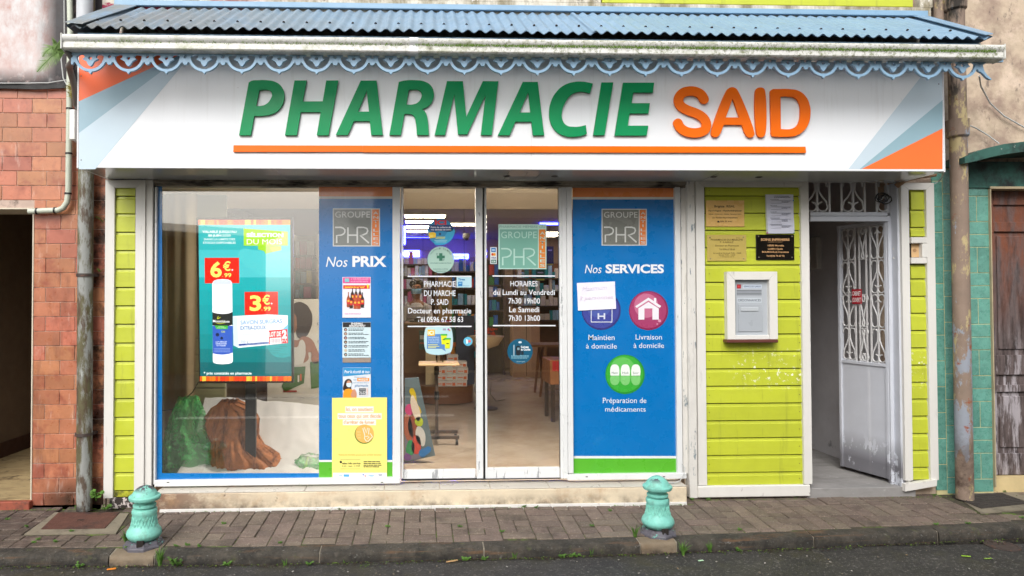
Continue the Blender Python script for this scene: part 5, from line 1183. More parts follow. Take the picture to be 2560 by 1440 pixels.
# lamps
m_led = glow('lamp_white', (255,240,214), 12.0); m_blue = glow('lamp_blue', (50,56,255), 34.0); m_warm = glow('lamp_warm', (255,240,222), 1500.0); m_window_fill = glow('window_fill', (250,250,238), 190.0)
lab = {0:'front white ceiling light strip in the shop, nearest the door',1:'second white ceiling light strip behind the front one',2:'third white ceiling light strip in the shop',3:'fourth white ceiling light strip, deepest on the left',4:'white ceiling light strip right of the round blue sticker',5:'short white ceiling light beside the green membership sticker',6:'low short white ceiling light right of membership sticker'}
for k,(a,b,y0,y1) in enumerate(((1012,1111,538,547),(1014,1098,552.5,560),(1016,1092,565.5,573),(1017,1085,576.5,583),(1120,1200,559,566.5),(1362,1388,581,586.5),(1364,1386,588.5,593))):
    q0, q1 = PZ(a,y0,ZC2-.02), PZ(b,y1,ZC2-.02); ya, yb = min(q0.y,q1.y), max(q0.y,q1.y); yb = ya+(yb-ya)*.72
    if ya > IY1-.6: ya, yb = IY1-.9, IY1-.7
    yb = min(yb, IY1-.3)
    t = thing('ceiling_light', lab[k], 'lamp', (q0.x,ya,ZC2))
    mb = MB(); mb.box(q0.x-.02,q1.x+.02,ya-.02,yb+.02,ZC2-.015,ZC2-.001); mb.build('housing', m_white, t)
    mb = MB(); mb.box(q0.x,q1.x,ya,yb,ZC2-.022,ZC2-.0155); mb.build('diffuser', m_led, t)
for k,(px,lb) in enumerate(((1130,'warm recessed spot over the left door leaf'),(1300,'warm recessed spot over the right door leaf'),(640,'added unseen spot brightening the display window from above the screen'))):
    q = P(px,480,.30); t = thing('ceiling_spot', lb, 'lamp', (q.x,.30,ZLOW))
    mb = MB(); mb.lathe([(.07,0),(.07,-.006),(.055,-.008),(.055,-.002)],(q.x,.30,ZLOW),24,cap=False); mb.build('ring', m_white, t, True)
    mb = MB(); mb.lathe([(.054,-.004),(.001,-.004)],(q.x,.30,ZLOW),24,cap=False); mb.build('bulb', m_window_fill if px == 640 else m_warm, t)  # the spot above the screen is an added, unseen fill for the window
for k,(a,b,y0,y1,Yb,lb) in enumerate(((1004,1050,625,643,8.5,'glowing blue sign light above left shelves in the shop'),(1131,1172,634,648,8.5,'glowing blue light box with white lettering at back of shop'),(1350,1425,545,562,6.0,'blue lit ceiling band at right in the shop'),(1008,1014,535,612,6.5,'thin blue neon line along the left ceiling edge'),(1014,1130,589,594,8.6,'long thin blue neon line across the back ceiling'))):
    t = thing('blue_lamp', lb, 'lamp', P((a+b)/2,y1,Yb)); pb('tube', a,y0,b,y1,Yb,.05,m_blue,t,.02)
    if k == 1: Sheet(t, Yb-.002, .5).text('Notre conseil',1134,638,1168,645,(200,210,255),1)
    if k == 0: pb('core', a+3,y0+6,b-5,y1-5,Yb-.004,.003,m_led,t,0)
sc_ = thing('security_camera', 'small white dome security camera under the shop ceiling', 'camera', P(1166,600,5.2))
q = P(1166,593,5.2); mb = MB(); mb.lathe([(.05,.06),(.06,.03),(.055,0),(.04,-.03),(.015,-.045)],q,20); mb.build('dome', m_white, sc_, True); mb = MB(); mb.lathe([(.03,-.02),(.02,-.05),(.004,-.056)],(q.x,q.y-.03,q.z),16); mb.build('lens', m_black, sc_, True)

# shelves with products
def shelving(lab, x0, x1, Y, zs, dep, m, frame=True):
    t = thing('shelving_unit', lab, 'shelf', ((x0+x1)/2,Y,FZ_))
    mb = MB(); mb.box(x0,x1,Y+dep-.02,Y+dep,FZ_,zs[-1]+.3); mb.build('back_panel', m, t)
    for xx in (x0,x1-.03): mb = MB(); mb.box(xx,xx+.03,Y,Y+dep-.021,FZ_,zs[-1]+.3); mb.build('side_panel', m, t)
    for z in zs: mb = MB(); mb.box(x0+.031,x1-.031,Y+.002,Y+dep-.021,z-.025,z); mb.build('shelf', m_shelfd, t)
    return t
PAL = [((222,222,226),'white'),((206,214,224),'white'),((214,206,196),'cream'),((40,110,180),'blue'),((30,140,150),'teal'),((206,60,60),'red'),((226,150,60),'orange'),((60,150,80),'green'),((230,214,120),'yellow'),((190,90,130),'pink'),((150,190,220),'pale blue')]
pms = [mat('pack_%d'%i, c, .45, var=.12, vs=30, rand=.1) for i,(c,_) in enumerate(PAL)]
_bx = {}
def product(x, y, z, w_, d, h, ci, label, group, name='product_box'):
    k = (round(w_,2),round(d,2),round(h,2),ci)
    if k not in _bx: q = MB(); q.box(-k[0]/2,k[0]/2,-k[1]/2,k[1]/2,0,k[2],.003); _bx[k] = q.mesh('product_box'); _bx[k].materials.append(pms[ci])
    o = bpy.data.objects.new(name, _bx[k]); col.objects.link(o); o.location = (x,y,z); return tag(o, label, 'box', group)
rd = random.Random(12)
def stock(x0, x1, Y, zs, dep, where, bias, hmax=.26):
    for zi, z in enumerate(zs):
        x = x0+.05
        while x < x1-.10:
            ci = rd.choice(bias); w_ = rd.choice((.05,.06,.07,.08,.1)); h = rd.choice((.12,.16,.19,.22,.25)); h = min(h,hmax)
            if rd.random() < .05: x += .06
            if x+w_ > x1-.05: break
            product(x+w_/2, Y+.09, z, w_, .1, h, ci, 'small %s product box on %s' % (PAL[ci][1], where), '%s boxes on %s' % (PAL[ci][1], where)); x += w_+.008
Yb = 8.45
zsb = [P(1100,y,Yb).z for y in (895,850,806,762,720,678)]
xa, xb = XP(1100,700,Yb), XP(1215,700,Yb)
shelving('tall dark shelving unit of medicines behind the left door leaf', xa, xb, Yb, zsb, .4, m_shelf); stock(xa,xb,Yb,zsb,.4,'the medicine shelves behind the left door leaf',[0,0,1,3,3,4,5,6,10,7])
Yl = 8.3; xa, xb = XP(985,700,Yl), XP(1092,700,Yl); zsl = [P(1050,y,Yl).z for y in (760,722,690,660)]
shelving('pale shelving unit below the blue light on the left', xa, xb, Yl, zsl, .4, m_shelf); stock(xa,xb,Yl,zsl,.4,'the left shelves under the blue light',[0,0,1,2,10,9,1])
Yr = 7.6; xa, xb = XP(1216,700,Yr), XP(1262,700,Yr); zsr = [P(1240,y,Yr).z for y in (815,776,742,712,688)]
shelving('narrow shelving unit behind left edge of right door leaf', xa, xb, Yr, zsr, .35, m_shelfd); stock(xa,xb,Yr,zsr,.35,'the narrow shelves behind the right door leaf',[4,5,3,0,7],.2)
Yq = 8.2; xa, xb = XP(1288,700,Yq), XP(1410,700,Yq); zsq = [P(1340,y,Yq).z for y in (800,764,728,695)]
shelving('wide brown shelving unit at the right back of the shop', xa, xb, Yq, zsq, .4, m_brownwood); stock(xa,xb,Yq,zsq,.4,'the brown shelves at right back',[0,1,2,10,4,2])
Yw = 4.6; xa, xb = XP(728,700,Yw), XP(796,700,Yw); zsw = [P(760,y,Yw).z for y in (745,708,672,638)]
shelving('cream wall shelves seen right of the display screen', xa, xb, Yw, zsw, .35, m_ceil); stock(xa,xb,Yw,zsw,.35,'the cream shelves right of the screen',[8,4,0,5,9,10],.2)
# counter, pharmacist, monitor
Yk = 5.3
ct = thing('counter', 'brown sales counter in front of the pharmacist', 'counter', P(1070,1000,Yk))
X0,X1,Z0,Z1 = RX(1000,806,1120,900,Yk); mb = MB(); mb.box(X0-1.5,X1,Yk,Yk+.6,FZ_,Z1-.04,.01); mb.build('front', m_brownwood, ct); mb = MB(); mb.box(X0-1.52,X1+.03,Yk-.03,Yk+.63,Z1-.04,Z1,.01); mb.build('top', m_shelf, ct); KZ = Z1
mon = thing('monitor', 'pale back of a till monitor in front of the pharmacist', 'monitor', P(1040,800,Yk+.2))
X0,X1,Z0,Z1 = RX(1018,766,1062,797,Yk+.2); mb = MB(); mb.box(X0,X1,Yk+.2,Yk+.24,Z0,Z1,.012); mb.build('casing', mat('monitor_white',(196,190,184),.5), mon); mb = MB(); mb.box((X0+X1)/2-.03,(X0+X1)/2+.03,Yk+.22,Yk+.26,KZ,Z0,.004); mb.box((X0+X1)/2-.1,(X0+X1)/2+.1,Yk+.15,Yk+.33,KZ,KZ+.02,.004); mb.build('foot', m_black, mon)
# plexiglass screen over the counter
mb = MB(); X0,X1,Z0,Z1 = RX(1068,700,1076,806,Yk+.1); mb.box(X0-.9,X1,Yk+.1,Yk+.106,KZ,KZ+.75); tag(mb.build('counter_screen', glass_mat('plexi',(.97,.97,.97),.8), None), 'clear plastic hygiene screen standing on the brown counter', 'screen')
def person():
    Yp = Yk+.95; hc = P(1041,722,Yp); H = hc.z
    t = thing('person', 'woman in white coat and blue face mask behind the counter', 'person', (hc.x,Yp,FZ_))
    bm = bmesh.new(); rad = []
    def vv(x,y,z,r): v = bm.verts.new((hc.x+x,Yp+y,z)); rad.append(r); return v
    def chain(v0, lst):
        for l in lst: v = vv(*l); bm.edges.new((v0,v)); v0 = v
        return v0
    sh = H-.27; pel = FZ_+.86
    p = vv(0,0,pel,.15); ch = chain(p,[(0,0,pel+.16,.125),(0,0,sh-.14,.14),(0,0,sh-.01,.10)]); nk = chain(ch,[(0,-.01,sh+.08,.055)]); hd = chain(nk,[(0,-.02,H-.06,.075),(0,-.02,H+.02,.092),(0,-.01,H+.08,.075)])
    for s in (-1,1):
        chain(p,[(s*.09,0,pel-.1,.085),(s*.09,.01,FZ_+.48,.06),(s*.09,.02,FZ_+.10,.042),(s*.09,-.10,FZ_+.035,.035)])
        e = chain(ch,[(s*.17,0,sh-.03,.062),(s*.22,-.02,sh-.28,.045),(s*.17,-.22,sh-.36,.035),(s*.15,-.28,sh-.36,.026)])
        for k,(dx,l) in enumerate(((-.028,.07),(-.010,.085),(.010,.08),(.028,.065))): chain(e,[(s*.15+dx,-.33,sh-.362,.010),(s*.15+dx*1.1,-.33-l*.5,sh-.375,.009),(s*.15+dx*1.1,-.33-l*.7,sh-.40,.008)])
        chain(e,[(s*.15-s*.035,-.30,sh-.365,.011),(s*.15-s*.05,-.335,sh-.38,.009)])
    me = bpy.data.meshes.new('body'); bm.to_mesh(me); bm.free()
    o = bpy.data.objects.new('body', me); col.objects.link(o)
    sk = o.modifiers.new('skin','SKIN'); ss = o.modifiers.new('sub','SUBSURF'); ss.levels = ss.render_levels = 2
    for i, r in enumerate(rad): me.skin_vertices[0].data[i].radius = (r,r*.85 if r > .1 else r)
    me.skin_vertices[0].data[0].use_root = True
    dg = bpy.context.evaluated_depsgraph_get(); me2 = bpy.data.meshes.new_from_object(o.evaluated_get(dg)); bpy.data.objects.remove(o)
    me2.polygons.foreach_set('use_smooth',[True]*len(me2.polygons))
    me2.materials.clear(); me2.materials.append(mat('skin',(150,96,70),.55,var=.05))
    body = link('body', me2, None, t)
    # coat: torso, sleeves
    mb = MB()
    mb.lathe([(.19,pel-.28),(.17,pel),(.155,pel+.16),(.17,sh-.16),(.165,sh-.05),(.10,sh+.03),(.07,sh+.045)],(hc.x,Yp,0),24,cap=False)
    for s in (-1,1): mb.tube([(hc.x+s*.10,Yp,sh-.02),(hc.x+s*.18,Yp,sh-.05),(hc.x+s*.225,Yp-.02,sh-.28),(hc.x+s*.18,Yp-.20,sh-.36)],[.075,.078,.062,.05],14)
    mb.build('white_coat', mat('coat',(176,172,172),.8,var=.05), t, True, 80)
    # hair, mask, glasses, ears, nose
    rdh = random.Random(2); mb = MB()
    for k in range(60):
        a = rdh.uniform(0,2*math.pi); e = rdh.uniform(-.3,1.3); c = Vector((hc.x+.095*math.cos(a)*math.cos(e),Yp+.03+.09*math.sin(a)*math.cos(e),H+.06+.085*math.sin(e)))
        if c.y < Yp-.03 and c.z < H+.07: continue
        mb.lathe([(.002,-.03),(.028,-.015),(.032,0),(.028,.015),(.002,.03)],c,7)
    mb.build('hair', mat('dark_hair',(34,24,20),.6,var=.2), t, True)
    mb = MB(); mb.grid(lambda u,v: (hc.x+.088*math.sin((u-.5)*2.6),Yp-.02-.100*math.cos((u-.5)*2.4)-.012*math.sin(math.pi*v),H-.085+.085*v), 10, 5); mb.build('face_mask', mat('mask_blue',(128,178,206),.7), t, True)
    for s in (-1,1):
        c = Vector((hc.x+s*.035,Yp-.108,H+.03)); mb = MB(); mb.tube([c+Vector((.022*math.cos(a*.524),0,.016*math.sin(a*.524))) for a in range(13)],.003,5); mb.build('glasses_rim', m_black, t)
        mb = MB(); mb.lathe([(.001,-.009),(.009,-.004),(.009,.004),(.001,.009)],c+Vector((0,.014,0)),10); mb.build('eye', m_black, t, True)
    return t
person()
# promo stand with stacked boxes
Ys = 4.0
st = thing('promo_stand', 'low curved wooden promotion stand behind the left door leaf', 'stand', P(1120,998,Ys))
x0, x1 = XP(1046,980,Ys), XP(1186,980,Ys); zt1 = P(1100,968,Ys).z; xm = (x0+x1)/2; rw = (x1-x0)/2
mb = MB(); n = 24; ring = [(xm+rw*math.cos(math.pi+math.pi*k/n), Ys+.28+.30*math.sin(math.pi+math.pi*k/n)) for k in range(n+1)]
mb.add([(x,y,FZ_+.01) for x,y in ring]+[(x,y,zt1) for x,y in ring],[(k,k+1,n+1+k+1,n+1+k) for k in range(n)]+[tuple(range(n,-1,-1)),tuple(range(n+1,2*n+2))]); mb.build('base', m_brownwood, st, True, 30)
X0,X1,Z0,Z1 = RX(1140,880,1186,968,Ys+.3); mb = MB(); mb.box(X0,X1,Ys+.29,Ys+.33,zt1,Z1+.5,.004); mb.build('header_board', mat('slate_board',(62,72,96),.5), st)
X0,X1,Z0,Z1 = RX(1064,870,1100,968,Ys+.3); mb = MB(); mb.box(X0,X1,Ys+.29,Ys+.33,zt1,Z1+.3,.004); mb.build('side_board', mat('cream_board',(214,196,158),.5), st)
s = Sheet(st, Ys+.288, .5)
pm_or = mat('pack_white_orange',(218,214,212),.5,var=.05)
def pack_mesh():
    w2,d2,h2 = .075,.1,.082; q = MB(); q.box(-w2,w2,-d2,d2,0,h2,.003); me = q.mesh('pack'); me.materials.append(pm_or); return me
def pack_band(): q = MB(); q.box(.02,.06,-.1012,-.1005,.012,.05); q.box(-.06,.01,-.1012,-.1005,.03,.042); me = q.mesh('band'); me.materials.append(pm((226,110,60))); return me
pk, pkb = pack_mesh(), pack_band()
for r_,(row) in enumerate(((1101,1127,1153),(1101,1127,1154),(1101,1128,1155),(1127,1153),(1131,))):
    for px in row:
        X = XP(px,930,Ys+.14); o = bpy.data.objects.new('carton', pk); col.objects.link(o); o.location = (X+rd.uniform(-.004,.004),Ys+.15,zt1+.084*r_+.001*(r_+1))
        tag(o, 'white carton with orange print stacked on the wooden promotion stand', 'box', 'white and orange cartons on the promotion stand'); local('orange_print', pkb, None, o)
# hanging promo panels over the counter
for k,(a,b,c,d,Yv,cc,lb) in enumerate(((1048,826,1068,874,4.6,(30,90,80),'dark green promo card low behind left door glass'),(1130,806,1192,868,4.4,(36,96,92),'dark teal promo panel behind the small blue sticker'),(1096,690,1130,800,5.2,(196,160,110),'tan paper promo panel hanging behind the door lettering'),(1215,850,1232,905,3.2,(196,170,140),'pale wicker tray rim at left of right door leaf'))):
    if k == 3: continue
    t = thing('promo_sign', lb, 'sign', P((a+c)/2,d,Yv)); pb('board',a,b,c,d,Yv,.02,pm(cc),t,.003); s = Sheet(t,Yv-.001,.5)
    if k == 1: s.rect(1132,856,1190,867,(226,120,60),1); s.text('3€',1176,826,1190,840,(226,70,50),1,bold=.03); s.poly([(1140,812,1),(1160,818,1),(1186,850,1),(1170,846,1)],(196,206,60),1)
    elif k == 0: s.rect(1050,838,1066,848,(206,210,206),1); s.rect(1050,856,1066,860,(200,90,60),1)
    else: s.rects([(1100,700,1126,716),(1102,726,1122,740)],(232,222,200),1); s.disc(1112,765,9,(120,110,40),l=1)
    mb = MB(); q = P((a+c)/2,b,Yv+.01); mb.tube([q,(q.x,q.y,ZC2)],.003,5); mb.build('hanging_wire', m_cable, t)
# rolling overbed table
Yt = 1.45
rt = thing('rolling_table', 'overbed rolling table with pale top inside the left door leaf', 'table', P(1092,1095,Yt))
X0,X1,Z0,Z1 = RX(1046,903,1149,914,Yt); mb = MB(); mb.box(X0,X1,Yt-.05,Yt+.30,Z0,Z0+.02,.006); mb.build('top', mat('beech',(206,176,138),.5,var=.08), rt)
xc = XP(1092,1000,Yt+.1); mb = MB(); mb.box(xc-.015,xc+.015,Yt+.1,Yt+.13,FZ_+.07,Z0,.003); mb.build('column', m_iron, rt); mb = MB(); mb.tube([(xc,Yt+.115,Z0-.10),(xc,Yt+.115,Z0-.02)],.024,12); mb.tube([(xc,Yt+.115,FZ_+.42),(xc,Yt+.115,FZ_+.50)],.024,12); mb.build('clamp', m_black, rt, True)
for dy in (-.02,.26):
    mb = MB(); mb.box(XP(1056,1080,Yt),XP(1148,1080,Yt),Yt+dy,Yt+dy+.03,FZ_+.06,FZ_+.09,.003); mb.build('base_bar', m_iron, rt)
    for px in (1062,1142):
        X = XP(px,1080,Yt); mb = MB(); mb.tube([(X-.012,Yt+dy+.015,FZ_+.028),(X+.012,Yt+dy+.015,FZ_+.028)],.027,14); mb.build('caster', m_black, rt, True)
mb = MB(); mb.box(xc-.02,xc+.02,Yt-.02,Yt+.29,FZ_+.061,FZ_+.089); mb.build('base_link', m_iron, rt)
gj = thing('glass_jar', 'clear glass jar standing on the rolling table', 'jar', P(1098,903,Yt+.1)); q = P(1100,903,Yt+.1)
mb = MB(); mb.lathe([(.035,Z0+.021),(.04,Z0+.05),(.04,Z0+.13),(.036,Z0+.14),(.036,Z0+.145)],(q.x,Yt+.12,0),18,cap=False); mb.build('body', glass_mat('jar',(.9,.88,.85),1.2), gj, True)
# leaning beach-shoe poster board
Yf = .72
bp = thing('display_board', 'leaning cardboard display with colourful flip-flops inside the door', 'display', P(1045,1150,Yf))
q4 = [(1012,946),(1046,944),(1088,1139),(1012,1156)]
mb = MB(); mb.prism([(P(x,y,Yf).x,P(x,y,Yf).z) for x,y in q4], Yf, Yf+.02); mb.build('board', pm((96,116,128),.5), bp)
s = Sheet(bp, Yf-.001, .5)
s.poly([(1013,1010),(1035,1010),(1052,1100),(1052,1146),(1013,1152)],(120,116,140),1)
def flop(pts, c, l=2): s.poly([(x,y,1) for x,y in pts], c, l, 'shoe_print')
flop([(1024,975),(1030,970),(1037,978),(1044,1010),(1052,1024),(1052,1034),(1045,1034),(1038,1012),(1028,990)],(214,190,30)); flop([(1030,988),(1035,992),(1050,1050),(1043,1052)],(226,214,200),3); flop([(1014,1018),(1026,1010),(1036,1032),(1024,1038),(1016,1034)],(206,60,130)); flop([(1026,1038),(1036,1034),(1040,1090),(1034,1096)],(150,74,50)); flop([(1014,1036),(1020,1036),(1030,1100),(1022,1104)],(170,90,60)); flop([(1038,1048),(1052,1044),(1056,1062),(1046,1066)],(180,200,40),3)
flop([(1042,1068),(1050,1066),(1062,1110),(1056,1116)],(214,216,220),3); flop([(1032,1100),(1040,1088),(1052,1122),(1046,1134),(1034,1132)],(214,70,50),3); flop([(1018,1110),(1026,1100),(1036,1126),(1028,1138),(1018,1134)],(40,150,90),3); flop([(1048,1128),(1062,1120),(1072,1116),(1078,1122),(1068,1136),(1052,1142)],(30,120,200),4); flop([(1014,1134),(1024,1136),(1028,1146),(1014,1150)],(120,70,150),4)
# right leaf: round glass table, wooden stool leg, box display, cabinet
Yx = 3.4
gtb = thing('display_table', 'round pale display table at left of the right door leaf', 'table', P(1220,990,Yx)); q = P(1218,842,Yx)
mb = MB(); mb.lathe([(.02,q.z-.17),(.16,q.z-.12),(.23,q.z-.02),(.24,q.z),(.22,q.z+.002)],(q.x,Yx+.2,0),24); mb.build('bowl', mat('wicker',(196,170,136),.7,var=.15), gtb, True); mb = MB(); mb.tube([(q.x,Yx+.2,FZ_),(q.x,Yx+.2,q.z-.15)],.02,10); mb.lathe([(.15,FZ_),(.15,FZ_+.02),(.02,FZ_+.03)],(q.x,Yx+.2,0),20); mb.build('stem', m_iron, gtb, True)
fl = thing('red_flower', 'red paper flower in the display bowl behind right door leaf', 'flower', P(1232,836,Yx)); q = P(1232,836,Yx); mb = MB(); rdf = random.Random(6)
for k in range(26):
    c = Vector((q.x+rdf.uniform(-.05,.05),Yx+.15+rdf.uniform(-.04,.04),q.z+rdf.uniform(-.01,.07))); a = rdf.uniform(0,6); mb.add([c,c+Vector((.03*math.cos(a),.01,.03*math.sin(a))),c+Vector((.03*math.cos(a+1),-.01,.03*math.sin(a+1)))],[(0,1,2)])
mb.build('petals', mat('red_paper',(206,60,30),.6), fl)
stl = thing('wooden_table', 'wooden table with splayed leg seen through right door leaf', 'table', P(1365,930,4.6)); Yo = 4.6
X0,X1,Z0,Z1 = RX(1330,862,1400,868,Yo); mb = MB(); mb.box(X0,X1+.3,Yo,Yo+.6,Z0,Z1,.005); mb.build('top', m_brownwood, stl)
for (xa_,xb_) in ((1366,1352),(1420,1432)):
    for dy in (.06,.54): a, b = P(xa_,868,Yo), P(xb_,932,Yo); mb = MB(); mb.tube([(a.x,Yo+dy,Z0),(b.x,Yo+dy,FZ_)],[.028,.018],8); mb.build('leg', m_brownwood, stl, True)
bxs = thing('display_crate', 'wooden display crate on short legs at right door edge', 'crate', P(1395,985,2.6)); Yh = 2.6
X0,X1,Z0,Z1 = RX(1375,900,1440,962,Yh); mb = MB(); mb.box(X0,X1,Yh,Yh+.5,Z0,Z1,.006); mb.build('box', mat('orange_wood',(150,100,64),.5,var=.12), bxs); mb = MB(); mb.box(X0+.02,X0+.06,Yh+.02,Yh+.06,FZ_,Z0); mb.box(X1-.06,X1-.02,Yh+.02,Yh+.06,FZ_,Z0); mb.box(X0+.02,X0+.06,Yh+.42,Yh+.46,FZ_,Z0); mb.box(X1-.06,X1-.02,Yh+.42,Yh+.46,FZ_,Z0); mb.build('foot', m_iron, bxs)
s = Sheet(bxs, Yh-.001,.5); s.rect(1381,903,1390,928,(176,30,44),1,'red_label'); s.rect(1391,903,1400,928,(176,30,44),1,'red_label')
cbn = thing('cabinet', 'tall beige cabinet at the back behind opening hours lettering', 'cabinet', P(1315,890,7.2)); X0,X1,Z0,Z1 = RX(1282,770,1350,890,7.2); mb = MB(); mb.box(X0,X1,7.2,7.6,FZ_,Z1,.005); mb.build('body', mat('beige_lam',(176,142,110),.5), cbn); mb = MB(); mb.box((X0+X1)/2-.004,(X0+X1)/2+.004,7.194,7.2,FZ_+.02,Z1-.02); mb.build('door_gap', m_gap, cbn)
for k,(a,b,c,d,Yv,cc,lb) in enumerate(((1366,616,1384,664,6.5,(26,44,86),'navy blue hanging poster right of membership sticker'),(1340,672,1362,702,6.8,(24,84,70),'dark green hanging poster above the opening hours'),)):
    t = thing('hanging_poster', lb, 'poster', P((a+c)/2,d,Yv)); pb('board',a,b,c,d,Yv,.02,pm(cc),t,.003); s = Sheet(t,Yv-.001,.5); s.rect(a+1,d-5,c-1,d-1,(200,200,80),1); s.rect(a+4,b+8,c-4,b+11,(200,200,210),1); mb = MB(); q = P((a+c)/2,b,Yv+.01); mb.tube([q,(q.x,q.y,ZC2)],.003,5); mb.build('hanging_wire', m_cable, t)
mb = MB(); mb.tube([P(1228,955,3.0),P(1226,985,2.8),PZ(1240,1003,FZ_+.006),PZ(1262,999,FZ_+.006)],.004,5); tag(mb.build('cable', m_cable, None, True), 'thin black cable curling on the shop floor by the door gap', 'cable')

# ------------------------------------------------------------------ display window contents
Zb = P(600,1184,.3).z
mb = MB(); mb.box(IX0-.0,XP(985,1100,.1),.12,.98,FZ_,FZ_+.012); tag(mb.build('window_bed', mat('white_bed',(206,206,206),.7), None), 'white display platform inside the window', 'platform')
bk = thing('backdrop_panel', 'large white cosmetics advert panel behind the display screen', 'advert', P(720,1030,1.0)); Yk2 = 1.0
X0,X1,Z0,Z1 = RX(668,748,830,1060,Yk2); mb = MB(); mb.box(X0,X1,Yk2,Yk2+.02,FZ_+.013,Z1,.003); mb.build('board', mat('advert_white',(206,202,194),.6,var=.04), bk)
s = Sheet(bk, Yk2-.001, .6)
s.poly([(726,775,1),(738,757,1),(760,758,1),(776,775,1),(781,800,1),(774,828,1),(764,842,1),(748,846,1),(738,820,1)],(50,34,26),1,'hair_print'); s.poly([(722,780,1),(736,784,1),(742,806,1),(738,830,1),(722,838,1)],(150,104,80),2); s.poly([(722,845),(745,850,1),(755,842,1),(776,846,1),(790,868,1),(796,905,1),(782,908,1),(774,880,1),(770,900,1),(722,915)],(156,106,82),2); s.poly([(722,860),(742,868,1),(752,850,1),(757,850,1),(764,880,1),(758,908),(722,922)],(212,210,206),3,'top_print')
s.poly([(704,965),(728,918),(764,916),(760,958),(712,980)],(56,100,40),2); s.poly([(775,905),(800,903),(800,968),(778,972)],(64,106,46),2); s.rect(744,938,748,955,(216,214,206),3); s.rect(750,935,754,952,(206,90,50),3); s.rect(708,976,742,980,(150,40,40),2)
s.text('UNE GAMME DE COSMÉTIQUES BIO',681,992,800,996,(90,86,80),1); s.text('www.bio-cosmetique.fr',742,1021,785,1025,(120,120,110),1); s.text('K',793,806,797,813,(60,60,60),1); s.text('ET',793,852,797,857,(60,60,60),1)
wl = thing('side_partition', 'pale tiled partition at the left inside the display window', 'partition', P(450,1180,.9))
X0,X1,Z0,Z1 = RX(408,470,560,1180,.9)
mb = MB(); mb.box(X0-.4,X1,.96,.985,FZ_+.013,ZLOW-.002); part_ = mb.build('board', m_intile, wl)
for k in range(14):
    z0 = FZ_+.05+k*.145; mb = MB(); mb.box(XP(478,700,.95),X1,.945,.959,z0,z0+.135,.004); mb.build('panel_board', mat('olive_board',(150,148,116),.6,var=.1), wl)
cu_ = thing('reflection_cloth', 'tall pale brown cloth standing in for a blurred reflection at left in the display window', 'reflection_cloth', P(435,1180,.7))  # cloth put in to imitate the beige-brown blurred reflection in the glass
mb = MB(); mb.grid(lambda u,v: (XP(412,700,.7)+u*.26, .7+.012*math.sin(u*15)+.02*math.sin(u*5+v*2), FZ_+.02+v*(ZLOW-FZ_-.05)), 40, 8); mb.build('cloth', mat('tan_cloth',(168,150,122),.8,var=.1), cu_, True)
# screen
Ysn = .34
tv = thing('display_screen', 'tall digital advertising screen on a black pole in the window', 'screen', P(625,1183,Ysn))
q4 = [(489,543),(731,542),(733,957),(499,960)]
mb = MB(); fp = [P(x,y,Ysn) for x,y in ((490,543.5),(731.5,543),(733,957),(498,958.5))]
mb.add([tuple(p) for p in fp]+[(p.x,p.y+.05,p.z) for p in fp],[(0,1,2,3),(7,6,5,4),(0,4,5,1),(1,5,6,2),(2,6,7,3),(3,7,4,0)]); mb.build('bezel', m_black, tv)
X0,X1,Z0,Z1 = RX(612,958,638,1183,Ysn); mb = MB(); mb.box(X0,X1,Ysn+.01,Ysn+.05,FZ_+.013,Z1,.003); mb.build('pole', m_black, tv); mb = MB(); mb.box(X0-.2,X1+.2,Ysn-.05,Ysn+.25,FZ_+.013,FZ_+.03,.003); mb.build('foot_plate', m_black, tv)
EM = 1.0
SX = lambda x: 480+x/3.274
SY = lambda y: 530+y/3.273
class Scr(Sheet):
    def m(s, c):
        k = ('scr',tuple(c))
        if k not in _pm: _pm[k] = glow('screen_%d'%len(_pm), c, 1.4); _pm[k].node_tree.nodes['Principled BSDF'].inputs['Base Color'].default_value = (.02,.02,.02,1); _pm[k].node_tree.nodes['Principled BSDF'].inputs['Roughness'].default_value = .15
        return _pm[k]
s = Scr(tv, Ysn-.0005)
Q = lambda pts: [(SX(p[0]),SY(p[1]))+tuple(p[2:]) for p in pts]
# picture: teal sea with bands of light
def seacol(u, v):
    base = [(0,150,158),(0,158,162),(10,164,170),(0,128,132),(0,100,108)]
    return base
rows_ = [(105,200,(28,168,172)),(200,310,(40,172,178)),(310,430,(62,184,194)),(430,535,(70,186,196)),(535,640,(6,164,172)),(640,760,(0,156,164)),(760,880,(0,150,158)),(880,1000,(0,142,150)),(1000,1120,(0,134,140)),(1120,1230,(0,118,124)),(1230,1345,(0,96,104))]
for y0,y1,c in rows_: s.poly(Q([(53+(y0-65)*.011,y0),(803+(y0-65)*.008,y0),(803+(y1-65)*.008,y1),(53+(y1-65)*.011,y1)]), c, 1, 'screen_picture')
s.poly(Q([(430,105),(803,105),(803,300),(600,310,1),(470,240,1)]),(54,180,188),1.3,'screen_picture'); s.poly(Q([(380,330,1),(560,320,1),(805,330),(805,530),(600,525,1),(480,470,1)]),(74,190,198),1.3,'screen_picture'); s.poly(Q([(600,1040,1),(700,1030,1),(806,1060),(808,1180),(700,1190,1),(620,1120,1)]),(8,146,150),1.3,'screen_picture')
for k in range(12): s.stroke(Q([(600+rd.uniform(0,120),1040+k*15),(700+rd.uniform(0,90),1043+k*15)]),.9,(10,110,116),1.6,'screen_picture')
cs = [(238,70,20),(246,110,10),(250,160,30),(240,90,20),(230,60,20),(252,190,60),(246,120,20)]
x = 53
rds = random.Random(21)
while x < 800:
    w_ = rds.choice((12,18,26,34)); xe = min(x+w_,803); c = rds.choice(cs)
    s.poly(Q([(x,65),(xe,65),(xe,104),(x,104)]),c,1,'screen_band'); s.poly(Q([(x+12,1345),(xe+10,1344),(xe+10,1382),(x+12,1385)]),c,1.2,'screen_band'); x = xe
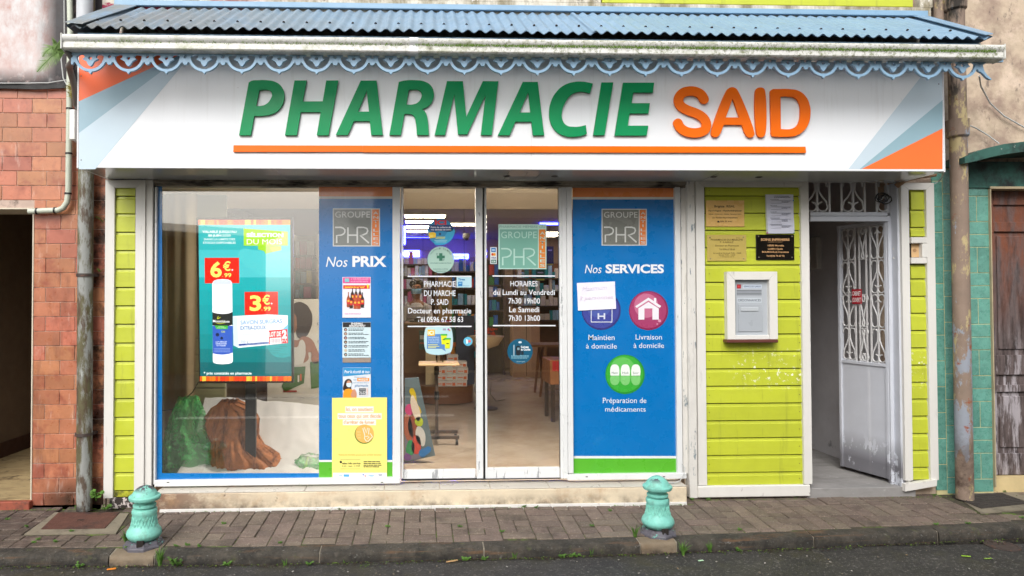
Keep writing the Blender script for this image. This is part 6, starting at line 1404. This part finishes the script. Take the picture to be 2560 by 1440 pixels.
for tx,a,b,c,d,bo in (('VALABLE JUSQU\'AU',86,152,364,171,.01),('30 JUIN',132,184,240,201,.05),('2020',248,184,316,201,.01),('DANS LA LIMITE DES',98,215,352,231,.012),('STOCKS DISPONIBLES',90,243,358,260,.012)):
    s.text(tx,SX(a),SY(b),SX(c),SY(d),(236,246,246),2,bold=bo)
s.poly(Q([(540,270),(730,280),(730,312),(600,342),(590,320),(540,306)]),(150,204,40),2,'screen_tag'); s.poly(Q([(640,290),(730,282),(730,312),(660,325)]),(196,226,60),2.4,'screen_tag'); s.poly(Q([(422,134),(784,160),(785,275),(423,276)]),(160,212,40),3,'screen_tag')
s.text('SÉLECTION',SX(446),SY(172),SX(748),SY(205),(244,248,240),4,bold=.05); s.text('DU MOIS',SX(448),SY(222),SX(738),SY(264),(244,248,240),4)
RD, YL = (226,26,14), (250,232,110)
s.poly(Q([(103,375),(385,374),(387,582),(105,584)]),RD,2,'price_tag'); s.poly(Q([(430,654),(703,652),(705,842),(432,844)]),RD,2,'price_tag')
for ox,oy,ch in ((0,0,'6'),(322,275,'3')):
    s.text(ch,SX(150+ox),SY(408+oy),SX(244+ox),SY(534+oy),YL,3,bold=.03); s.text('€',SX(254+ox),SY(408+oy),SX(316+ox),SY(482+oy),YL,3,bold=.02); s.text(',',SX(245+ox),SY(512+oy),SX(254+ox),SY(528+oy),YL,3,bold=.02); s.text('99',SX(264+ox),SY(500+oy),SX(322+ox),SY(534+oy),YL,3,bold=.02); s.disc(SX(330+ox),SY(474+oy),2.2,(236,214,230),l=3,n=14)
# soap box
s.poly(Q([(334,852),(620,838),(784,846),(786,1072),(380,1112),(340,1092)]),(236,240,248),3,'soap_box'); s.poly(Q([(334,852),(372,862),(380,1112),(340,1092)]),(206,220,238),4,'soap_box'); s.poly(Q([(784,920),(740,960,1),(640,1062),(786,1050)]),(120,190,226),4,'soap_box'); s.poly(Q([(382,1080),(628,1062),(628,1078),(382,1096)]),(40,70,150),4.4,'soap_box')
s.text('SAVON SURGRAS',SX(396),SY(888),SX(738),SY(922),(110,156,206),5,bold=.02,slope=-4); s.text('EXTRA-DOUX',SX(396),SY(934),SX(606),SY(966),(70,120,176),5,bold=.02,slope=-2); s.text('250 g',SX(396),SY(1050),SX(462),SY(1070),(90,120,150),5); s.lines(SX(396),SX(560),[SY(988),SY(1000)],1.2,(170,190,210),5,seed=3); s.text('Hypoallergénique - Testé sous contrôle',SX(440),SY(1076),SX(624),SY(1084),(210,224,240),5.4,slope=-3)
s.poly(Q([(628,970),(780,958),(786,1072),(630,1082)]),(216,26,40),5,'lot_tag'); s.text('LOT DE',SX(632),SY(982),SX(728),SY(1022),(244,240,240),6,bold=.03,slope=-2); s.text('2',SX(736),SY(966),SX(776),SY(1036),(244,240,240),6,bold=.06); s.poly(Q([(636,1032),(730,1026),(732,1074),(638,1080)]),(234,226,230),6,'barcode'); s.rects([(SX(644+9*k),SY(1036),SX(648+9*k+(k%3)),SY(1070)) for k in range(9)],(170,150,160),7,'barcode'); s.stroke(Q([(736,1068),(744,1044),(754,1062),(764,1042),(778,1066)]),1.8,(244,240,240),6)
# spray bottle
s.poly(Q([(165,590),(170,572),(184,560),(205,553),(250,549),(295,552),(314,560),(326,574),(329,592),(334,1222),(326,1234),(300,1242),(250,1246),(200,1242),(178,1234),(171,1220)]),(246,246,252),4,'bottle'); s.poly(Q([(182,566,1),(250,556,1),(316,566,1),(322,582,1),(250,592,1),(176,584,1)]),(206,212,230),5,'bottle'); s.poly(Q([(167,820),(200,830),(250,835),(300,830),(333,818),(333,922),(300,932),(250,938),(200,934),(167,926)]),(34,34,40),5,'bottle_label'); s.poly(Q([(168,930),(333,932),(334,1150),(300,1162),(250,1168),(200,1164),(171,1156)]),(52,90,190),4.6,'bottle_label'); s.poly(Q([(184,928),(294,930),(292,958),(200,958)]),(60,170,60),5.6,'bottle_label')
s.text('Moustidose',SX(171),SY(882),SX(308),SY(902),(240,240,244),6,bold=.015,slope=1); s.stroke(Q([(206,872),(216,852)]),1.4,(200,214,40),6); s.stroke(Q([(208,876),(234,860)]),1.4,(200,214,40),6); s.stroke(Q([(198,908),(230,914),(270,906)]),1.1,(200,214,40),6.2); s.text('FAMILLE',SX(216),SY(936),SX(262),SY(942),(220,240,220),6.4); s.text('ZONES TEMPÉRÉES',SX(202),SY(946),SX(280),SY(952),(220,240,220),6.4); s.text('12h',SX(240),SY(972),SX(270),SY(986),(200,214,40),6,bold=.02); s.disc(SX(208),SY(1004),4.6,(24,40,80),l=6,n=16); s.disc(SX(243),SY(1032),3.6,(24,40,80),l=6,n=16)
for k,tx in enumerate(('LAIT RÉPULSIF','DES MOUSTIQUES','ET TIQUES')): s.text(tx,SX(194+8*(k==2)),SY(1058+15*k),SX(284-8*(k==2)),SY(1068+15*k),(220,228,246),6,bold=.02)
s.lines(SX(182),SX(312),[SY(1116),SY(1128),SY(1142)],1,(160,180,226),6,.3,seed=4)
s.text('* prix constatés en pharmacie',SX(96),SY(1308),SX(488),SY(1330),(240,248,248),3,bold=.02)
# drapes
def drape(name, lab, cat, pts_fn, m, nu=50, nv=36):
    q = pts_fn(.5,0); t = thing(name, lab, cat, q); mb = MB(); mb.grid(pts_fn, nu, nv); mb.build('cloth', m, t, True, 180); return t
from mathutils import noise as mn
def folds(u, v, f, a, sd):
    w = u+.05*math.sin(v*5+sd)+.10*mn.noise(Vector((u*2+sd,v*2.2,sd)))
    rg = 1-2*abs(mn.noise(Vector((w*f*.42+sd,v*1.1,sd*.7)))*1.6)
    r2 = 1-2*abs(mn.noise(Vector((w*f*.9,v*4+sd,sd)))*1.6)
    return a*(1.1*rg+.55*r2+.5*mn.noise(Vector((u*22,v*16+sd,sd))))
def tulle(u, v):
    c = u*2*math.pi; w_ = (.155+.03*math.sin(v*4+1)+.06*(1-v)**2)*(1-.55*v**6)
    x = XP(462,1100,.42)+w_*math.cos(c)*1.0+folds(u,v,30,.018,3); y = .45+.13*math.sin(c)+folds(u,v,26,.02,5); return (x,y,FZ_+.014+v*.60+.03*mn.noise(Vector((u*6,v*3,2))))
m_tul = mat('green_tulle',(96,200,120),.7,var=.25,vs=16,alpha=.5,stains=(dict(c=(170,220,60),scale=7,lo=.55,hi=.65,amt=.7,stretch=(2,1,.6)),dict(c=(20,100,60),scale=6,lo=.55,hi=.7,amt=.6)))
drape('tulle_heap', 'crumpled green tulle bundle low at left in the window', 'fabric', tulle, m_tul, 90, 50)
def brown(u, v):
    c = u*2*math.pi
    def tab(t, v):
        for (v0,x0),(v1,x1) in zip(t,t[1:]):
            if v0 <= v <= v1: return x0+(x1-x0)*(v-v0)/(v1-v0)
        return t[-1][1]
    xl = XP(tab(((0,522),(.15,518),(.4,524),(.55,508),(.8,512),(.95,530),(1,550)),v),1100,.5); xr = XP(tab(((0,752),(.08,748),(.16,728),(.26,690),(.36,658),(.5,642),(.75,644),(.9,625),(1,590)),v),1100,.5)
    m_, h_ = (xl+xr)/2, (xr-xl)/2
    x = m_+h_*math.cos(c)+folds(u,v*.45,60,.010,7); y = .50+(.20-.08*v)*math.sin(c)+folds(u,v*.45,70,.018,9); z = FZ_+.014+.56*v+.05*mn.noise(Vector((u*5,v*4,7)))*v+.02*mn.noise(Vector((u*14,v*3,2)))
    return (x,y,max(z,FZ_+.014+.002*math.sin(u*40)))
m_brn = mat('brown_gauze',(164,102,58),.75,var=.28,vs=14,stains=(dict(c=(86,44,20),scale=9,lo=.5,hi=.65,stretch=(2,1,.6)),))
drape('brown_cloth', 'crumpled rust brown gauze cloth heaped behind the screen pole', 'fabric', brown, m_brn, 120, 70)
def sheet_(u, v):
    x = XP(500,1100,.8)+u*1.45; y = .93-.75*v+.02*mn.noise(Vector((u*6,v*4,3))); z = FZ_+.02+.52*(1-v)**1.7*(1-.25*u)+folds(u,v,10,.012,1)+.012; return (x,y,max(z,FZ_+.016))
drape('white_cloth', 'white cloth sloping behind the brown gauze in the window', 'fabric', sheet_, mat('white_cloth',(206,208,214),.8,var=.05), 60, 30)
def tul2(u, v):
    c = u*2*math.pi; return (XP(775,1150,.4)+.22*math.cos(c)*(1-.6*v)+folds(u,v,30,.015,4), .42+.14*math.sin(c)*(1-.5*v)+folds(u,v,20,.015,2), FZ_+.016+.13*v+.02*mn.noise(Vector((u*8,v*3,1)))*v)
drape('tulle_heap', 'low green tulle clump at right corner of display window', 'fabric', tul2, m_tul, 40, 16)
mb = MB(); mb.tube([P(404,1027,.5),P(430,1024,.5),P(460,1000,.55),P(482,980,.5),P(496,955,.4)],.004,6); tag(mb.build('cable', m_cable, None, True), 'black power cable hanging from the display screen', 'cable')

# ================================================================== plaques and letter hatch on the lime panel
YPQ = -.034
def plaque(lab, x0,y0,x1,y1, m, cat='plaque', name='plaque', th=.006, rot=0):
    t = thing(name, lab, cat, P((x0+x1)/2,y1,YPQ)); pb('plate',x0,y0,x1,y1,YPQ,th,m,t,.0015); return t, Sheet(t, YPQ-.0002, .4)
t, s = plaque('orange-gold plaque of a psychologist at upper left of lime panel', 1765,501,1861,566.5, mat('gold_plate',(222,180,108),.32,var=.03,coat=.3))
DK = (50,38,26)
s.text('Brigitte  RISAL',1786,513,1837,518.5,DK,1,bold=.015); s.text('Psychologue - Psychothérapeute',1771,524.5,1854,528.5,DK,1,shear=.2,bold=.015); s.text('Enfants - Adolescents - Adultes - Personnes Agées',1772,534,1853,536.5,DK,1,bold=.01); s.text('Sur Rendez-Vous Uniquement',1781,542,1844,546,DK,1,shear=.2,bold=.012); s.text('0696 50 26 61',1800,551.5,1830,555.5,DK,1,bold=.015); s.poly([(1794,552),(1798,552),(1799,556),(1793,556)],DK,1)
t, s = plaque('dull brass pharmacy plaque below the orange-gold one', 1768,587,1866,652.5, mat('brass_plate',(198,176,96),.38,metal=.25,var=.06,vs=12))
D2 = (92,78,36)
for tx,a,b,c,d in (('PHARMACIE DU MARCHE',1777,597,1857,601.5),('P. KARRAZ',1800,603.5,1834,607.5),('Docteur en Pharmacie',1788,612,1847,616),('Tél 0596 67 58 63',1798,621.5,1837,625.5),('du Lundi au Vendredi 7h30 - 19h00',1783,631,1853,634.5),('Samedi 7h30 - 13h00',1797,635.8,1838,639),('1 Dimanche sur 2',1801,640.3,1835,643.2)): s.text(tx,a,b,c,d,D2,1,bold=.008)
def screws_(t, pts):
    for px,py in pts: q = P(px,py,YPQ-.002); mb = MB(); mb.lathe([(.005,0),(.005,.002),(.001,.003)],(0,0,0),10); me = mb.mesh('screw'); 
    for px,py in pts:
        q = P(px,py,YPQ-.001); o = local('screw', me, mat('screw_metal',(150,140,120),.3,metal=.6,var=.05), t, q-t.location, (R(90),0,0))
screws_(t, ((1775,594),(1858,593),(1776,647),(1859,646.5)))
t, s = plaque('glossy black nursing care plaque under the paper notice', 1890,586.5,1986,650, mat('black_gloss',(16,15,16),.08,var=.0,coat=1.0))
GD = (206,160,110)
s.text('SOINS INFIRMIERS',1902,596,1974,602,GD,1,bold=.035); s.text('A DOMICILE & AU CABINET',1920,604,1957,606,GD,1); s.text('VERRI Murielle',1918,611.5,1960,616,GD,1,bold=.02); s.text('LAMIN Cécile',1920,620,1957,624.5,GD,1,bold=.02); s.text('BOUBOUILLE Francesca',1905,627.5,1972,632,GD,1,bold=.02); s.text('Tel 0596 74 67 72',1916,637.5,1961,642,GD,1,bold=.02)
screws_(t, ((1896,591),(1980,591),(1897,643.5),(1980,643.5)))
t = thing('paper_notice', 'plastic-sleeved printed paper notice above the black plaque', 'notice', P(1950,583,YPQ))
mb = MB(); c4 = [P(1914,486.5,YPQ),P(1982.5,486.5,YPQ),P(1985.5,583.5,YPQ),P(1920,584,YPQ)]
mb.grid(lambda u,v: tuple((c4[0].lerp(c4[1],u)).lerp(c4[3].lerp(c4[2],u),v)+Vector((0,-.002-.002*math.sin(v*7+u*2)*u,0))),8,12); mb.build('sheet', mat('notice_paper',(206,208,222),.35,var=.04,coat=.4), t, True)
mb = MB(); a_,b_ = P(1912.5,486,YPQ-.001),P(1917,584,YPQ-.001); mb.add([a_,P(1917.5,486,YPQ-.001),P(1921,584,YPQ-.001),P(1915.5,584,YPQ-.001)],[(0,1,2,3)]); mb.build('sleeve_edge', mat('sleeve',(200,206,190),.2,alpha=.8), t)
s = Sheet(t, YPQ-.006,.7)
s.lines(1935,1977,[490,493],1.2,(90,92,104),1,.2,seed=2); y = 498
k = 0
while y < 575:
    s.lines(1926,1955,[y],1.1,(120,122,140),1,.5,seed=k); s.rects([(1928,y+3,1978,y+3.8),(1928,y+10,1953,y+10.5)],(140,142,160),1); s.lines(1954,1976,[y+5,y+7.6],1.1,(124,126,144),1,.4,seed=k+50); y += 15.5; k += 1
for px,py,c in ((1983,501.5,(20,130,180)),(1918,582,(196,40,130)),(1985,583,(40,140,90))): q = P(px,py,YPQ-.006); mb = MB(); mb.lathe([(.0045,0),(.0045,.005),(.001,.007)],(0,0,0),10); local('push_pin', mb.mesh(), pm(c,.3), t, q-t.location, (R(90),0,0))
# letter hatch
hb = thing('prescription_box', 'grey prescription letter box framed in white on the lime panel', 'letter box', P(1881,856,-.05))
mitre_frame(hb,1818,679,1944,848,20,20,20,0,-.075,.05,m_trimboard)
pb('ledge',1818,849,1946,857,-.10,.075,m_mahog,hb,.004); pb('inner_sill',1838,838,1924,848.5,-.062,.04,m_white,hb,.002)
pb('plate',1838.5,699.5,1923.5,838,-.04,.012,mat('grey_plate',(168,174,180),.4,var=.04),hb,.001)
pb('flap',1846,760,1906,829,-.046,.006,mat('grey_flap',(164,170,176),.38,var=.04),hb,.002); pb('slot',1853,768,1896,778,-.052,.007,mat('slot_grey',(178,184,188),.35,var=.03),hb,.003)
s = Sheet(hb,-.0402,.4)
s.rect(1842,711,1852.5,721.5,(166,34,44),1,'button_plate'); s.disc(1847,716,2.4,(214,60,60),l=2,n=14); s.rect(1857,711.5,1904,721,(196,206,218),1,'label'); s.text('SERVICE DE GARDE',1859,714,1902,718.5,(60,76,110),2,bold=.01)
s.rects([(1842,725.5+3.6*k,1904,727+3.6*k) for k in range(4)],(70,74,80),1,'speaker_slots'); s.rect(1843,744.5,1904,757,(186,194,200),1,'label'); s.text('ORDONNANCES',1845,747.5,1902,753.5,(44,52,70),2)

# ================================================================== bollards
def bollard_meshes():
    k = 1/(6*392.0); Y0 = 1052
    prof = [(985,150),(966,190),(936,222),(905,240),(890,246),(868,247),(830,236),(790,207),(742,180),(690,168),(640,165),(600,168),(575,178),(545,178),(520,170),(510,150),(506,122),(496,122),(490,154),(480,162),(452,162),(444,150),(436,108),(404,106),(396,118),(384,196),(376,214),(352,224),(332,224),(318,212),(311,188),(296,178),(262,160),(228,128),(196,84),(178,44),(170,6)]
    mb = MB(); mb.lathe([(r*k,(Y0-y)*k) for y,r in prof],(0,0,0),40); cap_ = mb.mesh('post',True,28)
    # zigzag relief
    mb = MB(); n = 12
    def rad(y):
        ys = [(a,b) for a,b in prof]
        for (y1,r1),(y2,r2) in zip(ys,ys[1:]):
            if y2 <= y <= y1: return r1+(r2-r1)*(y1-y)/(y1-y2)
        return 170
    for ph_ in (0,.5):
        pts = []
        for i in range(2*n+1):
            a = 2*math.pi*(i/2+ph_)/n; y = (628 if i % 2 == 0 else 760)-(0 if ph_ == 0 else 18)
            pts.append((i,a,y))
        for (i,a,y),(j,b,y2) in zip(pts,pts[1:]):
            seg = [(lambda t: (( (rad(y+(y2-y)*t)+2)*k*math.cos(a+(b-a)*t), (rad(y+(y2-y)*t)+2)*k*math.sin(a+(b-a)*t), (Y0-(y+(y2-y)*t))*k)))(t/3) for t in range(4)]
            mb.tube(seg,.0034,5)
    rel = mb.mesh('relief',True)
    mb = MB(); mb.lathe([(288*k,-.03),(288*k,.004),(280*k,.012),(262*k,.014),(250*k,.03),(225*k,.034),(170*k,.036),(150*k,.045)],(0,0,0),8); base = mb.mesh('base')
    return cap_, rel, base
cap_, rel, base = bollard_meshes()
cap_.materials.append(m_boll); cap2 = cap_.copy(); cap2.materials.clear(); cap2.materials.append(m_boll2)
bspots = [((360,1361),'turquoise cast bollard on the kerb before the display window','bollards on the near kerb',.02),((1645,1331),'turquoise cast bollard on the kerb before the services window','bollards on the near kerb',-.01)]
for k,((px,py),lb,gp,tl) in enumerate(bspots):
    q = G(px,py); t = thing('bollard', lb, 'bollard', (q.x,q.y,gz(q.y)+.001), gp)
    t.rotation_euler = (tl*.8,tl*.6,k*1.3+.35)
    local('post', cap_ if k == 0 else cap2, None, t); local('relief', rel, m_boll, t); local('base', base, m_bollb, t)
    h_ = local('base_notch', MB().box(-.022,.022,-.02,.0,.008,.05,.004).mesh(), m_gap, t, (0,0,0)); a = -math.pi/2-t.rotation_euler.z+.15; h_.location = (.085*math.cos(a),.085*math.sin(a),.006); h_.rotation_euler = (0,0,a+math.pi/2)
t = thing('bollard', 'turquoise bollard across the street, seen mirrored in the door glass', 'bollard', (.55,-7.35,.0)); local('post', cap_, m_boll, t); local('relief', rel, m_boll, t); local('base', base, m_bollb, t)

# ================================================================== plants
rdp = random.Random(33)
def grass(px, py, h, n, lab, group=None, Z=None, spread=.5):
    q = G(px,py) if Z is None else PZ(px,py,Z)-Vector((0,.03,0)); z0 = gz(q.y) if Z is None else Z
    t = thing('grass_tuft', lab, 'grass', (q.x,q.y,z0), group); mb = MB()
    for k in range(n):
        a = rdp.uniform(0,2*math.pi); l = h*rdp.uniform(.5,1.1); b = rdp.uniform(.15,.9)*spread; w_ = .0036
        d = Vector((math.cos(a),math.sin(a)*.7,0)); sd = Vector((math.cos(k*2.4),.4*math.sin(k*2.4),.25*math.sin(k))).normalized(); c0 = Vector((q.x,q.y,z0))+d*.008*rdp.random()
        pts = [c0+d*(b*l*s_*s_*1.1)+Vector((0,0,l*(s_-.42*b*s_*s_))) for s_ in (0,.33,.66,1)]
        vs = []
        for i,p in enumerate(pts): ww = w_*(1,.95,.6,.05)[i]; vs += [p-sd*ww,p+sd*ww]
        mb.add(vs,[(0,1,3,2),(2,3,5,4),(4,5,7,6)])
    mb.build('blades', m_leaf, t); return t
def weed(px, py, h, n, lab, group=None, Z=None, leaf=.014, m=None, Y=None):
    q = P(px,py,Y) if Y is not None else (G(px,py) if Z is None else PZ(px,py,Z)-Vector((0,.03,0))); z0 = q.z if Y is not None else (gz(q.y) if Z is None else Z)
    t = thing('weed', lab, 'weed', (q.x,q.y,z0), group); st_ = MB(); lv = MB()
    for k in range(n):
        a = rdp.uniform(0,2*math.pi); l = h*rdp.uniform(.5,1); e = Vector((q.x+math.cos(a)*l*.6,q.y-abs(math.sin(a))*l*.4,z0+l*.8)); c0 = Vector((q.x,q.y,z0))
        st_.tube([c0,c0.lerp(e,.5)+Vector((0,0,l*.12)),e],.0014,4)
        for j in range(3):
            p = c0.lerp(e,.5+.25*j); a2 = a+rdp.uniform(-1.5,1.5); d = Vector((math.cos(a2),math.sin(a2)*.6,rdp.uniform(-.3,.5))).normalized(); sd = d.cross(Vector((0,-.6,1))).normalized(); L_ = leaf*rdp.uniform(.7,1.3)
            lv.add([p,p+d*L_*.5+sd*L_*.4,p+d*L_*1.1,p+d*L_*.5-sd*L_*.4],[(0,1,2,3)])
    st_.build('stems', m or m_leaf, t); lv.build('leaves', m or m_leaf, t); return t
grass(318,1366,.13,34,'tall grass tuft growing left of the left bollard'); grass(404,1411,.13,44,'grass tuft at kerb foot right of the left bollard',Z=ROADZ); weed(448,1412,.08,10,'leafy weed beside the grass right of left bollard',Z=ROADZ,leaf=.02); weed(322,1374,.035,6,'small leafy weed at the left bollard base')
grass(1588,1343,.09,30,'grass tuft growing left of the right bollard'); grass(1703,1384,.10,32,'grass tuft at kerb foot under the right bollard',Z=ROADZ,spread=.8); grass(1770,1377,.08,24,'grass tuft at kerb foot just right of right bollard tuft',Z=ROADZ)
GL = 'small grass tuft in the crack between kerb and road'; GG = 'small grass tufts along the kerb foot'
for px,py,h,n in ((8,1411,.07,10),(112,1411,.05,14),(528,1405,.05,10),(715,1409,.045,8),(862,1403,.04,8),(1285,1392,.06,10),(1394,1388,.05,9),(1476,1386,.06,9),(1927,1367,.06,12),(2160,1357,.04,8),(2262,1352,.06,14),(2545,1336,.05,10)): grass(px,py,h,n,GL,GG,Z=ROADZ)
WL = 'tiny leafy weed at the foot of the kerb'; WG = 'tiny weeds at the kerb foot'
for px,py in ((207,1413),(776,1408),(1165,1397),(1210,1396),(1402,1390),(1425,1388),(1440,1388),(1842,1375),(570,1410)): weed(px,py,.03,7,WL,WG,Z=ROADZ,leaf=.016)
ML = 'tiny green weed between the pavement bricks'; MG = 'tiny weeds between pavement bricks'
for px,py in ((18,1300),(95,1350),(85,1358),(140,1356),(70,1318),(180,1330),(440,1366),(470,1364),(500,1366),(560,1310),(700,1358),(850,1274),(905,1272),(970,1318),(1010,1268),(1080,1268),(1150,1318),(1310,1268),(1340,1270),(1255,1330),(1525,1278),(1480,1316),(1730,1250),(1770,1250),(1850,1326),(1990,1244),(2090,1240),(2180,1240),(2335,1240),(2465,1226),(2510,1230),(2340,1312),(2420,1310),(2555,1296)): weed(px,py,.018,8,ML,MG,leaf=.011)
weed(240,1252,.10,6,'heart-leaved green creeper at foot of lichened downpipe',leaf=.034,Y=-.10); weed(262,1276,.06,6,'broad-leaved green weed below the left lime pilaster',leaf=.03); weed(195,1272,.035,6,'small weed at the left foot of the lichened downpipe'); weed(385,1276,.03,6,'low weed behind the left bollard'); weed(256,556,.05,5,'small green fern sprouting beside the left white frame',leaf=.02,Y=-.03); weed(252,680,.035,4,'tiny fern on the mouldy tiles beside left frame',leaf=.014,Y=-.03)
weed(1958,1243,.04,9,'weed clump at foot of lime panel near the gateway',leaf=.014)
# fern frond hanging from the gutter end and the dry one on the conduit
fn_ = thing('fern', 'green fern fronds growing from the left gutter end', 'fern', P(152,132,-.75)); Yn = -.74
for sp in ([P(158,134,Yn),P(150,122,Yn),P(140,117,Yn-.02),P(128,119,Yn-.04),P(116,128,Yn-.05),P(106,142,Yn-.05)],[P(157,134,Yn),P(146,132,Yn-.02),P(132,138,Yn-.04),P(118,152,Yn-.05),P(104,166,Yn-.05),P(92,180,Yn-.05)],[P(158,132,Yn),P(152,118,Yn-.02),P(143,109,Yn-.03),P(132,107,Yn-.04)]):
    mb = MB(); mb.tube(sp,.0022,4); mb.build('rachis', m_leaf2, fn_); lv = MB(); n = (len(sp)-1)*5
    for i in range(len(sp)-1):
        tdir = (sp[i+1]-sp[i]).normalized()
        for k in range(5):
            p = sp[i].lerp(sp[i+1],k/5); f = (i*5+k)/n; L_ = .075*math.sin(math.pi*(.25+.72*f))
            for s_ in (-1,1):
                d = (Vector((0,-1,0)).cross(tdir)*s_+tdir*.45+Vector((0,0,-.35))).normalized(); sd = tdir*.0045; lv.add([p-sd,p+sd,p+d*L_],[(0,1,2)])
    lv.build('leaflets', m_leaf2, fn_)
f2 = thing('fern', 'dry yellowish fern clump on the pale conduit', 'fern', P(178,235,-.08)); lv = MB()
for k in range(70):
    c = P(178+rdp.uniform(-5,6),222+rdp.uniform(-14,20),-.08); d = Vector((rdp.uniform(-1,1),rdp.uniform(-1,.1),rdp.uniform(-1,.7))).normalized(); L_ = rdp.uniform(.02,.05); sd = d.cross(Vector((0,1,0))).normalized()*.003; lv.add([c-sd,c+sd,c+d*L_],[(0,1,2)])
lv.build('leaves', m_leafdry, f2)
# moss, soil and dead leaf crumbs along the kerb foot and in front of the house: nobody could count them
def crumbs(name, lab, cat, n, place, cols, smin, smax, m):
    mb = MB(); rc = random.Random(len(name)+n)
    for k in range(n):
        p = place(rc); a = rc.uniform(0,6.28); s_ = rc.uniform(smin,smax); d = Vector((math.cos(a),math.sin(a),0))*s_; e = Vector((-d.y,d.x,0))*rc.uniform(.3,.8)
        up_ = Vector((0,0,rc.uniform(.1,.7)*s_)); mb.add([p-d,p+e+up_,p+d*.8,p-e+up_*.6],[(0,1,2,3)])
    tag(mb.build(name, m), lab, cat, kind='stuff')
def foot(rc):
    X = rc.uniform(-3.4,4.9); w_ = .012+.05*abs(mn.noise(Vector((X*1.7,1,3)))); return Vector((X,interp(FW,X)-.018-abs(rc.gauss(0,w_)),ROADZ+.006))
def base_(rc):
    X = rc.uniform(-3.3,4.9)
    while mn.noise(Vector((X*1.4,4,0))) < -.05 and rc.random() < .85: X = rc.uniform(-3.3,4.9)
    Y = YPL-.016 if XP(388) < X < XP(1716) else -.06
    return Vector((X,Y-abs(rc.gauss(0,.012)),gz(Y)+.004))
crumbs('soil_crumbs','dark soil and leaf crumbs gathered along the kerb foot','soil',2600,foot,None,.003,.010,mat('soil_crumb',(58,48,36),.95,var=.4,vs=60))
crumbs('gutter_moss','green moss specks along the kerb foot','moss',700,foot,None,.003,.009,m_moss)
crumbs('wall_moss','green moss specks along the foot of the shop front','moss',700,base_,None,.003,.008,m_moss)
# litter
def litter(name, lab, cat, px, py, sx, sy, c, rz, group=None, h=.004):
    q = PZ(px,py,ROADZ+.004); mb = MB(); mb.box(-sx/2,sx/2,-sy/2,sy/2,0,h,.001); o = bpy.data.objects.new(name, mb.mesh(name)); col.objects.link(o); o.data.materials.append(pm(c,.7)); o.location = (q.x,q.y,ROADZ+.004); o.rotation_euler = (0,0,rz); tag(o,lab,cat,group)
litter('cigarette_butt','orange cigarette butt on the asphalt left of the left bollard','litter',279,1424,.05,.009,(216,130,40),.3,h=.008); litter('paper_scrap','tiny white scrap by the kerb at far left','litter',173,1408,.018,.012,(214,210,226),.2,h=.01); litter('dry_stick','thin tan stick lying on the asphalt near the kerb','litter',1130,1404,.075,.008,(186,150,104),.35,h=.007); litter('paper_scrap','yellow and blue scrap on asphalt below right bollard','litter',1752,1402,.035,.012,(170,206,170),.2)
rdl = random.Random(8)
for k in range(46):
    px = rdl.uniform(10,2550); py = rdl.uniform(1412,1438) if px < 1300 else rdl.uniform(1388-(px-1300)*.035,1436)
    litter('pebble','tiny pale speck of grit lying on the asphalt','pebble',px,py,rdl.uniform(.006,.014),rdl.uniform(.005,.01),rdl.choice(((150,146,138),(176,172,166),(120,112,96),(140,120,90))),rdl.uniform(0,3),'pale grit specks on the asphalt')
litter('leaf_scrap','bright green leaf scrap on the asphalt at far right','leaf',2415,1391,.05,.014,(130,170,40),-.3); litter('leaf_scrap','pale green leaf scrap right of the brighter one','leaf',2470,1397,.05,.012,(120,150,60),.1)
lc = thing('power_adapter', 'white cable connector lying on the sill below services window', 'connector', P(1672,1201,-.06)); q = P(1672,1201,-.07)
mb = MB(); mb.box(q.x-.04,q.x+.04,-.085,-.065,SZ+.001,SZ+.014,.004); mb.build('plug', mat('grey_plug',(160,160,158),.5), lc); mb = MB(); mb.tube([(q.x+.04,-.075,SZ+.008),(q.x+.085,-.07,SZ+.02),P(1710,1185,-.06),P(1712,1170,-.05),P(1705,1160,-.03)],.004,6); mb.build('cord', m_conduit2, lc, True)

# ================================================================== far side of the street (behind the camera, mirrored in the glass)
oh = thing('opposite_house', 'cream rendered house across the street, seen only mirrored in the glass', 'building', (2.5,-9.2,0))
m_oh = mat('opposite_render',(186,168,134),.8,var=.1); Yo_ = -9.1
mb = MB(); mb.box(-1.0,9,Yo_-.3,Yo_,-.1,5.2); mb.build('wall', m_oh, oh); mb = MB(); mb.box(-1.4,9.4,Yo_-.5,Yo_+1.1,3.0,3.12); mb.build('awning', mat('opposite_awning',(120,96,74),.7), oh)
for k in range(4): mb = MB(); mb.box(.1+2.2*k,1.3+2.2*k,Yo_,Yo_+.03,.05,2.3,.01); d_ = mb.build('door', mat('opposite_door',(96,84,60),.6), oh)
mb = MB(); mb.box(-1.4,9.4,Yo_-.6,Yo_+.3,5.2,5.4); mb.build('roof', m_iron, oh)
oh2 = thing('opposite_shed', 'low board-clad shed across the street, seen only mirrored in the glass', 'building', (-6,-9.2,0))
mb = MB(); mb.box(-11,-3.3,Yo_-.3,Yo_,-.1,2.9); mb.build('wall', mat('opposite_wall2',(150,132,96),.8,var=.12), oh2); mb = MB(); mb.add([(-11.3,Yo_-.4,3.6),(-3.0,Yo_-.4,3.0),(-3.0,Yo_+.9,2.75),(-11.3,Yo_+.9,3.3),(-11.3,Yo_-.4,3.5),(-3.0,Yo_-.4,2.9),(-3.0,Yo_+.9,2.65),(-11.3,Yo_+.9,3.2)],[(0,1,2,3),(7,6,5,4),(0,4,5,1),(1,5,6,2),(2,6,7,3),(3,7,4,0)]); mb.build('roof', mat('opposite_roof',(150,140,120),.7), oh2)
for k in range(5): mb = MB(); mb.box(-10.4+1.5*k,-9.4+1.5*k,Yo_,Yo_+.03,.05,2.2,.01); mb.build('shutter', mat('opposite_shutter',(120,130,80),.6), oh2)
bpy.context.view_layer.update()
